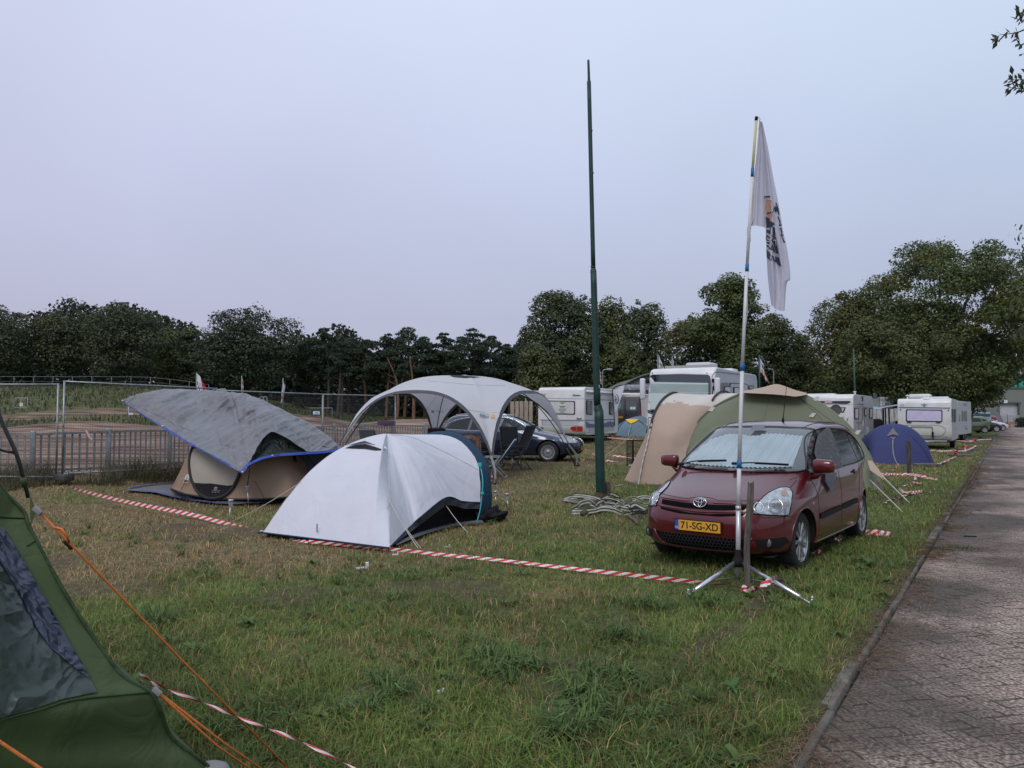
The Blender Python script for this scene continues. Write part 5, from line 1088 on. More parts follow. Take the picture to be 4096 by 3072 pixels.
small_table()
def solar(label,ut,vt,ub,vb):
    g=G(ub,vb); Y=g.y; t=P(ut,vt,Y); h=t.z-g.z; o=thing('solar_light',label,'garden light',g,0,'solar garden lights on stakes'); dx=t.x-g.x; m=MB(); m.cyl((0,0,-.05),(dx*.7,0,h*.72),.008,n=8); m.build('stake',M('steel_brushed',(.45,.45,.46),.3,.9,var=0),o)
    q=MB(); q.lathe([(.014,h*.70),(.030,h*.74),(.034,h*.92)],(dx*.85,0,0),'Z',14); q.build('lens',M('clear_plastic',(.55,.57,.58),.15,trans=.6,var=0),o); k=MB(); k.lathe([(.034,h*.92),(.042,h*.925),(.042,h*.985),(.03,h),(0,h)],(dx*.92,0,0),'Z',14); k.build('cap',M('steel_brushed',(.45,.45,.46),.3,.9,var=0),o)
solar('solar stake light in front of the tan pop up tent wall',989,1942,995,2025); solar('solar stake light standing at the peg of the long white guy rope',924,1997,915,2095)
solar('solar stake light right of the white tent, the left one of two',1981,1963,1984,2030); solar('solar stake light right of the white tent, the right one of two',2027,1973,2032,2050)
# ---------------- barrier tape ----------------
def tape_mat():
    m=bpy.data.materials.new('barrier_tape'); m.use_nodes=True; nt=m.node_tree;N=nt.nodes;L=nt.links;b=N['Principled BSDF']
    uv=N.new('ShaderNodeUVMap'); s=N.new('ShaderNodeSeparateXYZ'); L.new(uv.outputs[0],s.inputs[0])
    a=N.new('ShaderNodeMath'); a.operation='MULTIPLY_ADD'; a.inputs[1].default_value=1/.155; L.new(s.outputs[0],a.inputs[0]); L.new(s.outputs[1],a.inputs[2])
    f=N.new('ShaderNodeMath'); f.operation='FRACT'; L.new(a.outputs[0],f.inputs[0]); g=N.new('ShaderNodeMath'); g.operation='GREATER_THAN'; g.inputs[1].default_value=.5; L.new(f.outputs[0],g.inputs[0])
    mx=N.new('ShaderNodeMix'); mx.data_type='RGBA'; mx.inputs[6].default_value=(.70,.68,.68,1); mx.inputs[7].default_value=(.58,.030,.028,1); L.new(g.outputs[0],mx.inputs['Factor']); L.new(mx.outputs[2],b.inputs['Base Color']); b.inputs['Roughness'].default_value=.4; return m
TAPE=tape_mat()
def tape(name,label,pts,w=.08,twist=None,roll0=0.0,seed=0,k=10,group='red and white barrier tapes',flat=False,noise_=.0):
    pp=[Vector(p) for p in pts]; ph=path(pp,k); og=pp[0].copy(); rs=random.Random(seed); vs=[];fs=[];uvs=[]; L=0; n=len(ph); tw=0
    for i,p in enumerate(ph):
        if i: L+=(p-ph[i-1]).length
        t=(ph[min(i+1,n-1)]-ph[max(i-1,0)]).normalized(); sd=t.cross(Vector((0,0,1))); 
        if sd.length<1e-3: sd=Vector((1,0,0))
        sd.normalize(); a=roll0+(twist(i/(n-1)) if twist else 0)+noise_*mnoise.noise(Vector((i*.3,seed,0)))*3; sd=Matrix.Rotation(a,3,t)@sd
        q=p-og; vs+=[q-sd*w/2,q+sd*w/2]; uvs+=[(L,0),(L,.8)]
    for i in range(n-1): fs.append((2*i,2*i+1,2*i+3,2*i+2))
    me=bpy.data.meshes.new(name); me.from_pydata(vs,[],fs); ul=me.uv_layers.new(name='UVMap')
    for l in me.loops: ul.data[l.index].uv=uvs[l.vertex_index]
    me.materials.append(TAPE); me.polygons.foreach_set('use_smooth',[True]*len(fs)); o=bpy.data.objects.new(name,me); COL.objects.link(o); o.location=og; tag(o,label,'barrier tape',group); return o
tape('barrier_tape','taut red and white tape from the fence weeds to the corner of the white tent',[P(286,1951,14.0),P(380,1977,13.6),P(520,2010,13.1),P(760,2057,12.3),P(900,2094,11.8),P(1010,2119,11.4)],.062,roll0=PI/2-.25,seed=1,k=12,twist=lambda t:.9*(abs(2*t-1)**3)+.25*math.sin(t*5))
tape('barrier_tape','twisted red and white tape lying along the front hem of the white tent',[P(1040,2125,11.0),P(1100,2142,10.7),P(1190,2163,10.2),P(1232,2168,10.0)],.045,roll0=.9,seed=2,noise_=.5)
tape('barrier_tape','long sagging red and white tape from the white tent to the wooden stake',[P(1235,2166,9.95),P(1330,2175,9.85),P(1480,2190,9.6),P(1600,2200,9.3),P(1760,2218,9.05),P(2000,2241,8.7),P(2250,2270,8.3),P(2500,2297,7.9),P(2760,2325,7.5),P(2880,2337,7.4),G(2975,2352,.05)],.042,roll0=PI/2-.2,seed=3,k=12,twist=lambda t:.5*math.sin(t*9)+(1.2*max(0,t-.8)*5 if t>.8 else 0))
tape('barrier_tape','twisted end of tape looping round the foot of the wooden stake',[G(2965,2350,.05),G(3000,2358,.06),G(3030,2352,.10),G(3060,2335,.14),G(3090,2318,.16),P(3125,2303,7.85)],.06,roll0=.8,seed=4,noise_=.6,twist=lambda t:t*5)
tape('barrier_tape','rolled up red and white tape crossing under the green tent guy ropes',[P(560,2700,2.9),P(640,2745,3.05),P(840,2822,3.15),P(1020,2895,3.2),P(1200,2965,3.25),P(1420,3075,3.3),P(1560,3150,3.3)],.015,seed=5,k=14,twist=lambda t:t*26,roll0=1)
tape('barrier_tape','upper of the two tapes stretched behind the thick green post',[P(2370,1817,25.5),P(2450,1822,25.2),P(2530,1832,25),P(2620,1845,24.6)],.06,roll0=PI/2-.3,seed=6,twist=lambda t:1.0*math.sin(t*8))
tape('barrier_tape','lower of the two tapes stretched behind the thick green post',[P(2320,1837,24.5),P(2400,1841,24.2),P(2470,1847,24),P(2560,1857,23.8)],.06,roll0=PI/2-.2,seed=7,twist=lambda t:1.2*math.sin(t*7))
tape('barrier_tape','far tape in front of the small blue and yellow tent',[P(2430,1750,36),P(2500,1756,35.5),P(2580,1762,35)],.05,roll0=PI/2-.2,seed=8)
# ---------------- tan and green tunnel tent ----------------
GREENC=fabric('sage_canvas',(.155,.170,.115),wr=.12,wscale=1.2,var=.04,trl=.05); TANC=fabric('sand_canvas',(.43,.325,.26),wr=.18,wscale=1.6,var=.03,trl=.08); CREAM=fabric('cream_canvas',(.56,.52,.48),wr=.15,wscale=1.5,var=.03,trl=.08); DBR=M('dark_brown_binding',(.035,.028,.03),.8)
def tunnel_tent():
    o=thing('tunnel_tent','big sand and sage green canvas tent behind the red car','tent',GY(3000,18)); og=o.location.copy()
    base=[(2712,1935),(2760,1955),(2840,1962),(2950,1965),(3060,1968),(3180,1970),(3300,1975),(3420,1985),(3490,1990),(3522,1985)]
    sil=[(2722,1815),(2745,1750),(2790,1686),(2860,1622),(2965,1570),(3100,1548),(3226,1579),(3362,1668),(3460,1795),(3518,1950)]
    Yf=[17.6,17.2,17.0,16.9,16.9,16.9,16.9,16.8,16.7,16.7]; Ys=[17.8,17.9,18.0,18.2,18.5,18.7,18.5,18.1,17.6,17.0]
    fn=displaced(shell(base,sil,Yf,Ys,20.8,.10,mid=.50),.008,1.2,7); mb=MB().grid(lambda a,b:fn(b,a),50,90); S=Surf(mb); mb.v=[tuple(Vector(v)-og) for v in mb.v]; mb.build('dome',GREENC,o)
    R0=[(2550,1945,17.6),(2571,1841,17.65),(2585,1788,17.7),(2600,1718,17.8),(2616,1655,18.0),(2650,1600,18.4),(2695,1573,18.9),(2735,1590,19.7),(2760,1700,20.2),(2770,1850,20.4)]
    R1=[(2640,1955,17.4),(2655,1860,17.45),(2668,1790,17.5),(2680,1725,17.6),(2705,1660,17.9),(2745,1608,18.3),(2800,1581,18.9),(2840,1600,19.7),(2850,1700,20.2),(2850,1850,20.4)]
    R1b=[(2690,1958,17.4),(2705,1870,17.4),(2715,1800,17.5),(2730,1735,17.6),(2765,1665,17.9),(2822,1602,18.3),(2897,1573,18.9),(2920,1600,19.7),(2920,1700,20.2),(2920,1850,20.4)]
    R2=[(2730,1960,17.4),(2738,1880,17.4),(2745,1810,17.5),(2770,1745,17.7),(2815,1675,18.0),(2880,1610,18.3),(2962,1575,18.7),(3000,1600,19.5),(3000,1700,20.2),(3000,1850,20.4)]
    pr=patch([[P(*q) for q in r] for r in (R0,R1,R1b,R2)]); mb=MB(); NV=54; mb.grid(lambda a,b:pr(a,b)-og,40,NV)
    for k in range(len(mb.f)):
        i,j=divmod(k,NV); a=i/40; th=.50+.035*math.sin(min(1,a*2.2)*PI) +.02*a
        if j/NV>th: mb.mi[k]=1
    mb.build('tunnel',[TANC,CREAM],o)
    fl=MB(); zl=[P(*q) for q in ((2552,1944,17.55),(2571,1841,17.62),(2585,1788,17.68),(2600,1718,17.78),(2613,1665,17.95))]; ou=[P(*q) for q in ((2497,1922,18.2),(2530,1855,18.2),(2556,1800,18.2),(2582,1745,18.1),(2612,1664,18.0))]
    fl.grid(lambda a,b:spl(ou,a).lerp(spl(zl,a),b)+Vector((0,.06*math.sin(PI*b),0))-og,20,8); fl.build('porch_flap',TANC,o)
    zp=MB(); zp.tube([p-og+Vector((0,-.02,0)) for p in path(zl[:5],12)],[.018+.006*math.sin(i*1.3) for i in range(49)],5); zp.build('zip_tape',CREAM,o)
    r=MB(); r.tube([p-og+Vector((0,-.02,.015)) for p in path([P(*q) for q in R0[3:8]],8)],.030,6); 
    rr=[P(2848,1606,18.3),P(2858,1590,18.45),P(2878,1574,18.7),P(2897,1569,18.9),P(2916,1577,19.2)]; r.tube([p-og+Vector((0,-.03,.03)) for p in path(rr,6)],.026,6); r.build('pole_sleeve',DBR,o)
    # green arch sleeve edges
    gs=MB(); seam(gs,S,[(2726,1818),(2747,1752),(2792,1689),(2861,1627),(2962,1577)],.035,.0,og,n=7,k=8); gs.build('arch_sleeve',fabric('sage_dark',(.085,.105,.065),wr=.1,trl=.03),o)
    g2=MB(); seam(g2,S,[(3192,1586),(3250,1640),(3290,1680)],.006,.004,og); seam(g2,S,[(3077,1590),(3065,1640),(3052,1690)],.004,.003,og); seam(g2,S,[(3210,1600),(3300,1665),(3390,1735),(3450,1820),(3490,1900)],.006,.004,og); g2.build('seam',M('sage_seam',(.10,.115,.08),.8),o)
    cp=MB(); cu=[(2972,1570),(3010,1559),(3050,1550),(3080,1541),(3105,1537),(3135,1546),(3170,1560),(3226,1578)]; cf=[(2972,1571),(3010,1573),(3050,1575),(3090,1577),(3125,1580),(3155,1583),(3183,1586),(3226,1579)]
    ua=[P(a,b,18.5) for a,b in cu]; ub=[P(a,b,17.9) for a,b in cf]; uc=[p+Vector((0,1.2,-.15)) for p in ua]
    pc=patch([ub,[x.lerp(y,.5)+Vector((0,-.02,.04)) for x,y in zip(ua,ub)],ua,uc]); cp.grid(lambda a,b:pc(b,a)-og,14,40); cp.build('roof_cap',TANC,o)
    tb=MB()
    for (u,v,a) in ((2765,1727,-.5),(2848,1642,-.5),(3248,1664,.6),(3262,1600,.6),(3389,1658,.5),(3360,1665,.5),(3425,1733,.8)):
        p,n=S.hit(u,v,.03); m=MB(); 
        m.add([p-og+Vector((-.09,0,-.03)),p-og+Vector((.0,-.04,-.05)),p-og+Vector((.09,0,.05)),p-og+Vector((0,-.01,.06))],[(0,1,2,3)]); m.build('canvas_tab',CREAM,o)
    # black round porthole rolled open door at right shoulder
    ph=MB(); ring=[P(a,b,19.3)-og for a,b in oval(3343,1648,23,28,18)]; ph.tube(ring,.02,6,closed=True); ph.add(ring,[tuple(range(18))],0,False); ph.build('rolled_hood',M('porthole_grey',(.10,.095,.10),.8),o)
    sc=MB(); pts=[(2712,1938,17.5),(2640,1958,17.4),(2560,1950,17.5),(2500,1926,18.1)]; up=[P(*q) for q in pts]; sc.grid(lambda a,b:spl(up,a)+Vector((.03*math.sin(a*30),-.02-.12*b,-.13*b*(1+.25*math.sin(a*21))))-og,30,4); sc.build('mud_flap',fabric('mud_grey',(.16,.155,.14),wr=.8,wscale=8,trl=0),o)
    s2=MB(); s2.grid(lambda a,b:P(3490+a*38,1925+a*5+b*70-b*a*25,16.6)+Vector((0,-.1*b,0))-og,6,6); s2.build('side_flap',fabric('mud_beige',(.30,.27,.23),wr=.8,wscale=8,trl=.05),o)
    k=MB(); k.add([P(3470,1842,16.9)-og,P(3488,1843,16.8)-og,P(3560,1935,16.0)-og,P(3480,1880,16.6)-og],[(0,1,2,3)]); k.build('corner_flap',TANC,o)
    g=MB(); rope(g,P(3520,1895,16.5),G(3636,2010,.02),.010,.0,og); rope(g,P(3535,1905,16.3),G(3560,1950,.02),.006,0,og); rope(g,P(3480,1920,16.4),G(3611,2049,.02),.010,.0,og); rope(g,P(3525,1900,16.5),G(3638,2012,.02),.008,.02,og)
    rope(g,P(2700,1600,18.3),G(2345,1885,.03),.009,.02,og); g.build('guy_rope',ROPE,o)
    w=MB(); w.ribbon([G(2460,1943,.03)-og,G(2480,1940,.04)-og,G(2500,1935,.08)-og],.05); w.build('peg_strap',WHP,o)
tunnel_tent()
# ---------------- blue dome tent, right ----------------
BLU=fabric('blue_nylon',(.045,.056,.16),wr=.25,wscale=2.5,var=.05,trl=.12); GRN=fabric('grey_nylon',(.17,.155,.18),wr=.3,trl=.05)
def blue_dome():
    o=thing('blue_dome_tent','indigo dome tent with grey arrow shaped hood beside the road','tent',G(3610,1862)); og=o.location.copy()
    base=[(3478,1855),(3500,1858),(3540,1860),(3590,1861),(3640,1862),(3690,1862),(3720,1862),(3732,1862)]; sil=[(3466,1785),(3475,1745),(3505,1712),(3550,1697),(3605,1697),(3655,1720),(3697,1770),(3733,1860)]
    Yf=[25.2,25.1,25,24.9,24.9,24.9,25,25.1]; fn=displaced(shell(base,sil,Yf,[y+.9 for y in Yf],27.6,.12),.012,2,4); mb=MB().grid(lambda a,b:fn(b,a),30,40); S=Surf(mb); mb.v=[tuple(Vector(v)-og) for v in mb.v]; mb.build('fly_sheet',BLU,o)
    h=MB(); decal(h,S,[(3572,1713),(3580,1726),(3595,1745),(3588,1744),(3572,1739),(3558,1744),(3546,1747)],.03,9,og); decal(h,S,[(3561,1750),(3584,1750),(3572,1761)],.02,8,og); h.build('hood',GRN,o)
    z=MB(); seam(z,S,[(3571,1761),(3571,1785),(3574,1820),(3585,1850),(3592,1860)],.013,.01,og); z.build('zip_tape',M('zip_pale',(.36,.36,.34),.7),o)
    s=MB(); seam(s,S,[(3640,1742),(3665,1765),(3700,1805),(3722,1855)],.012,.006,og); s.build('pole_sleeve',fabric('blue_dark',(.03,.045,.13),trl=0),o)
    hm=MB(); hm.tube([P(a,b-1,y)-og+Vector((0,-.02,0)) for (a,b),y in zip(base,Yf)],.016,5); hm.build('hem',M('hem_pale',(.40,.41,.45),.7),o)
    g=MB(); rope(g,S.hit(3645,1748)[0],G(3768,1858,.02),.008,.0,og); g.build('guy_rope',M('yellow_rope',(.42,.36,.16),.8),o)
    pl=MB(); pl.box((.75,.0,.04),(.8,.35,.05)); pl.build('mat',M('grey_mat',(.12,.12,.125),.8,var=.2),o)
blue_dome()
def small_dome():
    Y=40; o=thing('small_dome_tent','small grey blue dome tent with a yellow hood in front of the black van','tent',P(2520,1744,Y)); og=o.location.copy()
    base=[(2460,1741),(2480,1744),(2510,1746),(2540,1747),(2570,1746),(2600,1745),(2625,1742)]; sil=[(2464,1738),(2472,1704),(2503,1680),(2545,1666),(2580,1668),(2612,1690),(2626,1738)]
    fn=shell(base,sil,[Y]*7,[Y+1]*7,Y+2,.12); mb=MB().grid(lambda a,b:fn(b,a),20,28); S=Surf(mb); mb.v=[tuple(Vector(v)-og) for v in mb.v]; mb.build('fly_sheet',fabric('greyblue_nylon',(.13,.20,.25),wr=.2,trl=.08),o)
    h=MB(); decal(h,S,[(2503,1681),(2515,1679),(2540,1679),(2555,1682),(2540,1690),(2524,1697),(2512,1690)],.05,8,og); h.build('yellow_hood',M('yellow_cloth',(.66,.40,.03),.7,var=.1),o)
    s=MB(); seam(s,S,[(2464,1738),(2480,1706),(2508,1680),(2555,1683),(2580,1705)],.022,.02,og); s.build('seam',M('dark_seam',(.05,.07,.09),.8),o); s=MB(); seam(s,S,[(2524,1698),(2517,1740)],.01,.02,og); s.build('zip_line',M('dark_seam',(.05,.07,.09),.8),o)
    g=MB(); rope(g,S.hit(2524,1697)[0],P(2512,1745,38.5),.012,0,og); g.build('guy_rope',ROPE,o)
small_dome()
# ---------------- near green tent, cut by the left edge ----------------
def near_tent():
    G0=fabric('green_canvas',(.062,.092,.036),wr=.34,wscale=3.2,rough=.7,var=.06,trl=.10,st=(1,1,.5)); PVC=M('clear_pvc',(.012,.024,.014),.26,var=.45,scale=7,spec=.42,bump=1.0,bscale=9,detail=6,col2=(.050,.068,.066),stretch=(1,1,.6))
    DV=M('pvc_dark',(.010,.015,.032),.2,var=.3,scale=16,spec=.5,bump=1.0,bscale=16,col2=(.05,.06,.10),stretch=(1,1,.6))
    o=thing('green_family_tent','near green canvas tent with crinkled plastic window, cut by the left edge of the photo','tent',Vector((-1.9,2.9,0))); og=o.location.copy()
    # rows from left (beyond frame) to the right silhouette; columns from top to ground
    sil=[(30,1980,2.62),(60,2010,2.62),(96,2045,2.62),(118,2105,2.60),(215,2290,2.58),(330,2480,2.58),(480,2690,2.58),(600,2765,2.60),(640,2830,2.62),(690,2950,2.68),(830,3060,2.74),(980,3230,2.85),(1040,3400,2.95)]
    n=len(sil); R3=[P(*q) for q in sil]; R0=[];R1=[];R2=[]
    for i,(u,v,Y) in enumerate(sil):
        t=i/(n-1); R2.append(P(u-110-40*t,v+(-40 if i<2 else 10),Y-.06-.05*t)); R1.append(P(u*.35-260,1950+(v-1850)*.93,Y-.22-.2*t)); R0.append(P(-1500,1500+(v-1850)*1.1,Y-.45-.3*t))
    R2[0]=P(-60,1870,2.56); R3[0]=P(-20,1905,2.6); R2[1]=P(-45,1900,2.55); R3[1]=P(12,1960,2.6)
    pf=patch([R0,R1,R2,R3])
    def fn(a,b):
        p=pf(a,b); k=wr(p,.010,3.5,2)+.006*math.sin(p.z*30+p.x*14)*ss((a-.55)*4); return p+Vector((.2,-1,0))*k
    mb=MB().grid(fn,60,80); S=Surf(mb); mb.v=[tuple(Vector(v)-og) for v in mb.v]; mb.build('side_wall',G0,o)
    # back wall turning away behind the front edge, down to the ground
    bk=MB(); R4=[Vector((p.x-1.6,p.y+1.9,min(p.z*.97,1.5))) for p in R3]; R4=[Vector((p.x,p.y,max(0,p.z*.9))) for p in R4]; pb=patch([R3,[a.lerp(b,.5) for a,b in zip(R3,R4)],R4]); bk.grid(lambda a,b:pb(a,b)-og,12,40); bk.build('rear_wall',G0,o)
    tp=MB(); tp.tube([p-og+Vector((.002,-.004,0)) for p in path(R3,8)],.006,6); tp.build('edge_piping',fabric('green_dark',(.030,.055,.022),trl=0),o)
    for mt_,sc_ in ((PVC,11),(DV,17)):
        nt=mt_.node_tree; N=nt.nodes; L=nt.links; b=N['Principled BSDF']; tc=N.new('ShaderNodeTexCoord'); nz=N.new('ShaderNodeTexNoise'); nz.inputs['Scale'].default_value=4; nz.inputs['Detail'].default_value=3; L.new(tc.outputs['Object'],nz.inputs['Vector']); ad=N.new('ShaderNodeVectorMath'); ad.operation='MULTIPLY_ADD'; ad.inputs[1].default_value=(.5,.5,.5); L.new(nz.outputs['Color'],ad.inputs[0]); L.new(tc.outputs['Object'],ad.inputs[2]); vo=N.new('ShaderNodeTexVoronoi'); vo.inputs['Scale'].default_value=sc_; L.new(ad.outputs[0],vo.inputs['Vector']); bp=N.new('ShaderNodeBump'); bp.inputs['Strength'].default_value=1; bp.inputs['Distance'].default_value=.016; L.new(vo.outputs['Distance'],bp.inputs['Height']); L.new(bp.outputs[0],b.inputs['Normal'])
    ws=MB(); decal(ws,S,[(-400,2050),(-60,2085),(12,2120),(60,2190),(140,2330),(240,2520),(330,2660),(385,2772),(240,2800),(0,2872),(-400,2930)],.006,26,og); ws.build('window',PVC,o)
    wd=MB(); decal(wd,S,[(-20,2105),(12,2122),(62,2200),(140,2335),(220,2480),(310,2640),(340,2712),(280,2665),(200,2600),(140,2520),(70,2380),(-10,2250)],.009,26,og); wd.build('window_curtain',DV,o)
    rs=random.Random(6)
    for i in range(9):
        u=rs.uniform(-20,330); v=rs.uniform(2150,2800)
        if v<2130+(u)*1.65-30 or v>2860-u*.25: continue
        a=rs.uniform(-.7,.9)+1.1; l=rs.uniform(30,110); pts=[(u,v),(u+l*.5*math.cos(a)+rs.uniform(-8,8),v+l*.5*math.sin(a)),(u+l*math.cos(a+.3),v+l*math.sin(a+.3))]
        if any(q[1]<2120+q[0]*1.66 or q[1]>2850-q[0]*.25 for q in pts): continue
        pass
    sm=MB(); seam(sm,S,[(-300,2965),(0,2878),(160,2838),(300,2800),(600,2770)],.003,.004,og); seam(sm,S,[(-100,2045),(0,2070),(120,2075)],.003,.004,og); seam(sm,S,[(105,2185),(170,2160),(222,2265)],.002,.003,og); sm.build('seam',fabric('green_dark',(.030,.055,.022),trl=0),o)
    tb=MB(); 
    for (u,v) in ((150,2043),(628,2766)): c=P(u,v,2.6); tb.box(c-og,(.034,.012,.018),rot=Matrix.Rotation(.7,4,'Y'),bev=.003)
    tb.build('webbing_tab',M('grey_webbing',(.20,.20,.21),.7),o)
    ea=MB(); 
    for a,b,c in (((118,1975),(148,2043),(122,2105)),((560,2700),(626,2766),(610,2810))):
        ea.add([P(*a,2.62)-og,P(*b,2.60)-og,P(*c,2.60)-og],[(0,1,2)])
    ea.build('corner_gusset',G0,o)
    pl=MB(); pl.tube([p-og for p in path([P(-30,1560,2.85),P(0,1668,2.85),P(63,1809,2.86),P(94,1914,2.88),P(113,1990,2.9)],6)],.0075,8); pl.tube([P(-40,1785,2.8)-og,P(20,1805,2.85)-og,P(60,1812,2.86)-og],.005,6); pl.build('pole',M('black_fibre_pole',(.012,.012,.014),.35,var=0),o)
    pc=MB(); pc.tube([P(92,1908,2.88)-og,P(101,1945,2.89)-og],.011,8); pc.build('pole_sleeve',G0,o)
    ft=MB(); ft.sphere(P(850,3075,2.76)-og,.045,10,sz=(1.4,.8,.6)); ft.build('grey_hem_tab',M('grey_webbing',(.20,.20,.21),.7),o)
    def guy(label,pts,n=1):
        og2=pts[0].copy(); m=MB(); m.tube([p-og2 for p in pts],.0042,7); q=m.build('guy_rope',OROPE,None); q.location=og2; tag(q,label,'guy rope','orange guy ropes of the green tent'); return q
    a=P(158,2048,2.6); b=P(1190,3110,3.45); guy('long orange guy rope running from the upper tab of the green tent across the grass',[a,a.lerp(b,.14),a.lerp(b,.5)-Vector((0,0,.006)),b])
    kn=MB(); k1=a.lerp(b,.045); kn.tube([p-k1 for p in (k1,k1+Vector((.03,-.01,-.004)),k1+Vector((.05,-.01,-.028)),a.lerp(b,.09))],.004,6); q=kn.build('rope_knot',OROPE,None); q.location=k1; tag(q,'small orange knot near the upper tab of the green tent','rope knot')
    sl=MB(); rot=(b-a).to_track_quat('X','Z').to_matrix().to_4x4(); sl.box((0,0,0),(.045,.010,.016),rot=rot,bev=.004); q=sl.build('rope_slider',M('black_plastic',(.012,.012,.014),.4,var=0),None); q.location=P(273,2178,2.68); tag(q,'black slider on the long orange guy rope','rope slider')
    c=P(636,2772,2.62); guy('upper strand of the short orange guy rope pair at the lower tab',[c,P(900,2975,2.95),P(1110,3120,3.15)]); guy('lower strand of the short orange guy rope pair at the lower tab',[c+Vector((0,0,-.004)),P(870,2985,2.9),P(1080,3130,3.1)])
    guy('short orange guy rope across the bottom left corner of the photo',[P(-60,2925,1.9),P(0,2968,1.92),P(170,3080,1.98),P(260,3140,2.0)])
near_tent()
# ---------------- cars ----------------
TYRE=M('tyre_rubber',(.018,.018,.019),.85,var=.2,scale=20,bump=.2,bscale=60); ALLOY=M('alloy_silver',(.42,.43,.45),.32,.8,var=.08); CAPSIL=M('wheel_cover',(.38,.38,.40),.4,.5,var=.1)
GLASSD=M('dark_glass',(.010,.014,.014),.07,spec=.45,var=0); TRIM=M('black_trim',(.010,.010,.011),.7,var=.2,spec=.25); CHROME=M('chrome',(.72,.73,.75),.12,1.0,var=0); PLATE=M('plate_yellow',(.70,.36,.03),.45,var=.04); EUB=M('plate_blue',(.02,.08,.42),.5,var=0); INK=M('plate_ink',(.012,.012,.015),.6,var=0)
HL=M('headlamp_glass',(.20,.21,.225),.08,.35,var=.25,scale=22,spec=.7,coat=.8,col2=(.50,.52,.54)); REFL=M('reflector',(.75,.76,.78),.08,1.0,var=0); ARCH=M('wheel_arch_dark',(.008,.008,.009),.95,var=0); REDL=M('tail_lamp_red',(.42,.012,.012),.15,var=.1,spec=.7,coat=.8); ORL=M('indicator_orange',(.34,.22,.17),.3,var=0)
class Car:
    def __init__(s,rows,loc,yaw,name,label,paint,wb,track,wr_,arch,group=None,cat='car',NL=230,per=7,cap='alloy',scale=1.0,wheel_y=None,detail=True):
        s.o=thing(name,label,cat,loc,yaw,group); s.rows=rows; s.M=Matrix.Translation(Vector(loc))@Matrix.Rotation(yaw,4,'Z'); s.inv=s.M.inverted(); s.paint=paint
        R_=np.array(rows,float); n=len(rows)-1; loops=[]; NR=n*per
        for k in range(NR+1):
            t=k/NR; q=spl([np.array(r) for r in R_],t); z,xf,xr,w,ny,mx=q; w=max(w,.01); a=max((xf-xr)/2,.01); xc=(xf+xr)/2
            th=np.linspace(0,2*PI,2001); c,sn=np.cos(th),np.sin(th); x=xc+a*np.sign(c)*np.abs(c)**(2/mx); y=w*np.sign(sn)*np.abs(sn)**(2/ny)
            d=np.concatenate([[0],np.cumsum(np.hypot(np.diff(x),np.diff(y)))]); u=np.linspace(0,d[-1],NL+1)[:-1]; loops.append(np.stack([np.interp(u,d,x),np.interp(u,d,y),np.full(NL,z)],-1))
        V=np.array(loops); mb=MB(); mb.v=[tuple(p) for p in V.reshape(-1,3)]; f=[]
        for k in range(NR):
            for j in range(NL): f.append((k*NL+j,k*NL+(j+1)%NL,(k+1)*NL+(j+1)%NL,(k+1)*NL+j))
        f.append(tuple(NR*NL+j for j in range(NL)))
        s.full=MB(); s.full.v=mb.v; s.full.f=f; s.S=Surf(s.full,s.M); s.L=Surf(s.full)
        # wheel arches
        AX=[(0,arch),(-wb,arch)]; vv=[list(p) for p in mb.v]; keep=[]
        for F_ in f:
            cx=sum(mb.v[i][0] for i in F_)/len(F_); cy=sum(mb.v[i][1] for i in F_)/len(F_); cz=sum(mb.v[i][2] for i in F_)/len(F_)
            if abs(cy)>track*.62 and any((cx-ax)**2+(cz-wr_)**2<r*r for ax,r in AX): continue
            keep.append(F_)
        used={i for F_ in keep for i in F_}
        for i in used:
            p=vv[i]
            if abs(p[1])>track*.62:
                for ax,r in AX:
                    d=math.hypot(p[0]-ax,p[2]-wr_)
                    if d<r and d>1e-6: p[0]=ax+(p[0]-ax)*r/d; p[2]=wr_+(p[2]-wr_)*r/d
        remap={i:k for k,i in enumerate(sorted(used))}; b=MB(); b.v=[tuple(vv[i]) for i in sorted(used)]; b.f=[tuple(remap[i] for i in F_) for F_ in keep]; b.mi=[0]*len(b.f); b.sm=[True]*len(b.f); b.build('body',paint,s.o)
        z0=rows[0][0]; u=MB(); u.add([(rows[0][1]*.98,-rows[0][3]*.9,z0+.01),(rows[0][1]*.98,rows[0][3]*.9,z0+.01),(rows[0][2]*.98,rows[0][3]*.9,z0+.01),(rows[0][2]*.98,-rows[0][3]*.9,z0+.01)],[(0,1,2,3)])
        for ax,r in AX:
            for sg in (-1,1):
                arc=[(ax+math.cos(t)*r*.995,wr_+math.sin(t)*r*.995) for t in np.linspace(-.35,PI+.35,20)]; y0=sg*track*.5; y1=sg*(track+.02)
                vs=[];fs=[]
                for x,z in arc:
                    yy=s.side(x,z,sg,track*sg*1.0)-sg*.012; vs+= [(x,y0,z),(x,yy,z)]
                for i in range(19): fs.append((2*i,2*i+1,2*i+3,2*i+2))
                u.add(vs,fs); u.add([(x,y0,z) for x,z in arc],[tuple(range(20))],0,False)
        u.build('underbody',ARCH,s.o)
        for ax,r in AX:
            for sg in (-1,1): s.wheel(ax,sg*track,wr_,sg,cap)
            if detail:
                for sg in (-1,1):
                    e=MB(); e.tube([(ax+math.cos(t)*(r+.004),s.side(ax+math.cos(t)*(r+.01),wr_+math.sin(t)*(r+.01),sg,track*sg)+sg*.001,wr_+math.sin(t)*(r+.004)) for t in np.linspace(-.25,PI+.25,26)],.010,6); e.build('arch_lip',paint,s.o)
    def side(s,x,z,sg=1,df=.8):
        p,n,i,t=s.L.b.ray_cast(Vector((x,3*sg,z)),Vector((0,-sg,0))); return p.y if p is not None else df
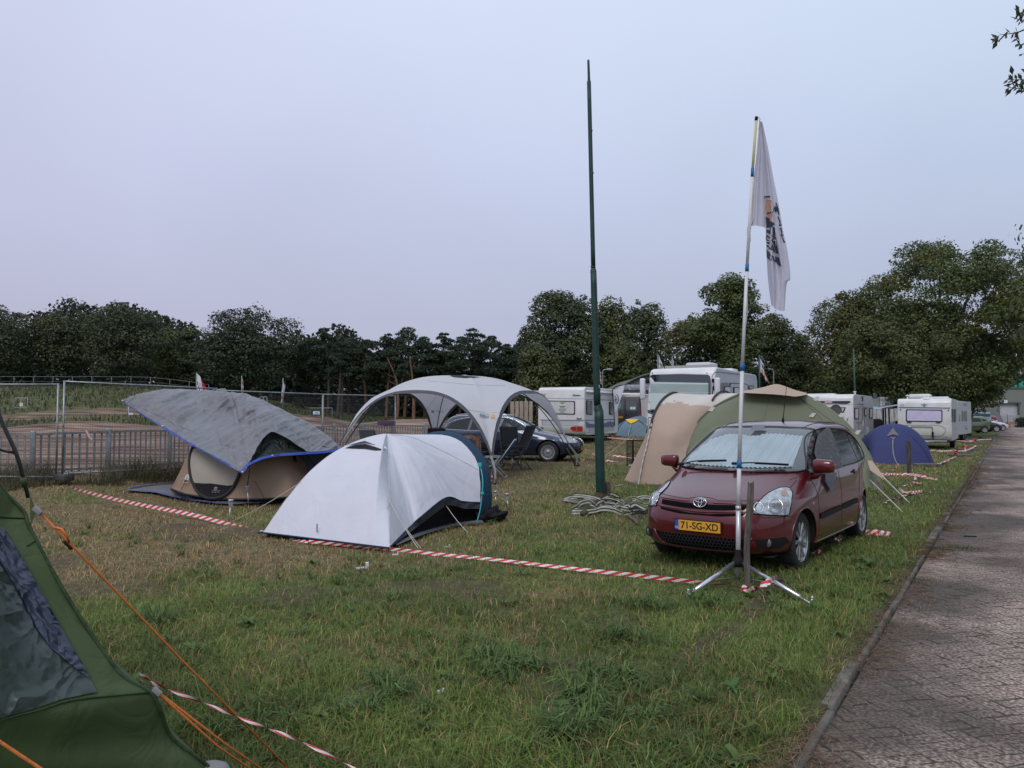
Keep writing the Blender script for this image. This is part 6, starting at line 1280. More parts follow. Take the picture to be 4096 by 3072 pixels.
    def axis(s,ax,a,b,off):
        if ax=='side+': o,d=Vector((a,3,b)),Vector((0,-1,0))
        elif ax=='side-': o,d=Vector((a,-3,b)),Vector((0,1,0))
        elif ax=='front': o,d=Vector((6,a,b)),Vector((-1,0,0))
        elif ax=='rear': o,d=Vector((-9,a,b)),Vector((1,0,0))
        else: o,d=Vector((a,b,4)),Vector((0,0,-1))
        p,n,i,t=s.L.b.ray_cast(o,d)
        if p is None: p,n,i,t=s.L.b.find_nearest(o+d*2.2)
        if n.dot(d)>0: n=-n
        return p+n*off
    def adecal(s,name,ax,poly,mat,off=.006,step=.05,parent=None,mb=None,label=None):
        m=mb or MB(); bm=bmesh.new(); bm.faces.new([bm.verts.new((a,b,0)) for a,b in poly])
        for k in (0,1):
            lo=min(p[k] for p in poly); hi=max(p[k] for p in poly); n=int((hi-lo)/step)
            for i in range(1,n+1):
                c=lo+(hi-lo)*i/(n+1); bmesh.ops.bisect_plane(bm,geom=bm.verts[:]+bm.edges[:]+bm.faces[:],plane_co=(c,0,0) if k==0 else (0,c,0),plane_no=(1,0,0) if k==0 else (0,1,0))
        bm.verts.index_update(); bm.verts.ensure_lookup_table(); m.add([s.axis(ax,v.co.x,v.co.y,off) for v in bm.verts],[[v.index for v in f.verts] for f in bm.faces]); bm.free()
        return m.build(name,mat,parent or s.o,label=label) if mb is None else m
    def aseam(s,mb,ax,pts,r=.004,off=.0,k=8):
        q=[Vector((a,b,0)) for a,b in pts]; m=(len(q)-1)*k; mb.tube([s.axis(ax,spl(q,i/m).x,spl(q,i/m).y,off) for i in range(m+1)],r,5)
    def wheel(s,x,y,r,sg,cap):
        w=bpy.data.objects.new('wheel',None); COL.objects.link(w); w.parent=s.o; w.location=(x,y,r); w.empty_display_size=.1
        t=MB(); t.lathe([(r*.68,-.075),(r*.80,-.092),(r*.95,-.09),(r,-.07),(r,.07),(r*.95,.09),(r*.80,.092),(r*.68,.075)],(0,0,0),'Y',40); 
        for i in range(36):
            a=2*PI*i/36; t.box((math.cos(a)*r*.998,0,math.sin(a)*r*.998),(.006,.15,.012),rot=Matrix.Rotation(-a,4,'Y'))
        t.build('tyre',TYRE,w)
        q=MB(); f=sg*.075; q.lathe([(r*.72,f*1.15),(r*.69,f*1.0),(r*.66,f*.55),(r*.2,f*.45),(0,f*.45)] if cap=='alloy' else [(r*.72,f*1.15),(r*.69,f*1.0),(r*.62,f*.95),(r*.3,f*.8),(0,f*.9)],(0,0,0),'Y',40)
        n=9 if cap=='alloy' else 18; 
        for i in range(n):
            a=2*PI*i/n; ww=.028 if cap=='alloy' else .020
            rot=Matrix.Rotation(-a,4,'Y'); 
            if cap=='alloy':
                for d in (-.13,.13): q.box((math.cos(a+d*.6)*r*.43,f*.85,math.sin(a+d*.6)*r*.43),(r*.56,.02,.022),rot=Matrix.Rotation(-a-d*.55,4,'Y'),bev=.004)
            else: q.box((math.cos(a)*r*.50,f*.93,math.sin(a)*r*.50),(r*.22,.012,.020),rot=rot,mi=1)
        q.lathe([(r*.18,f*.9),(r*.16,f*1.12),(0,f*1.12)],(0,0,0),'Y',20); q.build('rim',[ALLOY if cap=='alloy' else CAPSIL,ARCH],w)
        d=MB(); d.lathe([(r*.65,f*.50),(0,f*.50)],(0,0,0),'Y',24); d.build('brake_disc',M('brake_iron',(.06,.055,.05),.7,.5),w)
def number_plate(car,x,z,txt,ax='front',w=.52,h=.11,eu=True,tilt=0,sg=1):
    o=MB(); o.box((0,0,0),(.012,w+.02,h+.02),bev=.004); p=o.build('number_plate',TRIM,car.o); p.location=(x,0,z); p.rotation_euler=(0,tilt,0)
    q=MB(); q.box((.0065*sg,.02*sg if eu else 0,0),(.006,w-.045 if eu else w,h)); q.build('plate_face',PLATE,p)
    if eu: e=MB(); e.box((.0066*sg,-(w/2-.022)*sg,0),(.006,.042,h)); e.build('plate_band',EUB,p); text_mesh('NL',.034,WHP,p,(.0108*sg,-(w/2-.022)*sg,-.028),(PI/2,0,PI/2*sg),ext=.0008)
    text_mesh(txt,.105,INK,p,(.0105*sg,.022*sg,-.002),(PI/2,0,PI/2*sg),ext=.001,bold=.0016,sx=.95)
def red_car():
    rows=[(.20,.66,-3.30,.80,3.4,4.5),(.25,.80,-3.42,.850,3.9,5.2),(.33,.86,-3.46,.878,3.9,5.4),(.45,.875,-3.49,.888,3.8,5.4),(.56,.872,-3.50,.889,3.7,5.4),(.65,.845,-3.50,.888,3.6,5.3),(.72,.815,-3.50,.886,3.4,5.2),(.77,.765,-3.49,.884,3.3,5),(.81,.66,-3.48,.880,3.2,4.8),(.86,.50,-3.475,.874,3.2,4.8),(.92,.29,-3.46,.866,3.4,5),(.97,.12,-3.45,.857,3.8,5.5),(1.015,-.02,-3.43,.848,4.4,6),(1.06,-.14,-3.41,.836,5.2,7.5),(1.13,-.27,-3.38,.810,6,8.5),(1.24,-.48,-3.32,.770,6.2,9),(1.36,-.72,-3.24,.725,6.2,9),(1.46,-.93,-3.14,.685,5.8,8),(1.525,-1.09,-3.03,.650,5.2,7),(1.572,-1.25,-2.90,.600,4.6,5.5),(1.602,-1.45,-2.74,.50,4.0,4.4),(1.620,-1.70,-2.52,.33,3.4,3.4),(1.627,-1.95,-2.25,.12,2.5,2.5)]
    PAINT=M('red_metallic_paint',(.082,.004,.007),.32,.30,var=.10,scale=160,spec=.40,coat=.9,col2=(.108,.006,.010),detail=1)
    loc=on(2.54,8.95,-.01); yaw=-2.223
    c=Car(rows,loc,yaw,'red_car','dark red family car facing us with a silver sunshade behind its windscreen',PAINT,2.75,.742,.312,.362,NL=300,per=6)
    o=c.o; inv=c.inv
    dup_m=lambda mb,f:None
    # windscreen, shade, glass
    WS=[(-.765,1.060),(-.45,1.038),(0,1.030),(.45,1.038),(.765,1.060),(.735,1.17),(.70,1.30),(.655,1.43),(.615,1.515),(.30,1.538),(0,1.543),(-.30,1.538),(-.615,1.515),(-.655,1.43),(-.70,1.30),(-.735,1.17)]
    ws=c.adecal('windscreen','front',WS,M('cabin_dark',(.05,.058,.058),.08,var=.1,spec=.6,coat=.7),.004,.06)
    SHD=M('sunshade_silver',(.40,.47,.49),.30,.55,var=.08,scale=3,coat=.5)
    m=MB(); bm=bmesh.new(); poly=[(-.66,1.095),(-.30,1.075),(0,1.07),(.30,1.075),(.655,1.095),(.64,1.20),(.615,1.32),(.585,1.43),(.30,1.455),(.12,1.45),(.05,1.425),(-.05,1.42),(-.15,1.44),(-.35,1.44),(-.54,1.37),(-.62,1.22)]
    bm.faces.new([bm.verts.new((a,b,0)) for a,b in poly])
    for i in range(1,110):
        x=-.67+1.34*i/110; bmesh.ops.bisect_plane(bm,geom=bm.verts[:]+bm.edges[:]+bm.faces[:],plane_co=(x,0,0),plane_no=(1,0,0))
    for i in range(1,8):
        y=1.07+.40*i/8; bmesh.ops.bisect_plane(bm,geom=bm.verts[:]+bm.edges[:]+bm.faces[:],plane_co=(0,y,0),plane_no=(0,1,0))
    bm.verts.ensure_lookup_table(); fr=lambda x:2*abs((x*19+.06*math.sin(x*9))%1-.5)
    m.add([c.axis('front',v.co.x,v.co.y,.007+.017*fr(v.co.x+.02*(v.co.y-1.1))) for v in bm.verts],[[v.index for v in f.verts] for f in bm.faces],0,False); bm.free(); m.build('sunshade',SHD,ws)
    GL=M('windscreen_glass',(.5,.55,.55),.04,var=0,spec=.6,alpha=.07); c.adecal('glass',"front",WS,GL,.042,.06,parent=ws)
    md=MB(); c.adecal('x','front',[(-.085,1.475),(.085,1.475),(.075,1.53),(-.075,1.53)],None,.046,.05,mb=md); md.build('sensor_pod',M('pod_grey',(.12,.12,.14),.4,var=0),ws)
    ed=MB(); q=WS+[WS[0]]; c.aseam(ed,'front',q,.008,.012,k=4); ed.build('windscreen_seal',TRIM,ws)
    # side glass
    for sg,ax in ((1,'side+'),(-1,'side-')):
        F1=[(-.36,1.035),(-.46,1.12),(-.62,1.235),(-.62,1.03)]; F2=[(-.655,1.03),(-.655,1.255),(-.85,1.375),(-1.05,1.465),(-1.25,1.50),(-1.395,1.512),(-1.425,1.045)]
        F3=[(-1.475,1.047),(-1.455,1.512),(-1.85,1.513),(-2.20,1.495),(-2.42,1.47),(-2.50,1.07)]; F4=[(-2.56,1.075),(-2.49,1.455),(-2.75,1.40),(-2.95,1.30),(-3.06,1.17),(-3.02,1.11)]
        for i,F_ in enumerate((F1,F2,F3,F4)): c.adecal('side_window',ax,F_,GLASSD,.004,.07)
        sl=MB(); c.aseam(sl,ax,[(-.36,1.03),(-.9,1.035),(-1.45,1.042),(-2.5,1.062),(-3.03,1.10)],.008,.003); c.aseam(sl,ax,[(-.34,1.04),(-.60,1.24),(-.90,1.41),(-1.15,1.49),(-1.5,1.524),(-2.1,1.51),(-2.6,1.46),(-2.95,1.32),(-3.09,1.17),(-3.03,1.10)],.009,.004); c.aseam(sl,ax,[(-.64,1.03),(-.64,1.25)],.012,.004); sl.build('window_seal',TRIM,o)
        pi=MB(); c.adecal('x',ax,[(-1.43,1.04),(-1.47,1.04),(-1.455,1.515),(-1.395,1.515)],None,.006,.08,mb=pi); pi.build('pillar_trim',TRIM,o)
        ch=MB(); c.aseam(ch,ax,[(-.66,1.018),(-1.45,1.03),(-2.5,1.05),(-3.0,1.085)],.005,.006); ch.build('waist_strip',M('strip_satin',(.32,.32,.34),.3,.7,var=0),o)
        ds=MB(); c.aseam(ds,ax,[(-.34,1.02),(-.44,.85),(-.47,.60),(-.47,.34)],.003,.0); c.aseam(ds,ax,[(-1.45,1.03),(-1.46,.7),(-1.45,.32)],.003,.0); c.aseam(ds,ax,[(-2.53,1.05),(-2.50,.90),(-2.40,.72),(-2.33,.50),(-2.30,.32)],.003,0); c.aseam(ds,ax,[(-.45,.315),(-1.4,.305),(-2.32,.315)],.003,0); c.aseam(ds,ax,[(-.05,.97),(-.20,1.0),(-.34,1.02)],.003,0); c.aseam(ds,ax,[(-3.42,.80),(-3.2,.78),(-3.05,.70)],.003,0); ds.build('door_seam',TRIM,o)
        rs_=MB(); c.adecal('x',ax,[(-.50,.50),(-.50,.565),(-1.43,.585),(-1.43,.52)],None,.014,.08,mb=rs_); c.adecal('x',ax,[(-1.47,.52),(-1.47,.585),(-2.22,.60),(-2.25,.535)],None,.014,.08,mb=rs_); rs_.build('rubbing_strip',TRIM,o)
        sill=MB(); c.aseam(sill,ax,[(-.42,.24),(-1.4,.235),(-2.32,.24)],.018,-.004); sill.build('sill',c.paint,o)
        for x,z in ((-1.27,.925),(-2.22,.945)):
            h=MB(); p=c.axis(ax,x,z,.022); h.box(p,(.17,.022,.028),bev=.009); h.build('door_handle',c.paint,o); d=MB(); p=c.axis(ax,x+.01,z+.0,.002); d.sphere(p,.05,10,sz=(1.3,.12,.7)); d.build('handle_cup',TRIM,o)
        rp=MB(); p=c.axis(ax,-.28,.70,.002); rp.sphere(p,.020,8,sz=(1,.3,1.1)); rp.build('side_repeater',HL,o)
        mr=MB(); y=sg*.955; mr.box((-.43,y,1.115),(.13,.235,.155),bev=.05); mr.v=[(v[0]-.10*abs(v[1]-sg*.84)*.9,v[1],1.115+(v[2]-1.115)*(1.1-.9*abs(v[1]-sg*.84))) for v in mr.v]; mm=mr.build('door_mirror',M('mirror_red',(.115,.007,.010),.22,.3,var=.06,coat=.8),o)
        ms=MB(); ms.tube([(-.46,sg*.80,.985),(-.455,sg*.87,1.0),(-.44,sg*.92,1.06)],[.038,.034,.030],8); ms.build('stalk',c.paint,mm); mg=MB(); mg.add([(-.495,y-.10,1.04),(-.495,y+.10,1.045),(-.495,y+.10,1.13),(-.495,y-.10,1.13)],[(0,1,2,3)]); mg.build('mirror_glass',REFL,mm)
    # nose: grille, badge, plate, intakes
    GR=M('grille_black',(.004,.004,.005),.9,var=.3,scale=60,spec=.08)
    c.adecal('upper_grille','front',[(-.49,.748),(-.30,.742),(-.16,.735),(.16,.735),(.30,.742),(.49,.748),(.475,.70),(.30,.690),(.16,.682),(-.16,.682),(-.30,.690),(-.475,.70)],GR,.004,.04)
    c.adecal('lower_slot','front',[(-.49,.668),(-.22,.650),(-.12,.638),(.12,.638),(.22,.650),(.49,.668),(.47,.645),(.22,.620),(-.22,.620),(-.47,.645)],GR,.004,.04)
    rbm=MB(); c.aseam(rbm,'front',[(-.52,.682),(-.25,.668),(0,.655),(.25,.668),(.52,.682)],.013,-.002); c.aseam(rbm,'front',[(-.54,.765),(-.30,.757),(-.14,.752)],.010,.0); c.aseam(rbm,'front',[(.54,.765),(.30,.757),(.14,.752)],.010,.0); rbm.build('grille_bar',c.paint,o)
    li=c.adecal('lower_intake','front',[(-.53,.405),(.53,.405),(.46,.315),(.36,.275),(0,.262),(-.36,.275),(-.46,.315)],GR,.004,.05)
    hx=MB()
    for i in range(-12,13):
        for j in range(4):
            y=i*.040+(.020 if j%2 else 0); z=.290+j*.033
            if abs(y)<.47-(.40-z)*.6: hx.tube([c.axis('front',y+.021*math.cos(PI/3*k+PI/6),z+.021*math.sin(PI/3*k+PI/6),.008) for k in range(6)],.0022,3,closed=True,caps=False)
    hx.build('honeycomb',M('honey_plastic',(.022,.022,.025),.5,var=0),li)
    lp=MB(); c.aseam(lp,'front',[(-.56,.42),(-.49,.31),(-.38,.262),(0,.248),(.38,.262),(.49,.31),(.56,.42)],.012,.0,k=10); lp.build('intake_lip',c.paint,o)
    for sg in (-1,1):
        c.adecal('fog_recess','front',[(sg*.585,.405),(sg*.80,.415),(sg*.815,.36),(sg*.76,.305),(sg*.60,.315)],TRIM,.004,.04)
        f=MB(); p=c.axis('front',sg*.69,.362,-.018); f.lathe([(.052,-.01),(.056,.012),(.046,.014)],p,'X',20); fo=f.build('fog_lamp',TRIM,o); g=MB(); g.lathe([(.047,.010),(.03,.02),(0,.024)],p,'X',20); g.build('lens',M('fog_glass',(.10,.11,.12),.08,var=0,spec=.8,coat=1),fo)
    number_plate(c,c.axis('front',0,.50,.014).x,.505,'71-SG-XD',tilt=.04)
    b=MB(); bp=c.axis('front',0,.742,.018); bp2=bp
    def ring(rx,rz,dy=0,dz=0,r=.006): b.tube([(bp.x+.012+ (-.25*(dz+rz*math.sin(t))),dy+rx*math.cos(t),bp.z+dz+rz*math.sin(t)) for t in [2*PI*i/28 for i in range(28)]],r,6,closed=True)
    ring(.072,.049); ring(.048,.018,0,.018,.0045); ring(.019,.042,0,.002,.0045); b.build('badge',CHROME,o)
    bd=MB(); bd.lathe([(.074,0),(0,.006)],(bp.x-.002,0,bp.z),'X',28); bd.v=[(x-.25*(z-bp.z),y,bp.z+(z-bp.z)*.68) for x,y,z in bd.v]; bd.build('badge_base',INK,o)
    # headlamps from the photo outline, mirrored
    def H7(a,b): return (2400+a*.5425,1600+b*.5425)
    hp=[H7(*q) for q in ((1125,838),(1133,808),(1165,757),(1230,695),(1300,657),(1350,645),(1392,650),(1416,682),(1410,742),(1386,846),(1300,850),(1200,846))]
    hm=MB(); decal(hm,c.S,hp,.007,9,inv=inv); 
    def both(name,mb,mat,par=None):
        out=[]
        for sg in (1,-1):
            q=MB(); q.v=[(v[0],v[1]*sg,v[2]) for v in mb.v]; q.f=mb.f if sg==1 else [tuple(reversed(f)) for f in mb.f]; q.mi=mb.mi; q.sm=mb.sm; out.append(q.build(name,mat,par[0 if sg==1 else 1] if par else o))
        return out
    hl=both('headlight',hm,HL)
    e=MB(); seam(e,c.S,hp+[hp[0]],.006,.006,inv=inv,k=3); both('headlight_seal',e,TRIM,hl)
    r1=MB(); 
    for (a,bb,ra,rb) in ((1168,797,34,36),(1292,787,52,50)): 
        u,v=H7(a,bb); seam(r1,c.S,oval(u,v,ra*.5425,rb*.5425,16)+[oval(u,v,ra*.5425,rb*.5425,16)[0]],.006,.009,inv=inv,k=2)
    both('lamp_ring',r1,REFL,hl)
    for (a,bb,ra,rb) in ((1168,797,20,22),(1292,787,44,42)):
        r2=MB(); u,v=H7(a,bb); decal(r2,c.S,oval(u,v,ra*.5425,rb*.5425,16),.011,6,inv=inv); both('lamp_bowl',r2,M('lamp_bowl',(.50,.52,.55),.12,.7,var=.2,scale=40),hl)
    r3=MB(); u,v=H7(1356,690); decal(r3,c.S,oval(u,v,13,12,12),.010,6,inv=inv); both('indicator_bulb',r3,ORL,hl)
    # bonnet shut lines, ridge, washer jets
    s1=MB()
    for sg in (-1,1):
        c.aseam(s1,'top',[(-.14,sg*.74),(.18,sg*.72),(.48,sg*.655),(.60,sg*.60)],.0035,0)
    c.aseam(s1,'front',[(-.62,.80),(-.45,.79),(-.20,.778),(-.12,.79),(0,.80),(.12,.79),(.20,.778),(.45,.79),(.62,.80)],.0035,0); c.aseam(s1,'front',[(.60,.63),(.75,.625),(.84,.62)],.003,0); s1.build('bonnet_seam',TRIM,o)
    rg=MB()
    for sg in (-1,1): c.aseam(rg,'top',[(-.05,sg*.33),(.25,sg*.27),(.52,sg*.17),(.66,sg*.12)],.014,-.011)
    rg.build('bonnet_ridge',c.paint,o)
    jt=MB()
    for y in (-.24,.24): jt.sphere(c.axis('top',-.06,y,.006),.014,8)
    jt.build('washer_jet',TRIM,o)
    cw=MB(); c.adecal('x','top',[(-.17,-.60),(-.10,-.40),(-.09,0),(-.10,.40),(-.17,.60),(-.20,.60),(-.16,.3),(-.155,0),(-.16,-.3),(-.20,-.60)],None,.005,.05,mb=cw); cw.build('cowl',TRIM,o)
    for pts in ([(-.16,-.64),(-.19,-.45),(-.22,-.10)],[(-.155,.03),(-.19,.25),(-.23,.62)]):
        w=MB(); pp=[c.axis('top',a,b,.066) for a,b in pts]; w.tube(path(pp,5),.008,5); w.tube([p+Vector((-.01,0,-.012)) for p in path(pp[1:],5)],.006,4); w.box(pp[0],(.06,.07,.03),bev=.01); w.build('wiper',TRIM,o)
    an=MB(); a0=c.axis('top',-1.62,.12,0); an.tube([a0,a0+Vector((-.02,.0,.05))],[.02,.012],6); an.tube([a0+Vector((-.02,0,.05)),a0+Vector((-.16,.01,.52))],[.006,.003],5); an.build('antenna',TRIM,o)
    rr=MB(); 
    for sg in (-1,1): c.aseam(rr,'top',[(-1.15,sg*.515),(-1.6,sg*.54),(-2.3,sg*.54),(-2.9,sg*.50)],.006,.0)
    rr.build('roof_seam',TRIM,o)
    # grey cloth clamped in the driver's door and the torn plastic below the mirror
    CL=fabric('grey_cloth',(.135,.14,.155),wr=.8,wscale=6,trl=.05); cl=MB(); decal(cl,c.S,[H7(*q) for q in ((1668,206),(1640,225),(1598,262),(1580,330),(1570,395),(1585,440),(1610,470),(1640,500),(1700,505),(1776,500),(1760,420),(1740,345),(1712,270),(1685,215))],.02,10)
    q=cl.build('window_cloth',CL,None,org=o.location); tag(q,'grey cloth clamped over the side window of the red car','cloth')
    pl=MB(); decal(pl,c.S,[H7(*q) for q in ((1645,540),(1728,536),(1722,590),(1700,610),(1722,640),(1690,690),(1672,650),(1640,600))],.03,8); q=pl.build('plastic_sheet',fabric('torn_plastic',(.26,.28,.34),wr=1,wscale=14,rough=.35,trl=.1),None,org=o.location); tag(q,'torn translucent plastic hanging below the mirror of the red car','plastic sheet')
red_car()
def simple_car(name,label,loc,yaw,paint,rows,wb,track,wr_,arch,dlo,cap='cover',plate=None,group=None,extra=None,cat='car'):
    c=Car(rows,loc,yaw,name,label,paint,wb,track,wr_,arch,NL=200,per=4,cap=cap,group=group,cat=cat); o=c.o
    for ax in ('side+','side-'):
        for F_ in dlo['side']: c.adecal('side_window',ax,F_,GLASSD,.005,.09)
    c.adecal('windscreen','front',dlo['front'],M('screen_pale',(.10,.13,.14),.05,var=.15,spec=.8,coat=1.0),.005,.09); c.adecal('rear_window','rear',dlo['rear'],GLASSD,.005,.09)
    if extra: extra(c)
    return c
def blue_estate():
    rows=[(.20,.70,-3.60,.82,3.4,5),(.26,.86,-3.76,.87,3.2,5),(.40,.92,-3.83,.90,3.1,5),(.55,.92,-3.85,.91,3.1,5),(.64,.89,-3.85,.91,3.1,5),(.70,.80,-3.84,.908,3.2,5),(.75,.60,-3.83,.90,3.3,5),(.81,.36,-3.82,.89,3.5,5.5),(.87,.08,-3.81,.88,3.9,6),(.93,-.22,-3.79,.865,4.3,6.5),(.97,-.42,-3.77,.85,4.8,7),(1.04,-.56,-3.74,.81,5,7.5),(1.16,-.78,-3.66,.75,5.2,8),(1.29,-1.02,-3.56,.685,5.2,8),(1.39,-1.24,-3.46,.635,4.8,7),(1.44,-1.42,-3.38,.59,4.4,6),(1.475,-1.65,-3.25,.50,4,5),(1.495,-1.95,-3.0,.32,3.4,4),(1.50,-2.3,-2.7,.10,2.6,3)]
    P_=M('navy_metallic_paint',(.020,.030,.062),.26,.4,var=.12,scale=120,spec=.6,coat=.9,detail=1)
    dlo=dict(side=[[(-.62,.985),(-.95,1.18),(-1.22,1.31),(-1.50,1.385),(-1.62,.985)],[(-1.68,.985),(-1.60,1.39),(-2.10,1.40),(-2.55,1.385),(-2.62,.995)],[(-2.70,1.0),(-2.64,1.38),(-3.0,1.33),(-3.30,1.22),(-3.46,1.04)]],front=[(-.70,.985),(0,.965),(.70,.985),(.62,1.26),(.55,1.40),(0,1.425),(-.55,1.40),(-.62,1.26)],rear=[(-.66,1.02),(.66,1.02),(.56,1.36),(-.56,1.36)])
    def ex(c):
        o=c.o
        for ax,sg in (('side-',-1),('side+',1)):
            ch=MB(); c.aseam(ch,ax,[(-.58,.965),(-1.65,.965),(-2.7,.98),(-3.40,1.01),(-3.52,1.05),(-3.36,1.23),(-3.0,1.35),(-2.5,1.405),(-1.6,1.41),(-1.2,1.33),(-.90,1.19),(-.56,.98)],.011,.006,k=10); ch.build('chrome_trim',CHROME,o)
            ds=MB(); c.aseam(ds,ax,[(-.60,.95),(-.55,.7),(-.56,.32)],.004); c.aseam(ds,ax,[(-1.65,.96),(-1.66,.6),(-1.64,.30)],.004); c.aseam(ds,ax,[(-2.66,.97),(-2.62,.8),(-2.42,.6),(-2.36,.32)],.004); c.aseam(ds,ax,oval(-3.12,.80,.10,.10,16)+[oval(-3.12,.80,.10,.10,16)[0]],.004,0,3); ds.build('door_seam',TRIM,o)
            st=MB(); c.aseam(st,ax,[(-.45,.42),(-1.5,.41),(-2.35,.42)],.010,.004); st.build('side_strip',TRIM,o)
            for x in (-1.45,-2.42): h=MB(); h.box(c.axis(ax,x,.86,.02),(.18,.02,.026),bev=.008); h.build('door_handle',c.paint,o)
            m=MB(); m.sphere((-.66,sg*.99,1.02),.115,14,sz=(.6,1,.62)); mm=m.build('door_mirror',c.paint,o); s=MB(); s.tube([(-.64,sg*.85,.97),(-.65,sg*.93,.99)],.03,6); s.build('stalk',TRIM,mm)
            hl=MB(); c.adecal('x',ax,[(.78,.69),(.46,.735),(.34,.72),(.42,.64),(.74,.60)],None,.006,.05,mb=hl); hl.build('headlight',HL,o); tl=MB(); c.adecal('x',ax,[(-3.50,.98),(-3.80,.98),(-3.84,.80),(-3.58,.80)],None,.008,.05,mb=tl); tl.build('tail_lamp',REDL,o)
            rl=MB(); rl.tube([c.axis('top',x,sg*.52,.045) for x in (-1.5,-1.9,-2.4,-2.9,-3.2)],.014,6); rl.build('roof_rail',CHROME,o)
            fl=MB(); c.adecal('x','front',[(sg*.45,.69),(sg*.74,.70),(sg*.80,.66),(sg*.76,.60),(sg*.45,.61)],None,.006,.04,mb=fl); fl.build('headlight_front',HL,o)
            c.adecal('lower_intake','front',[(sg*.38,.40),(sg*.78,.41),(sg*.74,.28),(sg*.38,.28)],TRIM,.005,.05)
        g=c.adecal('grille','front',[(-.42,.72),(.42,.72),(.34,.46),(-.34,.46)],TRIM,.006,.04); gc=MB(); c.aseam(gc,'front',[(-.43,.73),(-.38,.55),(-.34,.45),(0,.43),(.34,.45),(.38,.55),(.43,.73),(0,.745),(-.43,.73)],.014,.008,k=6); 
        for z in (.52,.57,.62,.67): c.aseam(gc,'front',[(-.37,z),(0,z),(.37,z)],.004,.010)
        gc.build('grille_chrome',CHROME,g); p=c.axis('front',0,.645,.02); b=MB(); b.tube([(p.x,.055*math.cos(t),p.z+.055*math.sin(t)) for t in [2*PI*i/20 for i in range(20)]],.006,5,closed=True); b.tube([(p.x,-.035,p.z+.04),(p.x,-.012,p.z-.03),(p.x,0,p.z+.0),(p.x,.012,p.z-.03),(p.x,.035,p.z+.04)],.005,4); b.build('badge',CHROME,o)
        number_plate(c,c.axis('front',0,.40,.016).x,.42,'93-SZ-TK',eu=True); c.adecal('bottom_intake','front',[(-.34,.345),(.34,.345),(.30,.24),(-.30,.24)],TRIM,.005,.05)
    simple_car('blue_estate','dark blue estate car parked side on behind the party shelter',on(1.37,24.85),-.28,P_,rows,2.71,.80,.325,.385,dlo,extra=ex,group='parked cars')
blue_estate()
def hatch_rows(h=1.46,L=3.75,w=.83):
    r=[(.20,.58,-2.75,.74,3.4,5),(.28,.70,-2.92,.79,3.2,5),(.45,.74,-2.98,.82,3.1,5),(.60,.72,-2.99,.83,3.1,5),(.70,.62,-2.985,.83,3.2,5),(.78,.40,-2.97,.82,3.4,5.5),(.88,.05,-2.95,.805,3.9,6),(.96,-.28,-2.93,.785,4.5,7),(1.05,-.45,-2.89,.75,5,7.5),(1.2,-.72,-2.80,.68,5.2,8),(1.33,-.98,-2.68,.62,4.8,7),(1.40,-1.18,-2.56,.56,4.4,6),(1.44,-1.45,-2.38,.42,3.8,4.5),(1.455,-1.75,-2.05,.12,2.6,3)]
    return [(z*h/1.46,xf,xr,w_*w/.83,n,m) for z,xf,xr,w_,n,m in r]
HD=dict(side=[[(-.55,.99),(-.85,1.17),(-1.20,1.32),(-1.30,.99)],[(-1.36,.99),(-1.26,1.33),(-1.70,1.35),(-2.10,1.32),(-2.18,1.0)],[(-2.24,1.01),(-2.17,1.30),(-2.45,1.24),(-2.62,1.07)]],front=[(-.64,1.0),(0,.98),(.64,1.0),(.52,1.36),(-.52,1.36)],rear=[(-.60,1.02),(.60,1.02),(.50,1.32),(-.50,1.32)])
def far_extra(sg):
    def ex(c):
        o=c.o
        for ax,s in (('side+',1),('side-',-1)):
            t=MB(); c.adecal('x',ax,[(-2.70,1.02),(-2.94,1.0),(-2.97,.84),(-2.80,.80)],None,.008,.06,mb=t); t.build('tail_lamp',REDL,o); h=MB(); c.adecal('x',ax,[(.52,.72),(.25,.78),(.22,.70),(.50,.62)],None,.008,.06,mb=h); h.build('headlight',HL,o)
            q=MB(); c.aseam(q,ax,[(-.4,.56),(-1.3,.56),(-2.1,.58)],.022,.006); c.aseam(q,ax,[(-1.33,.98),(-1.33,.30)],.004); c.aseam(q,ax,[(-2.2,.98),(-2.1,.62)],.004); q.build('side_strip',TRIM,o)
            m=MB(); m.sphere((-.55,s*.90,1.02),.10,10,sz=(.6,1,.62)); m.build('door_mirror',c.paint,o)
    return ex
simple_car('green_hatchback','pale green hatchback with its nose hidden behind the last caravan',(39.9,69.0,0),R(168),M('sage_paint',(.13,.165,.095),.3,.3,var=.06,coat=.8),hatch_rows(1.50),2.38,.73,.30,.35,HD,group='parked cars',extra=far_extra(1))
simple_car('black_car','black car parked nose to the road between the green hatchback and the white one',(46.1,73.0,0),R(-10),M('black_paint',(.012,.014,.018),.25,.3,var=.1,coat=.9),hatch_rows(1.42),2.5,.74,.30,.35,HD,group='parked cars',extra=far_extra(1))
simple_car('white_car','white car with its nose towards the road, behind the black one',(49.9,78.0,0),R(-10),M('white_paint',(.62,.63,.66),.25,.0,var=.03,coat=.9),hatch_rows(1.40),2.5,.76,.30,.35,HD,group='parked cars',extra=far_extra(1))
simple_car('red_small_car','red and black car behind the white one, just behind it',(53.3,88.0,0),R(-170),M('dull_red_paint',(.30,.02,.015),.3,.0,var=.06,coat=.8),hatch_rows(1.52),2.4,.74,.30,.35,HD,group='parked cars',extra=far_extra(1))
simple_car('grey_small_car','dark grey car at the far end of the parked row',(61.0,96.0,0),R(-12),M('graphite_paint',(.035,.037,.045),.3,.2,var=.06,coat=.8),hatch_rows(1.48),2.4,.74,.30,.35,HD,group='parked cars',extra=far_extra(1))
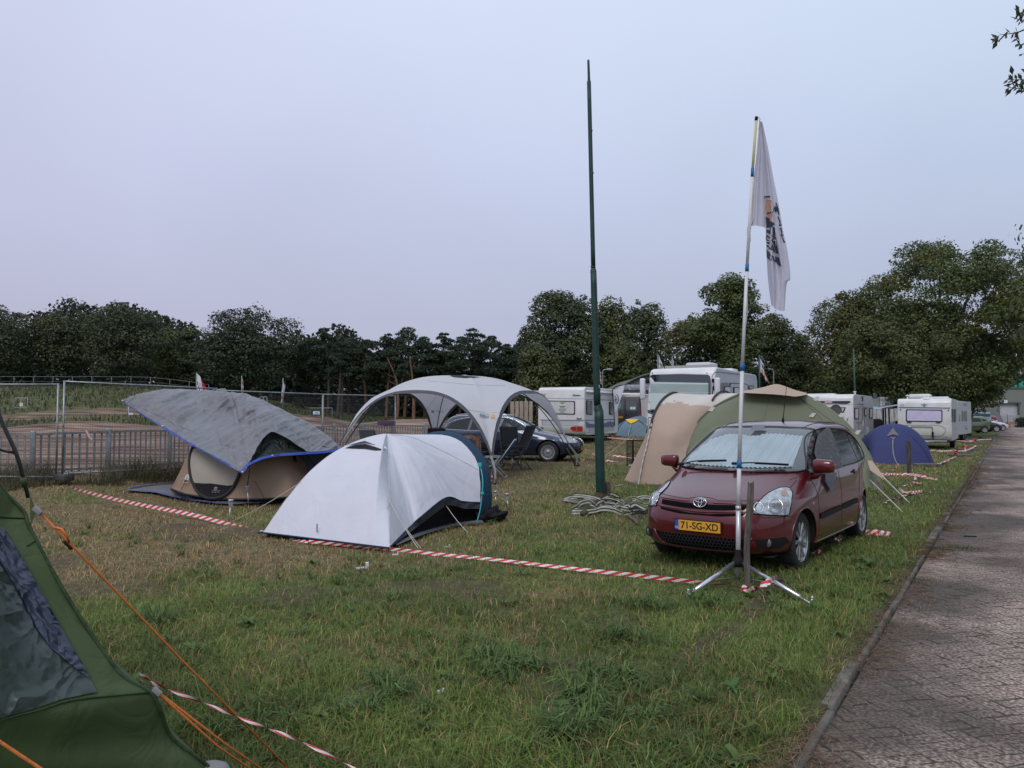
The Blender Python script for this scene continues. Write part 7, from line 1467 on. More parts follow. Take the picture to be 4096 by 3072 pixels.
# ---------------- caravans, motorhome, van ----------------
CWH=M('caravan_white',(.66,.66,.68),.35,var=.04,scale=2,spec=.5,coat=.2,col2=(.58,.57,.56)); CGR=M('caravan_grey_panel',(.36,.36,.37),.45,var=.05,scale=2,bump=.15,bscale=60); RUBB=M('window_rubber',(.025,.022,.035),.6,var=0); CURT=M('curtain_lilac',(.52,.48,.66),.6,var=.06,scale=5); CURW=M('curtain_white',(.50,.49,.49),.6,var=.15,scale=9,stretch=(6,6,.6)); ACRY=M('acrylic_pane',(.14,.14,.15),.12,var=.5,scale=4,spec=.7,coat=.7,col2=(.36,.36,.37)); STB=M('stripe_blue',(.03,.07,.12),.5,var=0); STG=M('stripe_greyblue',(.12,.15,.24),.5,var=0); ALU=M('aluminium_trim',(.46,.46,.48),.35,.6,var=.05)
class Van:
    """boxy vehicle: local x across the end face, y along the length; body from a side profile (y,z)"""
    def __init__(s,name,label,cat,loc,ldir,prof,w,group,mats,bev=.05,wheels=None,wr_=.32,sidemat=True):
        rz=-math.atan2(ldir[0],ldir[1]); s.o=thing(name,label,cat,loc,rz,group); s.M=Matrix.Translation(Vector(loc))@Matrix.Rotation(rz,4,'Z'); s.inv=s.M.inverted(); s.w=w
        n=len(prof); ring=[prof[i] for i in range(n)]; cx=sum(p[0] for p in prof)/n; cz=sum(p[1] for p in prof)/n
        secs=[(-w/2,.975),(-w/2+.012,.988),(-w/2+bev,1.0),(w/2-bev,1.0),(w/2-.012,.988),(w/2,.975)]; mb=MB(); vs=[]
        for x,k in secs:
            for y,z in ring: 
                d=bev*.8*(1-k)/.025; vy=y-cx; vz=z-cz; vs.append((x,cx+vy*(1-d/abs(cx+.01)*.0)-np.sign(vy)*d*.6,cz+vz-np.sign(vz)*d*.6))
        fs=[]
        for i in range(5):
            for j in range(n): fs.append((i*n+j,i*n+(j+1)%n,(i+1)*n+(j+1)%n,(i+1)*n+j))
        fs.append(tuple(range(n-1,-1,-1))); fs.append(tuple(5*n+j for j in range(n)))
        mb.add(vs,fs,0,False); 
        for k in range(len(fs)-2): mb.sm[k]=True
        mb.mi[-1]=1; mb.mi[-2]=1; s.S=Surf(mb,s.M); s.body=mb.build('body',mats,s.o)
        for e in ():
            pass
        for k,(x,y) in enumerate(wheels or []):
            wv=bpy.data.objects.new('wheel',None); COL.objects.link(wv); wv.parent=s.o; wv.location=(x,y,wr_); t=MB(); t.lathe([(wr_*.6,-.09),(wr_*.95,-.1),(wr_,-.07),(wr_,.07),(wr_*.95,.1),(wr_*.6,.09)],(0,0,0),'X',24); t.build('tyre',TYRE,wv)
            r=MB(); f=.07*(1 if x>0 else -1); r.lathe([(wr_*.62,f),(wr_*.3,f*.8),(0,f*.9)],(0,0,0),'X',20); r.build('rim',ALLOY,wv)
    def dec(s,name,poly,mat,off=.012,par=None,step=30,label=None):
        m=MB(); decal(m,s.S,poly,off,step,inv=s.inv); return m.build(name,mat,par or s.o,label=label)
    def line(s,name,pts,mat,r=.012,off=.005,k=4,par=None):
        m=MB(); seam(m,s.S,pts,r,off,inv=s.inv,k=k,n=5); return m.build(name,mat,par or s.o)
    def loc(s,u,v,off=.0): return s.inv@s.S.hit(u,v,off)[0]
def rect(u0,v0,u1,v1,du=0,r=4): 
    """slightly rounded rectangle in image space; du = slope dv across the width"""
    f=lambda u:du*(u-u0)/(u1-u0); return [(u0,v0+r+f(u0)),(u0+r*.3,v0+r*.3),(u0+r,v0+f(u0+r)),(u1-r,v0+f(u1-r)),(u1-r*.3,v0+r*.3+f(u1)),(u1,v0+r+f(u1)),(u1,v1-r+f(u1)),(u1-r*.3,v1-r*.3+f(u1)),(u1-r,v1+f(u1-r)),(u0+r,v1+f(u0)),(u0+r*.3,v1-r*.3),(u0,v1-r+f(u0))]
def cprof(L,h,b=.42,r=.30,tuck=.28,slope=.12):
    p=[(tuck,b),(.10,b+.10),(.02,b+.5)]
    for i in range(7): t=PI/2*i/6; p.append((slope+r-r*math.cos(t),h-r*.75+r*.75*math.sin(t)))
    for i in range(7): t=PI/2*i/6; p.append((L-slope-r+r*math.sin(t),h-r*.75+r*.75*math.cos(t)))
    return p+[(L-.02,b+.5),(L-.10,b+.10),(L-tuck,b)]
def chassis(s,L,w,z=.40):
    m=MB(); m.box((0,L/2,z-.04),(w*.5,L*.95,.08)); m.box((0,L/2,z-.10),(w*.9,.10,.08)); m.build('chassis',TRIM,s.o)
gc='caravans and campers'
def caravan_left():
    c0=on(3.22,34.0); ld=Vector((.45,.89,0)).normalized(); xd=Vector((ld.y,-ld.x,0)); w=2.28; loc=c0-xd*w/2; loc.z=.38; L=4.7
    s=Van('small_caravan','white touring caravan with a poster in its rear window, left of the green post','caravan',loc,ld,cprof(L,2.54,b=.36,r=.22,slope=.06),w,gc,[CWH,CWH],wheels=[(1.05,2.3),(-1.05,2.3)]); o=s.o; chassis(s,L,w)
    wf=s.dec('rear_window',rect(2190,1602,2301,1657,2),RUBB,.012); s.dec('window_pane',rect(2195,1606,2297,1653,2),CURW,.03,wf); ps=s.dec('poster',[(2234,1606),(2268,1608),(2267,1652),(2232,1650)],M('poster_paper',(.50,.53,.50),.7,var=.03),.045,wf)
    q=MB()
    for v,l,a in ((1612,6,8),(1624,8,17),(1630,2,12),(1635,2,20),(1639,2,22),(1643,2,18),(1647,3,9)): decal(q,s.S,[(2251-a*.7,v),(2251+a*.7,v),(2251+a*.7,v+l*.35+.6),(2251-a*.7,v+l*.35+.6)],.055,20,inv=s.inv)
    q.build('print',M('print_grey',(.12,.14,.13),.7,var=0),ps); g=MB(); decal(g,s.S,[(2237,1607),(2265,1609),(2260,1613),(2243,1612)],.05,20,inv=s.inv); g.build('green_print',M('print_green',(.25,.40,.15),.7,var=0),ps)
    s.dec('left_stripe',[(2140,1678),(2336,1680),(2336,1684),(2140,1682)],STG,.010); s.dec('waist_trim',[(2140,1545+0+0+8),(2337,1547+8),(2337,1549+8),(2140,1547+8)] and [(2160,1591),(2336,1594),(2336,1596),(2160,1593)],ALU,.012)
    h=MB(); h.tube([s.loc(2308,1672,.05),s.loc(2327,1672,.05)],.03,6); h.build('grab_handle',ALU,o); s.dec('grey_skirt',[(2140,1684),(2336,1686),(2336,1702),(2140,1700)],M('skirt_grey',(.42,.42,.44),.5,var=.05),.008)
    tl=s.dec('tail_lamp',[(2281,1712),(2287,1706),(2305,1704),(2331,1705),(2331,1724),(2310,1725),(2290,1722)],REDL,.03); 
    for v in (1709,1719): s.dec('lamp_lens',oval(2308,v,2.6,2.6,10),M('lens_pale',(.40,.25,.25),.2,var=0),.045,tl,step=50)
    lg=s.dec('bird_logo',[(2155,1590),(2166,1577),(2172,1570),(2170,1578),(2184,1574),(2180,1580),(2183,1590),(2168,1585)],M('logo_silver',(.30,.30,.31),.4,.3,var=0),.012,step=40); place_text('Caravan',s.S,2306,1581,6.5,STB,o,inv=s.inv,off=.02,bold=.004); s.dec('logo_line',[(2287,1582),(2326,1582),(2324,1584),(2290,1584)],M('stripe_lightblue',(.16,.35,.50),.5,var=0),.012)
    # side
    for a,b,cc,d in ((2343,1601,2369,1657),(2435,1606,2450,1658)): f=s.dec('side_window',rect(a,b,cc,d,3,3),RUBB,.012); s.dec('pane',rect(a+3,b+3,cc-3,d-3,3,2),ACRY,.025,f)
    s.dec('side_stripe',[(2338,1596),(2457,1600),(2457,1602),(2338,1598)],STG,.01); s.dec('side_waist',[(2338,1680),(2457,1676),(2457,1679),(2338,1683)],STG,.01)
    s.dec('wave_band',[(2336,1696),(2345,1685),(2356,1694),(2372,1696),(2395,1694),(2420,1692),(2440,1685),(2457,1690),(2457,1707),(2336,1711)],STG,.012,step=14); s.dec('side_skirt',[(2337,1713),(2457,1709),(2457,1721),(2345,1735)],M('skirt_grey',(.42,.42,.44),.5,var=.05),.008); 
    aw=MB(); a=s.loc(2340,1553,.0); aw.tube([Vector((w/2+.05,.25,2.33)),Vector((w/2+.05,L-.2,2.33))],.055,8); aw.build('awning_box',CWH,o)
    rl=MB(); rl.box((-.3,2.0,2.45),(.9,.7,.10),bev=.03); rl.build('roof_hatch',CWH,o)
    jk=MB(); jk.tube([(0,L,.35),(0,L+1.1,.35)],.05,6); jk.cyl((0,L+.9,.02),(0,L+.9,.7),.03); jk.tube([(.6,L-.1,.38),(0,L+1.0,.36)],.04,6); jk.tube([(-.6,L-.1,.38),(0,L+1.0,.36)],.04,6); jk.tube([(.9,L-.7,.4),(.95,L-.5,.05)],.03,6); jk.build('drawbar',TRIM,o)
    k=MB()
    st=thing('step_stool','dark plastic step under the drawbar of the small caravan','step',P(2425,1772,37)); k.box((0,0,.32),(.42,.36,.06),bev=.02)
    for x in (-.17,.17):
        for y in (-.14,.14): k.box((x,y,.15),(.06,.06,.30))
    k.build('step',TRIM,st)
    oc=thing('orange_cable','bundle of orange cable hanging beside the small caravan drawbar','cable',P(2450,1768,38)); z=MB()
    for i in range(6): z.tube(path([(i*.03,0,1.2),(i*.03+.05*math.sin(i),0.02*i,.6),(-.15+.07*i,0,.05),(.25-.1*i,.05,.02)],5),.014,5)
    z.build('cable',M('orange_cable',(.55,.16,.05),.6,var=.1),oc)
caravan_left()
def caravan_striped():
    c0=Vector((15.7,35.0,0)); ld=RD; w=2.32; loc=c0-RN*w/2; loc.z=0.0; L=6.2
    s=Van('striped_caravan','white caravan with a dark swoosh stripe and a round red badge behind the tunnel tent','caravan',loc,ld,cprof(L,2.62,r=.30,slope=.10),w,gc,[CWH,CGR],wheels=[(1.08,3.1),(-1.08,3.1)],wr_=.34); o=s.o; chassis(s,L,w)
    s.dec('swoosh',[(3262,1604),(3398,1604),(3404,1607),(3396,1613),(3384,1616),(3275,1611),(3268,1608)],RUBB,.014); s.dec('swoosh_grey',[(3270,1612),(3384,1617),(3375,1619),(3290,1615)],ALU,.014)
    bd=s.dec('badge',oval(3312,1609,9,6,14),M('badge_red',(.45,.03,.03),.4,var=0),.024,step=50); s.dec('badge_band',[(3298,1607),(3331,1606),(3329,1610),(3300,1611)],WHP,.034,bd)
    f=s.dec('front_window',[(3230,1629),(3384,1629),(3380,1640),(3366,1668),(3354,1672),(3230,1668)],RUBB,.014); s.dec('pane',[(3238,1633),(3378,1633),(3374,1641),(3363,1664),(3352,1667),(3238,1664)],CURW,.03,f)
    s.dec('trim_line',[(3210,1616),(3409,1617),(3409,1618.5),(3210,1617.5)],ALU,.012)
    for a,b,cc,d in ((3416,1631,3434,1677),(3456,1632,3467,1666),(3475,1631,3490,1674)): q=s.dec('side_window',rect(a,b,cc,d,0,3),RUBB,.014); s.dec('pane',rect(a+3,b+4,cc-3,d-4,0,2),CURW,.026,q)
    s.dec('red_stripe',[(3450,1630),(3456,1630),(3449,1690),(3441,1692),(3449,1676)],M('stripe_red',(.42,.09,.05),.5,var=.05),.014); s.dec('dark_stripe',[(3411,1690),(3446,1690),(3449,1692),(3411,1694)],M('stripe_dark',(.10,.10,.12),.5,var=0),.012); s.dec('dark_stripe',[(3411,1615),(3454,1615),(3456,1618),(3411,1618)],M('stripe_dark',(.10,.10,.12),.5,var=0),.012); s.dec('silver_line',[(3411,1627),(3493,1629),(3493,1631),(3411,1629)],ALU,.012)
    s.dec('vent_grille',rect(3447,1585,3452,1604,0,1),TRIM,.012); s.dec('vent_grille',rect(3448,1682,3453,1704,0,1),CWH,.014); s.dec('service_hatch',rect(3463,1708,3476,1738,0,2),CWH,.014)
    s.line('door_line',[(3436,1628),(3455,1629),(3455,1720),(3436,1722),(3436,1628)],TRIM,.006,.006,8)
    g=MB(); g.tube([s.loc(3388,1682,.05),s.loc(3394,1666,.05)],.02,6); g.build('grab_handle',ALU,o)
    r=MB(); r.box((-.5,1.6,2.64),(1.3,.8,.10),bev=.03); r.box((.2,3.4,2.64),(.9,.6,.08),bev=.03); r.lathe([(.05,0),(.05,.16),(.09,.18),(0,.22)],(.9,2.2,2.6),'Z',10); r.build('roof_hatch',CWH,o); tr=MB(); tr.tube([(0,0,.35),(0,-1.2,.35)],.05,6); tr.build('drawbar',TRIM,o)
caravan_striped()
def caravan_right():
    c0=Vector((20.8,36.0,0)); ld=RD; w=2.30; loc=c0-RN*w/2; loc.z=0; L=5.4
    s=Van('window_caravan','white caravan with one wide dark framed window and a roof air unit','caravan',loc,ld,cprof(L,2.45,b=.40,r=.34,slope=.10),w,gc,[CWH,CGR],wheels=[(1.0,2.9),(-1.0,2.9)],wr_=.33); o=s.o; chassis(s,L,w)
    Z=lambda a,b:(3550+a*.2712,1450+b*.2712)
    f=s.dec('end_window',rect(*Z(270,690),*Z(812,872),2,5),RUBB,.016); s.dec('pane',rect(Z(289,706)[0],Z(289,706)[1],Z(795,860)[0],Z(795,858)[1],2,4),CURT,.034,f)
    s.dec('blue_line',[Z(165,655),Z(925,666),Z(925,676),Z(165,665)],STB,.014); s.dec('thin_line',[Z(165,672),Z(925,684),Z(925,688),Z(165,676)],ALU,.012)
    l=s.dec('wing_logo',[Z(490,622),Z(530,615),Z(542,600),Z(556,615),Z(595,626),Z(560,640),Z(543,660),Z(528,640)],M('logo_teal',(.10,.22,.24),.4,.2,var=0),.014,step=40); s.dec('wing_band',[Z(505,626),Z(580,628),Z(575,632),Z(510,631)],CWH,.022,l)
    s.dec('maker_tag',rect(*Z(190,620),*Z(242,640),0,1),ALU,.014)
    for a,b in ((192,698),(900,708)): s.dec('marker_lamp',oval(*Z(a,b),3.2,3.2,12),M('marker_dark',(.10,.10,.11),.3,var=.2),.02,step=50)
    lb=s.dec('lower_panel',[Z(165,915),Z(922,922),Z(920,1140),Z(300,1140),Z(165,1120)],M('caravan_cream',(.60,.60,.57),.4,var=.05),.010); s.line('locker_line',[Z(262,925),Z(805,938),Z(805,1080),Z(500,1075)],TRIM,.007,.018,3); s.line('locker_line',[Z(345,985),Z(350,955),Z(380,947),Z(640,952),Z(662,975),Z(668,1040)],M('bar_grey',(.12,.12,.12),.5,var=0),.018,.05,5)
    s.dec('dirt_patch',rect(*Z(820,1088),*Z(885,1105),0,2),M('dull_ochre',(.34,.33,.29),.7,var=.1),.02)
    h=MB(); h.box(s.loc(*Z(670,1055),.12),(.09,.09,.26),bev=.03); h.tube([s.loc(*Z(672,1080),.10),s.loc(*Z(676,1135),.06)],.02,5); h.build('stabiliser_handle',TRIM,o)
    for a in (320,750): s.dec('window_hinge',rect(*Z(a-35,874),*Z(a+35,890),1,1),TRIM,.05)
    t=MB(); t.box((0,-.10,.42),(1.9,.06,.07)); t.tube([(0,-.1,.38),(0,-1.15,.40)],.045,6); t.tube([(.55,0,.38),(0,-1.0,.39)],.035,6); t.tube([(-.55,0,.38),(0,-1.0,.39)],.035,6); t.cyl((-.35,-.7,.02),(-.35,-.7,.85),.03); t.cyl((-.2,-.4,.3),(-.2,-.4,.75),.04); t.build('drawbar',ALU,o); ru=MB(); ru.box((0,.1,.40),(2.0,.10,.12)); ru.build('bumper_bar',TRIM,o)
    b=MB(); b.box((-.22,1.0,2.57),(.95,.8,.22),bev=.08); b.build('air_unit',CWH,o); r=MB(); r.box((.55,2.0,2.50),(.80,.7,.12),bev=.05); r.build('roof_hatch',CWH,o); r=MB(); r.lathe([(.28,0),(.26,.06),(.15,.09),(0,.10)],(.10,.5,2.42),'Z',16); r.build('roof_dome',CWH,o); r=MB(); r.cyl((-.95,2.6,2.3),(-.95,2.6,2.62),.04); r.lathe([(.08,2.62),(.09,2.66),(0,2.7)],(-.95,2.6,0),'Z',10); r.build('flue',WHP,o)
    for a in (942,978): q=s.dec('side_window',rect(Z(a,685)[0],Z(a,685)[1],Z(a+26,880)[0],Z(a,880)[1],0,2),RUBB,.016,step=60)
    s.dec('side_stripe',[Z(930,990),Z(1002,972),Z(1002,985),Z(930,1003)],STG,.014,step=60)
caravan_right()
def caravan_far():
    ld=Vector((.62,.785,0)).normalized(); xd=Vector((ld.y,-ld.x,0)); w=2.3; c0=Vector(((3830-2048)/F*46,46,0)); loc=c0-xd*w/2; loc.z=0; L=5.6
    s=Van('far_caravan','white caravan seen from its windowed side, beyond the wide window caravan','caravan',loc,ld,cprof(L,2.50,r=.15,slope=.05),w,gc,[CWH,CGR],wheels=[(1.0,2.6),(1.0,3.3),(-1.0,2.9)]); o=s.o; chassis(s,L,w)
    Z=lambda a,b:(3550+a*.2712,1450+b*.2712)
    for a,b in ((1031,1066),(1094,1122),(1134,1168)): q=s.dec('side_window',rect(Z(a,712)[0],Z(a,712)[1],Z(b,862)[0],Z(b,862)[1],1,2.5),M('far_window',(.10,.10,.11),.15,var=.3,coat=.6),.02,step=60)
    s.dec('roof_band',[Z(1030,590),Z(1172,605),Z(1172,640),Z(1030,625)],M('band_grey',(.20,.20,.23),.5,var=0),.012,step=60); s.dec('waist_band',[Z(1030,965),Z(1172,962),Z(1172,985),Z(1030,996)],STG,.014,step=60); s.dec('waist_line',[Z(1030,925),Z(1172,922),Z(1172,928),Z(1030,932)],ALU,.014,step=60); place_text('T',s.S,*Z(1118,945),5,STB,o,inv=s.inv,off=.02,bold=.006); s.dec('swoosh_mark',[Z(1138,948),Z(1150,936),Z(1166,932),Z(1152,945)],STB,.014,step=60)
caravan_far()
def motorhome():
    c0=Vector((6.86,26.0,0)); ld=Vector((.54,.84,0)).normalized(); xd=Vector((ld.y,-ld.x,0)); w=2.42; loc=c0-xd*w/2; loc.z=.2; L=5.75; h=3.14
    prof=[(.35,.30),(.05,.40),(-.02,.8),(.0,1.2),(.10,1.9),(.22,2.5)]+[(.30+.28-.28*math.cos(t),h-.30+.30*math.sin(t)) for t in np.linspace(.15,PI/2,6)]+[(L-.25,h-.05),(L-.08,h-.12),(L,h-.3),(L,.5),(L-.1,.35)]
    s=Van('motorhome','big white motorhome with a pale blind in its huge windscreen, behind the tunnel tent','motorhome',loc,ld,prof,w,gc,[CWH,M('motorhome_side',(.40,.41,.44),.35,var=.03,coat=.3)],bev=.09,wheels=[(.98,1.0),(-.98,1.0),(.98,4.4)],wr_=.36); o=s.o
    Z=lambda a,b:(2550+a*.2939,1380+b*.2939)
    ws=s.dec('windscreen',[Z(165,470),Z(172,430),Z(200,405),Z(600,395),Z(960,405),Z(990,430),Z(1000,480),Z(1000,700),Z(985,900),Z(940,935),Z(190,940),Z(145,925),Z(128,880),Z(135,760)],M('mh_glass',(.025,.03,.045),.08,var=0,coat=.8),.016)
    s.dec('blind',[Z(196,505),Z(968,520),Z(965,700),Z(955,880),Z(225,880),Z(172,870),Z(172,780)],M('pale_blind',(.42,.52,.50),.3,var=.05,scale=3,stretch=(1,1,12),coat=.4),.03,ws)
    st=MB()
    for b in range(530,650,9): seam(st,s.S,[Z(180,b),Z(980,b+14)],.004,.036,inv=s.inv,k=4)
    st.build('blind_slats',M('slat_line',(.33,.42,.41),.5,var=0),ws); s.line('blind_edge',[Z(160,645),Z(980,652)],WHP,.008,.038,5,ws)
    wi=MB(); seam(wi,s.S,[Z(185,905),Z(240,890),Z(400,880)],.018,.06,inv=s.inv); seam(wi,s.S,[Z(560,915),Z(700,890),Z(900,885)],.018,.06,inv=s.inv); wi.build('wiper',TRIM,ws)
    for a in (206,947): s.dec('marker_lamp',oval(*Z(a,384),2.4,2.4,10),M('marker_dark',(.10,.10,.11),.3,var=.2),.02,step=50)
    for (a,z1,z2,sg) in ((125,480,710,-1),(1092,480,680,1)):
        p=s.loc(*Z(175 if sg<0 else 995,590),0); y=p.y-.15; x=sg*(w/2+.16); zt=p.z+.36; zb=p.z-.40; m=MB(); m.box((x,y,(zt+zb)/2),(.19,.17,zt-zb),bev=.06); mm=m.build('wing_mirror',M('mirror_white',(.60,.60,.66),.3,var=.02,coat=.5),o); q=MB(); q.box((x-sg*.14,y+.10,zt-.10),(.14,.12,.14),bev=.03); q.tube([(x-sg*.12,y+.12,zt-.12),(sg*w/2,y+.22,zt-.1)],.03,6); q.build('mirror_arm',TRIM,mm)
    s.line('side_frame_line',[Z(1010,700),Z(1012,480),Z(1030,400),Z(1075,368),Z(1200,378),Z(1400,400)],TRIM,.008,.008,8)
    s.dec('side_graphic',[Z(1115,530),Z(1150,512),Z(1235,512),Z(1222,560),Z(1270,562),Z(1268,672),Z(1135,672),Z(1128,560)],M('graphic_dark',(.05,.055,.085),.4,var=0,coat=.4),.014,step=30); s.dec('blue_slash',[Z(1250,513),Z(1282,516),Z(1262,556),Z(1235,556)],M('graphic_blue',(.025,.05,.16),.4,var=0),.015); s.line('graphic_line',[Z(1282,518),Z(1400,524),Z(1500,534)],TRIM,.010,.008,4)
    for a,b,c_,d in ((1168,562,1268,670),(1298,570,1384,672),(1503,548,1580,606)): q=s.dec('side_window',rect(*Z(a,b),*Z(c_,d),1,2),RUBB,.020,step=40); s.dec('pane',rect(*Z(a+12,b+12),*Z(c_-10,d-12),1,1.5),ACRY,.032,q,step=40)
    s.dec('door_window',[Z(1020,565),Z(1048,545),Z(1048,680),Z(1016,680)],GLASSD,.016,step=30)
    for i,v in enumerate(((1005,1090),)): s.line('bonnet_line',[Z(195,990),Z(150,992),Z(148,1060),Z(165,1110),Z(190,1120)],TRIM,.010,.01,5)
    hl=s.dec('headlight',[Z(98,1105),Z(120,1085),Z(150,1110),Z(155,1170),Z(130,1235),Z(100,1240)],M('lamp_bluegrey',(.14,.17,.24),.15,var=.2,coat=.8),.02,step=20); s.dec('lamp_ring',oval(*Z(114,1165),5.5,6.5,14),TRIM,.03,hl,step=40); s.dec('lamp_ring',oval(*Z(122,1200),4.5,5,14),TRIM,.03,hl,step=40)
    rf=MB(); rf.box((.1,1.0,h+.05),(1.95,.06,.14)); rf.build('roof_bar',M('grey_bar',(.30,.30,.29),.6,var=.05),o); ac=MB(); ac.box((.30,1.6,h+.10),(.95,.9,.26),bev=.10); ac.build('air_unit',M('unit_white',(.50,.50,.56),.5,var=.02),o); a2=MB(); a2.box((.55,3.6,h+.02),(.8,.8,.16),bev=.06); a2.build('roof_hatch',CWH,o)
motorhome()
def black_van():
    Y=42; ld=Vector((.35,.94,0)).normalized(); xd=Vector((ld.y,-ld.x,0)); w=1.95; c0=P(2566,1725,Y); loc=c0-xd*w/2; base=.53; loc.z=base; L=5.0; h=2.38
    prof=[(.08,.35),(.0,.6),(.02,1.3),(.10,2.1),(.18,h-.06),(.30,h),(L-1.0,h),(L,1.2),(L,.4)]
    s=Van('black_van','black panel van with two rear windows parked beside the feather flag','van',loc,ld,prof,w,gc,[M('van_black',(.022,.023,.030),.35,var=.1,coat=.4),M('van_black',(.022,.023,.030),.35)],bev=.06,wheels=[(.85,.9),(-.85,.9)]); o=s.o
    Z=lambda a,b:(2100+a*.3013,1400+b*.3013)
    for i,poly in enumerate(([Z(1210,700),Z(1225,680),Z(1300,680),Z(1310,695),Z(1308,800),Z(1205,805)],[Z(1345,690),Z(1360,680),Z(1465,682),Z(1480,695),Z(1490,815),Z(1440,822),Z(1345,800)])):
        f=s.dec('rear_window',poly,M('van_glass',(.05,.065,.07),.08,var=.1,coat=.8),.018,step=40)
        if i==0: s.dec('green_sticker',oval(*Z(1250,740),8,11,12),M('sticker_green',(.10,.20,.13),.6,var=.2),.03,f,step=40)
        else: s.dec('paper_notice',rect(*Z(1398,755),*Z(1467,790),0,1),M('notice_white',(.50,.56,.50),.6,var=0),.03,f,step=40); place_text('P',s.S,*Z(1432,771),6,M('ink_green',(.03,.10,.05),.6,var=0),f,inv=s.inv,off=.04)
    s.line('door_gap',[Z(1328,590),Z(1330,960)],TRIM,.012,.004,5); s.dec('roof_edge_strip',[Z(1150,575),Z(1545,578),Z(1545,592),Z(1150,590)],CWH,.018,step=60)
    pl=s.dec('number_plate',rect(*Z(1195,879),*Z(1302,905),0,1),PLATE,.03,step=50); place_text('67-XT-K7',s.S,*Z(1248,892),5.5,INK,pl,inv=s.inv,off=.045,bold=.004)
    s.dec('tail_lamp',[Z(1508,858),Z(1542,858),Z(1540,880),Z(1512,880)],REDL,.03,step=50); s.dec('brake_light',rect(*Z(1288,820),*Z(1315,832),0,1),REDL,.03,step=50); hd=MB(); hd.box(s.loc(*Z(1345,860),.03),(.05,.04,.16),bev=.01); hd.build('door_handle',TRIM,o)
    s.line('hinge_line',[Z(1525,620),Z(1530,740),Z(1545,760)],TRIM,.03,.02,4)
    # white side awning beside it
    aw=thing('white_awning','white side awning wall stretched between the black van and the motorhome','awning',P(2570,1720,41.5)); ag=aw.location.copy(); m=MB(); cs=[P(*q) for q in ((2562,1577,41.5),(2608,1582,40.0),(2608,1722,40.0),(2570,1722,41.5))]
    m.grid(lambda a,b:cs[0].lerp(cs[1],a).lerp(cs[3].lerp(cs[2],a),b)+Vector((.0,.06*math.sin(a*14),0))-ag,16,6); m.build('wall',CREAM,aw); r=MB(); r.tube([cs[0]-ag,cs[1]-ag],.04,6); r.build('rail',WHP,aw)
    ld2=thing('roof_cargo','striped bundle of gear behind the black van roof','cargo',P(2562,1562,44)); q=MB(); q.box((0,0,.15),(1.9,.8,.35),bev=.08); q.build('bundle',M('gear_fabric',(.08,.08,.12),.8,var=.9,scale=6,col2=(.42,.42,.46)),ld2)
black_van()
def feather():
    a=P(2478,1650,37); o=thing('feather_flag','white curved feather banner with a thin black emblem beside the small caravan','banner',a); Z=lambda u,v:P(2100+u*.3013,1400+v*.3013,37)-a
    pts=[Z(1165,530),Z(1190,500),Z(1240,475),Z(1322,468),Z(1310,530),Z(1285,600),Z(1240,720),Z(1190,835),Z(1185,760),Z(1180,640)]; m=MB(); top=[Z(1165,530),Z(1192,498),Z(1240,476),Z(1322,468)]; l0=[Z(1165,530),Z(1178,600),Z(1184,740),Z(1190,840)]; l1=[Z(1322,468),Z(1298,560),Z(1245,710),Z(1192,840)]
    m.grid(lambda p,q:spl(l0,q).lerp(spl(l1,q),p)+Vector((0,.06*math.sin(p*5),(spl(top,p)-top[0].lerp(top[3],p)).z*(1-q))),10,20); m.build('cloth',FW,o); r=MB(); r.tube(path([Z(1190,1000),Z(1172,700),Z(1160,545),Z(1190,500),Z(1240,474),Z(1322,467)],6),.025,6); r.build('pole',TRIM,o)
    e=MB(); e.tube([Z(1200+38*math.cos(t),650+62*math.sin(t))+Vector((0,-.08,0)) for t in np.linspace(-1.5,1.6,14)],.018,5); e.tube([Z(1190,655)+Vector((0,-.08,0)),Z(1238,665)+Vector((0,-.05,0))],.014,5); e.tube([Z(1190,610)+Vector((0,-.08,0)),Z(1208,640)+Vector((0,-.08,0)),Z(1195,690)+Vector((0,-.08,0))],.02,5); e.build('emblem',STB,o)
feather()
def crate():
    a=P(2508,1868,22.2); b=P(2575,1868,22.6); o=thing('dog_crate','black wire dog crate standing beside the tan tunnel tent','crate',a); d=b-a; h=P(2508,1762,22.2).z-a.z; bk=Vector((.25,.55,0)); c=[Vector((0,0,0)),d,d+bk,bk]; f=MB(); up=Vector((0,0,h))
    for i in range(4): f.tube([c[i],c[i]+up],.012,5); f.tube([c[i]+up,c[(i+1)%4]+up],.012,5); f.tube([c[i],c[(i+1)%4]],.012,5)
    f.tube([d*.36,d*.36+up],.012,5); f.tube([d*.40,d*.40+up],.012,5); f.build('frame',TRIM,o); w=MB()
    for i in range(4):
        n=12
        for k in range(1,n): q=c[i].lerp(c[(i+1)%4],k/n); w.tube([q,q+up],.004,3)
        for z in (.25,.5,.75): w.tube([c[i]+up*z,c[(i+1)%4]+up*z],.005,3)
    w.build('wires',TRIM,o); t=MB(); t.box(d*.18+Vector((0,-.02,.04)),(.10,.01,.06)); t.build('tag',WHP,o)
crate()
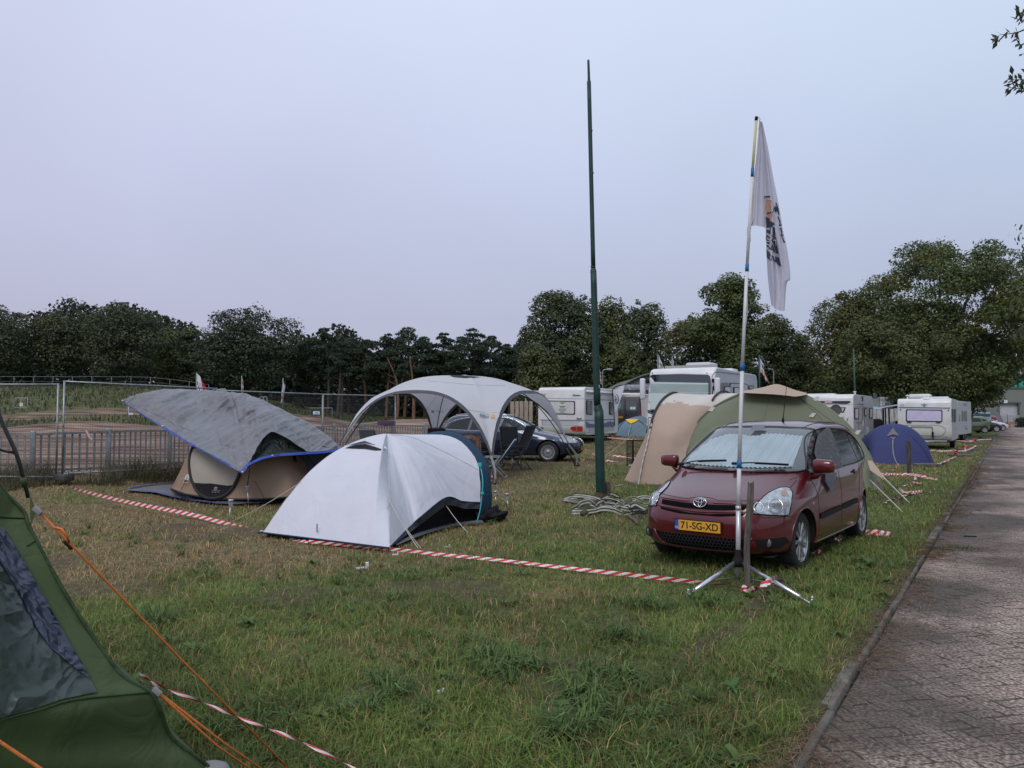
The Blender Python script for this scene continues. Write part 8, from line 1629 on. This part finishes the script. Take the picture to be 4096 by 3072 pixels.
# ---------------- things between the right caravans ----------------
def site_cabin():
    Y=52; a=P(3534,1660,Y); a.z=0; o=thing('site_cabin','white container cabin with blue lettering between the striped and the wide window caravans','cabin',a); X=lambda u:P(u,1600,Y).x-a.x; zt=P(3534,1588,Y).z; m=MB(); m.box(((X(3522)+X(3560))/2,1.2,zt/2),(X(3560)-X(3522),2.4,zt),bev=.04); m.build('box',M('cabin_white',(.44,.45,.47),.5,var=.06),o); m=MB(); m.box(((X(3560)+X(3574))/2+.03,1.3,zt/2-.02),(X(3574)-X(3560),2.4,zt),bev=.03); m.build('side_unit',M('cabin_grey',(.22,.23,.25),.6,var=.2),o)
    m=MB(); m.box(((X(3494)+X(3522))/2-.03,1.2,zt/2-.05),(X(3522)-X(3494),2.2,zt-.1)); m.build('cage',M('cage_grey',(.26,.27,.27),.7,var=.25,scale=9),o); text_mesh('FAMILY',.26,M('cabin_blue',(.05,.12,.30),.6,var=0),o,(X(3541),-.01,zt-.20),(PI/2,0,0)); g=MB()
    for i in range(1,6): g.box((X(3522)+(X(3560)-X(3522))*i/6,-.012,zt*.55),(.02,.01,zt*.8))
    for i in range(1,5): g.box((X(3541),-.012,zt*.18*i+.2),(X(3560)-X(3522),.01,.02))
    g.build('panel_lines',M('cabin_line',(.24,.25,.28),.6,var=0),o); v=MB(); v.lathe([(.12,0),(.12,.3),(.18,.32),(0,.4)],(X(3522),.8,zt-.1),'Z',12); v.build('roof_vent',WHP,o)
site_cabin()
plank_fence('pale grey picket fence between the striped and the wide window caravans',3490,3594,1634,1684,47,(.36,.36,.37),w=.24,name='picket_fence')
def canopy():
    Y=42; a=P(3540,1700,Y); a.z=0; o=thing('sun_canopy','pale blue sun canopy on black poles between the two big caravans','canopy',a); S_=lambda u,v,y=Y:P(u,v,y)-a; m=MB(); cs=[S_(3494,1634,41),S_(3494,1624,44),S_(3545,1628,43),S_(3592,1618,41)]
    r0=[S_(3494,1636,41),S_(3520,1636,41),S_(3548,1628,40.5),S_(3592,1622,40)]; r1=[S_(3494,1626,44),S_(3520,1630,43.5),S_(3550,1624,43),S_(3592,1618,43)]; m.grid(lambda p,q:spl(r0,p).lerp(spl(r1,q*0+p),q),16,4); m.build('sheet',fabric('pale_blue_sheet',(.32,.42,.46),wr=.2,trl=.15),o,solid=.02)
    for k,(u,v) in enumerate(((3532,1690),(3534,1700),(3556,1692),(3542,1688))): q=MB(); t=S_(u-1,1632,41+k*.4); q.cyl((t.x+.02,t.y,0),t,.035,n=6); q.build('pole',TRIM,o)
    b=thing('cable_reel_cover','black cover standing against the corner of the striped caravan','cover',Vector((P(3507,1700,41).x,41,0))); q=MB(); q.box((0,0,.72),(.55,.4,1.44),bev=.12); q.v=[(x*(1.15-.2*z),y,z) for x,y,z in q.v]; q.build('cover',BLACK_F,b)
    s=MB(); p=P(3596,1665,43)
canopy()
def covered():
    Y=92; a=P(3940,1700,Y); a.z=0; o=thing('covered_caravan','grey covered caravan in front of the factory hall','caravan',a,0,gc); X=lambda u:P(u,1600,Y).x-a.x; zt=P(3940,1638,Y).z; m=MB(); x0,x1=X(3860),X(4012); prof=[(x0,.3),(x0,zt-.3),(x0+.3,zt),(x1-1.4,zt),(x1-.5,zt-.4),(x1-.1,zt-1.2),(x1,.8),(x1-.1,.3)]; m.prism([(x,0,z) for x,z in prof],(0,2.3,0)); m.build('cover',M('cover_grey',(.16,.165,.18),.7,var=.15,scale=2),o); r=MB(); r.tube([(x1-.1,0,1.9),(x1+.5,0,1.7),(x1+.5,0,.5)],.06,5); r.build('ladder',ALU,o)
    Y=73; b=P(3915,1700,Y); b.z=0; o=thing('folding_camper','light blue folding camper behind the green hatchback','camper',b,0,gc); X=lambda u:P(u,1600,Y).x-b.x; z=lambda v:P(3900,v,Y).z; m=MB(); pr=[(X(3866),.4),(X(3866),z(1656)),(X(3895),z(1647)),(X(3958),z(1650)),(X(3964),z(1672)),(X(3962),.4)]; m.prism([(x,0,q) for x,q in pr],(0,2,0)); m.build('tent_body',M('camper_blue',(.26,.33,.38),.7,var=.1),o); l=MB(); l.box(((X(3880)+X(3958))/2,-.05,z(1661)),(X(3958)-X(3880),.06,.16)); l.build('dark_strip',STB,o); t=MB(); t.prism([(X(3895),-.1,z(1645)),(X(3958),-.1,z(1649)),(X(3956),-.1,z(1655)),(X(3897),-.1,z(1653))],(0,1.6,0)); t.build('folded_roof',M('camper_pale',(.36,.42,.46),.7,var=.1),o)
    q=MB(); g=P(4040,1700,95); q.box((0,0,.55),(.9,.3,.3)); q.cyl((0,0,0),(0,0,.5),.05); z=q.build('red_sign',M('sign_red',(.35,.12,.05),.6,var=.4,scale=4),None); z.location=(g.x,95,0); tag(z,'small red and yellow sign in the weeds by the railing','sign')
covered()
# ---------------- green post, wooden stakes, strap heap ----------------
def green_post():
    g=G(2401,1995); Y=g.y; o=thing('green_post','thick dark green steel post rising far above the trees','post',g); rx=lambda u:(u-2048)/F*Y-g.x; zz=lambda v:P(2400,v,Y).z-g.z
    GP=M('green_post_paint',(.005,.028,.026),.5,var=.45,scale=4,spec=.4,bump=.25,bscale=30,col2=(.012,.050,.040),detail=8); RU=M('rust_band',(.085,.045,.025),.8,var=.4,scale=20)
    secs=[('post_base',2401,2395.5,1995,1640,.093,.093),('post_middle',2389,2376,1622,1086,.070,.062),('post_upper',2375.5,2361,1075,330,.045,.041),('post_tip',2361,2359,322,243,.027,.024)]
    for n,u0,u1,v0,v1,r0,r1 in secs: m=MB(); m.tube([Vector((rx(u0)+(rx(u1)-rx(u0))*t,0,zz(v0)+(zz(v1)-zz(v0))*t)) for t in [i/10 for i in range(11)]],[r0+(r1-r0)*i/10 for i in range(11)],20); m.build(n,GP,o)
    c=MB(); c.lathe([(.093,zz(1640)),(.085,zz(1630)),(.072,zz(1622)),(.070,zz(1618))],(rx(2392),0,0),'Z',20); c.build('collar',GP,o); c=MB(); c.lathe([(.062,zz(1090)),(.060,zz(1082)),(.047,zz(1074))],(rx(2375.7),0,0),'Z',16); c.build('collar',GP,o); c=MB(); c.lathe([(.041,zz(331)),(.039,zz(326)),(.027,zz(320))],(rx(2361),0,0),'Z',14); c.build('collar',GP,o)
    for u,v,r in ((2392,1624,.072),(2386,1425,.069),(2383,1252,.066),(2374,1067,.047),(2369.5,692,.0455),(2366,523,.044)): q=MB(); q.lathe([(r,zz(v)-.012),(r+.003,zz(v)),(r,zz(v)+.012)],(rx(u),0,0),'Z',18); q.build('rust_joint',RU,o)
    f=MB(); f.lathe([(.105,.02),(.10,.10),(.094,.13)],(0,0,0),'Z',18); f.build('base_ring',RU,o); t=MB(); t.lathe([(.024,zz(245)),(.020,zz(240)),(0,zz(239))],(rx(2359),0,0),'Z',12); t.build('tip_cap',TRIM,o)
    p=MB(); p.box((rx(2391)+.02,-.092,zz(1546)),(.018,.012,.06)); p.build('paint_chip',M('primer',(.3,.38,.36),.7,var=.2),o)
green_post()
def wood_post(name,label,u0,v0,u1,v1,r,mat,sq=False,grp=None,seed=1):
    g=G(u1,v1); Y=g.y; t=P(u0,v0,Y); o=MB(); rs=random.Random(seed); h=t.z-g.z; n=16; vs=[];fs=[]; k=12
    for i in range(n+1):
        f=i/n; c=Vector(((t.x-g.x)*f+.008*math.sin(f*6+seed),.01*math.sin(f*5),h*f-.05*(1-f)))
        for j in range(k):
            a=2*PI*j/k; q=r*(1+.16*mnoise.noise(Vector((math.cos(a)*1.5,math.sin(a)*1.5,f*3+seed)))+ (.10 if sq and j%3==0 else 0)); vs.append(c+Vector((math.cos(a)*q,math.sin(a)*q,rs.uniform(-.02,.02) if i==n else 0)))
    for i in range(n):
        for j in range(k): fs.append((i*k+j,i*k+(j+1)%k,(i+1)*k+(j+1)%k,(i+1)*k+j))
    fs.append(tuple(n*k+j for j in range(k))); o.add(vs,fs,0,False); q=o.build(name,mat,None); q.location=g; tag(q,label,'post',grp); return q
WOOD=M('weathered_wood',(.060,.050,.042),.95,var=.4,scale=7,bump=1.0,bscale=30,stretch=(5,5,.5),col2=(.20,.18,.155)); WOODD=M('dark_wood',(.040,.033,.028),.95,var=.4,scale=6,bump=1.0,bscale=20,stretch=(3,3,.6),col2=(.13,.105,.085))
wood_post('wooden_stake','grey weathered wooden stake in front of the red car beside the flag tripod',2999,1932,2987,2349,.031,WOOD,seed=2)
wood_post('wooden_stump','short dark wooden post leaning on the foot of the thick green post',2423,1928,2428,1992,.075,WOODD,True,seed=3)
wood_post('wooden_stake','thin wooden stake standing in front of the blue dome tent',3632,1765,3639,1897,.055,WOODD,True,seed=4)
def straps():
    o=thing('strap_heap','tangled heap of black and white lifting straps around the foot of the green post','straps',G(2480,2035)); og=o.location.copy(); rs=random.Random(12)
    BK=M('strap_black',(.03,.03,.03),.8,var=.2); PA=M('strap_pale',(.27,.27,.21),.85,var=.25,scale=12,col2=(.44,.44,.40)); OLV=M('strap_olive',(.17,.19,.09),.85,var=.2)
    for i in range(24):
        u=rs.uniform(2330,2610); v=rs.uniform(1995,2065)+(u-2330)*.07; g=G(u,v); pts=[]; a=rs.uniform(-1.0,1.0); L=rs.uniform(.45,.95); n=6
        for k in range(n):
            t=k/(n-1)-.5; pts.append(g+Vector((t*L*math.cos(a)+rs.uniform(-.05,.05),t*L*math.sin(a)*.6+rs.uniform(-.07,.07),.05+rs.uniform(.02,.14)*(1-abs(2*t))+.012*math.sin(k*2+i))))
        ph=path(pts,5); tw=rs.uniform(-1.2,1.2); r0=rs.uniform(.5,1.7); m=MB(); pp=[p-og for p in ph]
        m.ribbon(pp,.072,twist=lambda q:r0+tw*q/len(ph)); 
        mm=MB(); m2=MB(); m2.ribbon([p+Vector((0,0,.003)) for p in pp],.024,twist=lambda q:r0+tw*q/len(ph)); m.v+=m2.v; o2=len(m.v)-len(m2.v); m.f+=[tuple(x+o2 for x in f) for f in m2.f]; m.mi+=[1]*len(m2.f); m.sm+=m2.sm
        m.build('strap',[(PA,BK),(OLV,BK),(BK,PA),(BK,PA)][i%4],o)
    # long strap tongue at the left
    m=MB(); m.ribbon([p-og for p in path([G(2254,2000,.10),G(2262,1998,.14),G(2300,2005,.10),G(2345,2018,.06),G(2400,2025,.10)],6)],.06,twist=lambda q:.6+.1*q); m.build('strap',PA,o)
    for lab,pts,r in (('peeled log under the left end of the strap heap',((2253,2002),(2300,2008),(2340,2018)),.035),('short dark log in front of the strap heap',((2330,2053),(2370,2045),(2410,2034)),.045),('dark log behind the strap heap, near the wooden post',((2455,2008),(2490,2003),(2527,1995)),.042),('grey flat board in front of the strap heap by the car',((2515,2062),(2535,2078),(2552,2095)),.025)):
        p=[G(a,b,r*1.2) for a,b in pts]; q=MB(); ph=path(p,5); q.tube([x-p[0] for x in ph],[r*(1+.15*math.sin(i*1.7)) for i in range(len(ph))],9); z=q.build('log',WOODD if 'dark' in lab else WOOD,None); z.location=p[0]; tag(z,lab,'log','logs and boards at the strap heap')
straps()
# ---------------- flagpole on its tripod ----------------
def flagpole():
    b=G(2952,2323); Y=b.y; o=thing('flagpole','tall white telescopic pole on a silver tripod in front of the red car','flagpole',b); X=lambda u,v:P(u,v,Y)-b
    ALP=M('pole_aluminium',(.50,.50,.52),.35,.5,var=.08,scale=30); PWT=M('pole_white',(.58,.58,.60),.45,var=.05); YEL=M('pole_cream',(.52,.47,.22),.5,var=.05); BLT=M('pole_blue_tape',(.01,.12,.30),.5,var=.05)
    def tb(name,a,c,r0,r1,mat): m=MB(); m.tube([X(*a),X(*a).lerp(X(*c),.5),X(*c)],[r0,(r0+r1)/2,r1],14); return m.build(name,mat,o)
    tb('lower_tube',(2952,2322),(2953.5,2030),.024,.024,ALP); tb('lower_tube',(2953.5,2030),(2957,1860),.021,.021,PWT); tb('middle_tube',(2957,1860),(2969,1470),.020,.019,PWT); tb('middle_tube',(2969,1470),(2988,1070),.0175,.017,PWT); tb('upper_tube',(2988,1070),(3009.5,690),.0155,.0150,PWT); tb('top_tube',(3009.5,690),(3025,482),.0138,.0135,YEL)
    tb('black_cap',(3024.6,482),(3026,467),.0165,.0165,TRIM); tb('blue_ring',(2956.5,1872),(2957.5,1842),.025,.025,BLT); tb('blue_ring',(2968.5,1483),(2969.5,1453),.023,.023,BLT); tb('blue_ring',(2987.5,1086),(2988.8,1056),.019,.019,BLT); tb('blue_ring',(3009,708),(3010.5,673),.0165,.0165,BLT); tb('collar',(2953,2040),(2953.4,2024),.027,.027,ALP)
    h=MB(); c=X(2952,2245); h.lathe([(.03,.12),(.034,.06),(.045,.03),(.06,.0),(.05,-.05),(.03,-.055)],c,'Z',16); h.box(c+Vector((.05,0,-.015)),(.09,.05,.05),bev=.01); h.build('hub',TRIM,o)
    ft=[(G(2748,2384,.02),'l'),(G(3243,2414,.02),'r'),(G(2912,2278,.02),'b')]
    for p,k in ft:
        m=MB(); a=c+Vector((.03 if k=='r' else -.03 if k=='l' else 0,0,-.01)); e=p-b; m.tube([a,a.lerp(e,.86)],[.021,.021] if k!='b' else [.016]*2,12); m.tube([a.lerp(e,.84),e],.009,8); lg=m.build('tripod_leg',M('leg_silver',(.62,.62,.66),.25,.8,var=.03),o); q=MB(); q.cyl(e+Vector((0,0,-.02)),e+Vector((.01,-.01,.05)),.006,n=8); q.sphere(e+Vector((.01,-.01,.055)),.013,8); q.build('peg',M('leg_silver',(.62,.62,.66),.25,.8),lg)
        s=MB(); low=X(2953,2310); s.tube([low,a.lerp(e,.55)],.0075,6); s.build('brace',GALV,o)
    cr_=MB(); cr_.tube([p for p in path([X(2990,905),X(2989,940),X(2994,1000),X(2986,1120),X(2990,1230),X(2984,1300)],5)],.0035,5); cr_.build('halyard',M('cord_white',(.55,.55,.55),.7,var=0),o); cr_=MB(); cr_.tube([X(3026,478),X(3036,470),X(3041,476),X(3037,486)],.0035,5); cr_.build('hook',GALV,o); k=MB(); k.tube([X(3004,910),X(2993,930),X(2996,955),X(3001,940)],.008,6); k.box(X(3000,958),(.012,.012,.05)); k.build('cord_knot',ROPE,o)
    fl=thing('printed_flag','limp white flag with a dark printed portrait and lettering hanging from the tall pole','flag',P(3040,486,Y)); fg=fl.location.copy(); Q=lambda u,v,d=0:P(u,v,Y+d)
    rows=[[(3038,486,0),(3040,486,-.01),(3043,486,.0),(3046,487,.01),(3049,488,0)],
          [(3028,600,0),(3040,600,-.03),(3050,602,.02),(3062,604,-.02),(3074,606,.02)],
          [(3018,700,0),(3036,700,-.04),(3055,702,.03),(3073,704,-.03),(3091,706,.03)],
          [(3011,800,0),(3034,800,-.04),(3060,803,.03),(3085,806,-.04),(3111,808,.03)],
          [(3006,904,0),(3034,903,-.03),(3063,912,.02),(3098,908,-.05),(3128,907,.03)]]
    rows2=[[(3062,912,.02),(3080,911,-.03),(3097,910,-.05),(3113,909,.0),(3128,907,.03)],[(3067,1010,.02),(3085,1012,-.05),(3103,1010,.03),(3124,1008,-.04),(3149,1008,.03)],[(3072,1100,.02),(3092,1102,-.06),(3112,1104,.03),(3135,1106,-.03),(3160,1112,.02)],[(3079,1170,.0),(3098,1172,-.05),(3116,1150,.02),(3130,1140,-.03),(3146,1136,.04)],[(3086,1222,.0),(3100,1234,-.03),(3114,1241,.0),(3126,1243,.0),(3138,1245,.02)]]
    pf=patch([[Q(*q) for q in r] for r in rows]); pf2=patch([[Q(*q) for q in r] for r in rows2]); m=MB(); m.grid(lambda a,b_:pf(a,b_)+Vector((0,.012*math.sin(b_*22+a*2),0)),40,40); m.grid(lambda a,b_:pf2(a,b_)+Vector((0,.012*math.sin(b_*16+a*3),0)),36,30)
    tri=MB(); S=Surf(m); m.v=[tuple(Vector(v)-fg) for v in m.v]; FLG=M('flag_cloth',(.62,.61,.70),.8,var=.03,trl=.35); m.build('cloth',FLG,fl)
    t2=MB(); t2.grid(lambda a,b_:Q(3128,908,.04).lerp(Q(3150,1008,.05),a).lerp(Q(3139,1130,.05).lerp(Q(3163,1114,.05),a),b_)+Vector((0,.0,0))-fg,6,8); 
    hem=MB(); decal(hem,S,[(3038,487),(3043,487),(3022,800),(3016,903),(3007,903),(3013,780)],.004,30,fg); hem.build('hoist_hem',M('hem_cream',(.52,.51,.52),.8,var=.05),fl)
    def d(name,poly,mat,off=.006,step=12): q=MB(); decal(q,S,poly,off,step,fg); return q.build(name,mat,fl)
    NV=M('print_navy',(.022,.028,.055),.7,var=.05); SK=M('print_skin',(.42,.235,.17),.7,var=.12,scale=30); SL=M('print_slate',(.035,.05,.08),.7,var=.05); 
    d('print_cap',[(3055,788),(3062,784),(3082,784),(3082,790),(3064,790),(3056,796)],NV); d('print_face',[(3060,800),(3070,796),(3084,800),(3087,835),(3082,850),(3064,852),(3059,835)],SK); d('print_face',[(3062,855),(3088,853),(3094,872),(3095,892),(3084,886),(3080,872),(3064,870)],SK,.005); d('print_beard',[(3068,852),(3089,846),(3090,852),(3070,857)],NV,.008)
    d('print_shirt',[(3061,866),(3078,872),(3082,884),(3096,892),(3104,946),(3066,930)],NV,.004); d('print_block',[(3066,932),(3105,948),(3117,1020),(3104,1016),(3068,985)],SL,.005); d('print_block',[(3067,1000),(3080,1008),(3084,1022),(3118,1030),(3127,1068),(3112,1058),(3106,1048),(3080,1040),(3068,1030)],SL,.005)
    o_=MB(); 
    for pts in ([(3068,936),(3066,962),(3080,966),(3086,950),(3072,936)],[(3076,948),(3074,956),(3080,958)],[(3084,966),(3100,1010),(3116,1018)],[(3090,962),(3104,960),(3108,985)],[(3068,975),(3082,985),(3068,1000)]): seam(o_,S,pts,.0035,.010,fg,n=4,k=4)
    o_.build('print_outline',WHP,fl); place_text('tters',S,3092,1026,17,WHP,fl,fg,off=.012,roll=-.55,bold=.004,sx=.75)
    sg=MB()
    for pts in ([(3092,842),(3098,826),(3100,848),(3106,822),(3107,846),(3112,836)],[(3102,812),(3108,830),(3114,860)],[(3110,866),(3118,890),(3116,904),(3124,900)],[(3120,912),(3126,930),(3122,944),(3132,940)],[(3128,950),(3134,968),(3138,966)]): seam(sg,S,pts,.006,.008,fg,n=4,k=4)
    sg.build('print_signature',NV,fl)
flagpole()
# ---------------- loose tape, slabs and litter on the right ----------------
def tgp(pts,dz=.03): return [G(a,b,dz+.03*math.sin(i*2.1)) for i,(a,b) in enumerate(pts)]
tape('barrier_tape','tape from behind the tunnel tent to the stake by the blue dome, folded double',tgp([(3505,1898),(3540,1896),(3590,1897),(3640,1897),(3690,1905),(3730,1916),(3748,1918)],.05),.07,seed=11,noise_=.5,roll0=.9)
tape('barrier_tape','crumpled zigzag of red and white tape lying on the grass beside the road',tgp([(3655,1900),(3662,1918),(3650,1928),(3680,1935),(3620,1942),(3598,1950),(3612,1968),(3640,1968),(3700,1966),(3625,1980),(3590,1992),(3545,2005),(3540,2012)],.03),.065,seed=12,noise_=.9,roll0=.5,k=6)
tape('barrier_tape','short flat piece of tape on the grass behind the rear wheel of the red car',tgp([(3460,2130),(3510,2130),(3565,2138)],.03),.085,seed=13,roll0=1.0)
tape('barrier_tape','scrap of tape lying in the shade under the red car',tgp([(3310,2160),(3345,2162),(3370,2140)],.03),.07,seed=14,noise_=.6,roll0=.4)
tape('barrier_tape','tape end curled in the grass behind the front wheel of the red car',tgp([(3255,2215),(3280,2200),(3300,2180)],.03),.06,seed=15,noise_=.8)
tape('barrier_tape','thin tape lying along the front of the blue dome tent',tgp([(3495,1866),(3560,1868),(3640,1872),(3720,1876)],.02),.06,seed=16,noise_=.3)
tape('barrier_tape','tape running from the blue dome corner up to a knot on the grey slab',tgp([(3734,1862),(3770,1850),(3800,1836),(3825,1826)],.04),.10,seed=17,noise_=.4)
tape('barrier_tape','tape stretched from under the wide window caravan to the middle slab',tgp([(3720,1800),(3770,1804),(3820,1802),(3850,1804),(3880,1796),(3905,1782)],.10),.07,seed=18,noise_=.4,roll0=.6)
tape('barrier_tape','tape on the gravel between the two far slabs',tgp([(3815,1762),(3860,1764),(3885,1766),(3905,1768)],.08),.07,seed=19,noise_=.5,roll0=.6)
tape('barrier_tape','farthest tape, running to the kerb near the green hatchback',tgp([(3860,1756),(3885,1762),(3920,1759),(3965,1756)],.08),.07,seed=20,noise_=.4,roll0=.6)
SLAB=M('slab_grey',(.10,.10,.105),.85,var=.3,scale=4)
for i,(u,v,wd,lab) in enumerate(((3846,1826,.85,'nearest grey slab lying in the grass beside the road with a tape knot on it'),(3868,1802,.85,'second grey slab beside the road, with a red tape loop'),(3898,1774,1.3,'third grey slab beside the road, behind the wide window caravan'),(3848,1760,.5,'small pale block beside the third slab'),(3950,1753,.9,'farthest grey slab lying flat by the kerb'))):
    m=MB(); m.box((0,0,.05),(wd,.55,.09),rz=-.12,bev=.01); q=m.build('concrete_slab',SLAB,None); q.location=G(u,v); tag(q,lab,'slab','slabs beside the road')
for u,v,lab in ((3822,1822,'knot of red and white tape on the nearest slab'),(3855,1800,'red and white tape loop hanging over the second slab'),(3898,1772,'white tape loop on the third slab')):
    m=MB(); rs=random.Random(u)
    for k in range(5): m.ribbon([Vector((rs.uniform(-.15,.15),rs.uniform(-.05,.05),rs.uniform(0,.25))) for _ in range(4)],.08,mi=k%2)
    q=m.build('tape_knot',[M('tape_red_plain',(.5,.04,.04),.5,var=0),WHP],None); q.location=G(u,v,.12); tag(q,lab,'tape knot','tape knots on the slabs')
def bits():
    for u,v,s,lab in ((1448,2278,.07,'crushed white paper carton in the grass below the white tent'),(1581,2222,.04,'white stick litter beside the long tape'),(1789,2190,.035,'small white scrap right of the white tent'),(1761,2769,.022,'tiny white scrap in the foreground grass')):
        m=MB(); m.box((0,0,s*.25),(s*1.8,s,.012),rz=.3); m.box((s*.8,0,s*.6),(s*.5,s*.7,s),rz=.2); q=m.build('paper_scrap',WHP,None); q.location=G(u,v); tag(q,lab,'litter')
    m=MB(); m.box((0,0,.008),(.16,.035,.012),rz=-.2); q=m.build('dark_stick',TRIM,None); g=G(3880,2133); q.location=(g.x,g.y,RZ+.0); tag(q,'dark flat stick lying on the road','stick')
    rs=random.Random(9); ms=[]
    vs=[];fs=[];cols=[]
    for (u,v,sx,sy,n) in ((3820,2178,.22,.10,260),(3640,2305,.18,.05,160),(3505,2465,.12,.10,120),(3720,2045,.15,.04,60)):
        g=G(u,v)
        for i in range(n):
            x=g.x+rs.gauss(0,sx); y=g.y+rs.gauss(0,sy); a=rs.uniform(0,6.28); l=rs.uniform(.03,.09); o=len(vs); dx,dy=math.cos(a),math.sin(a); z=RZ; vs+= [(x-dy*.003,y+dx*.003,z),(x+dy*.003,y-dx*.003,z),(x+dx*l*.6,y+dy*l*.6,z+l*rs.uniform(.3,.9))]; fs.append((o,o+1,o+2)); k=rs.random(); cols+=[(.05+.06*k,.10+.07*k,.03,1)]*3
    me=bpy.data.meshes.new('road_weeds'); me.from_pydata(vs,[],fs); at=me.color_attributes.new('tint','FLOAT_COLOR','POINT'); at.data.foreach_set('color',np.array(cols,np.float32).ravel()); mesh_obj('road_weeds',me,GM,'green weed tufts growing in the joints of the paved road','weeds')
bits()
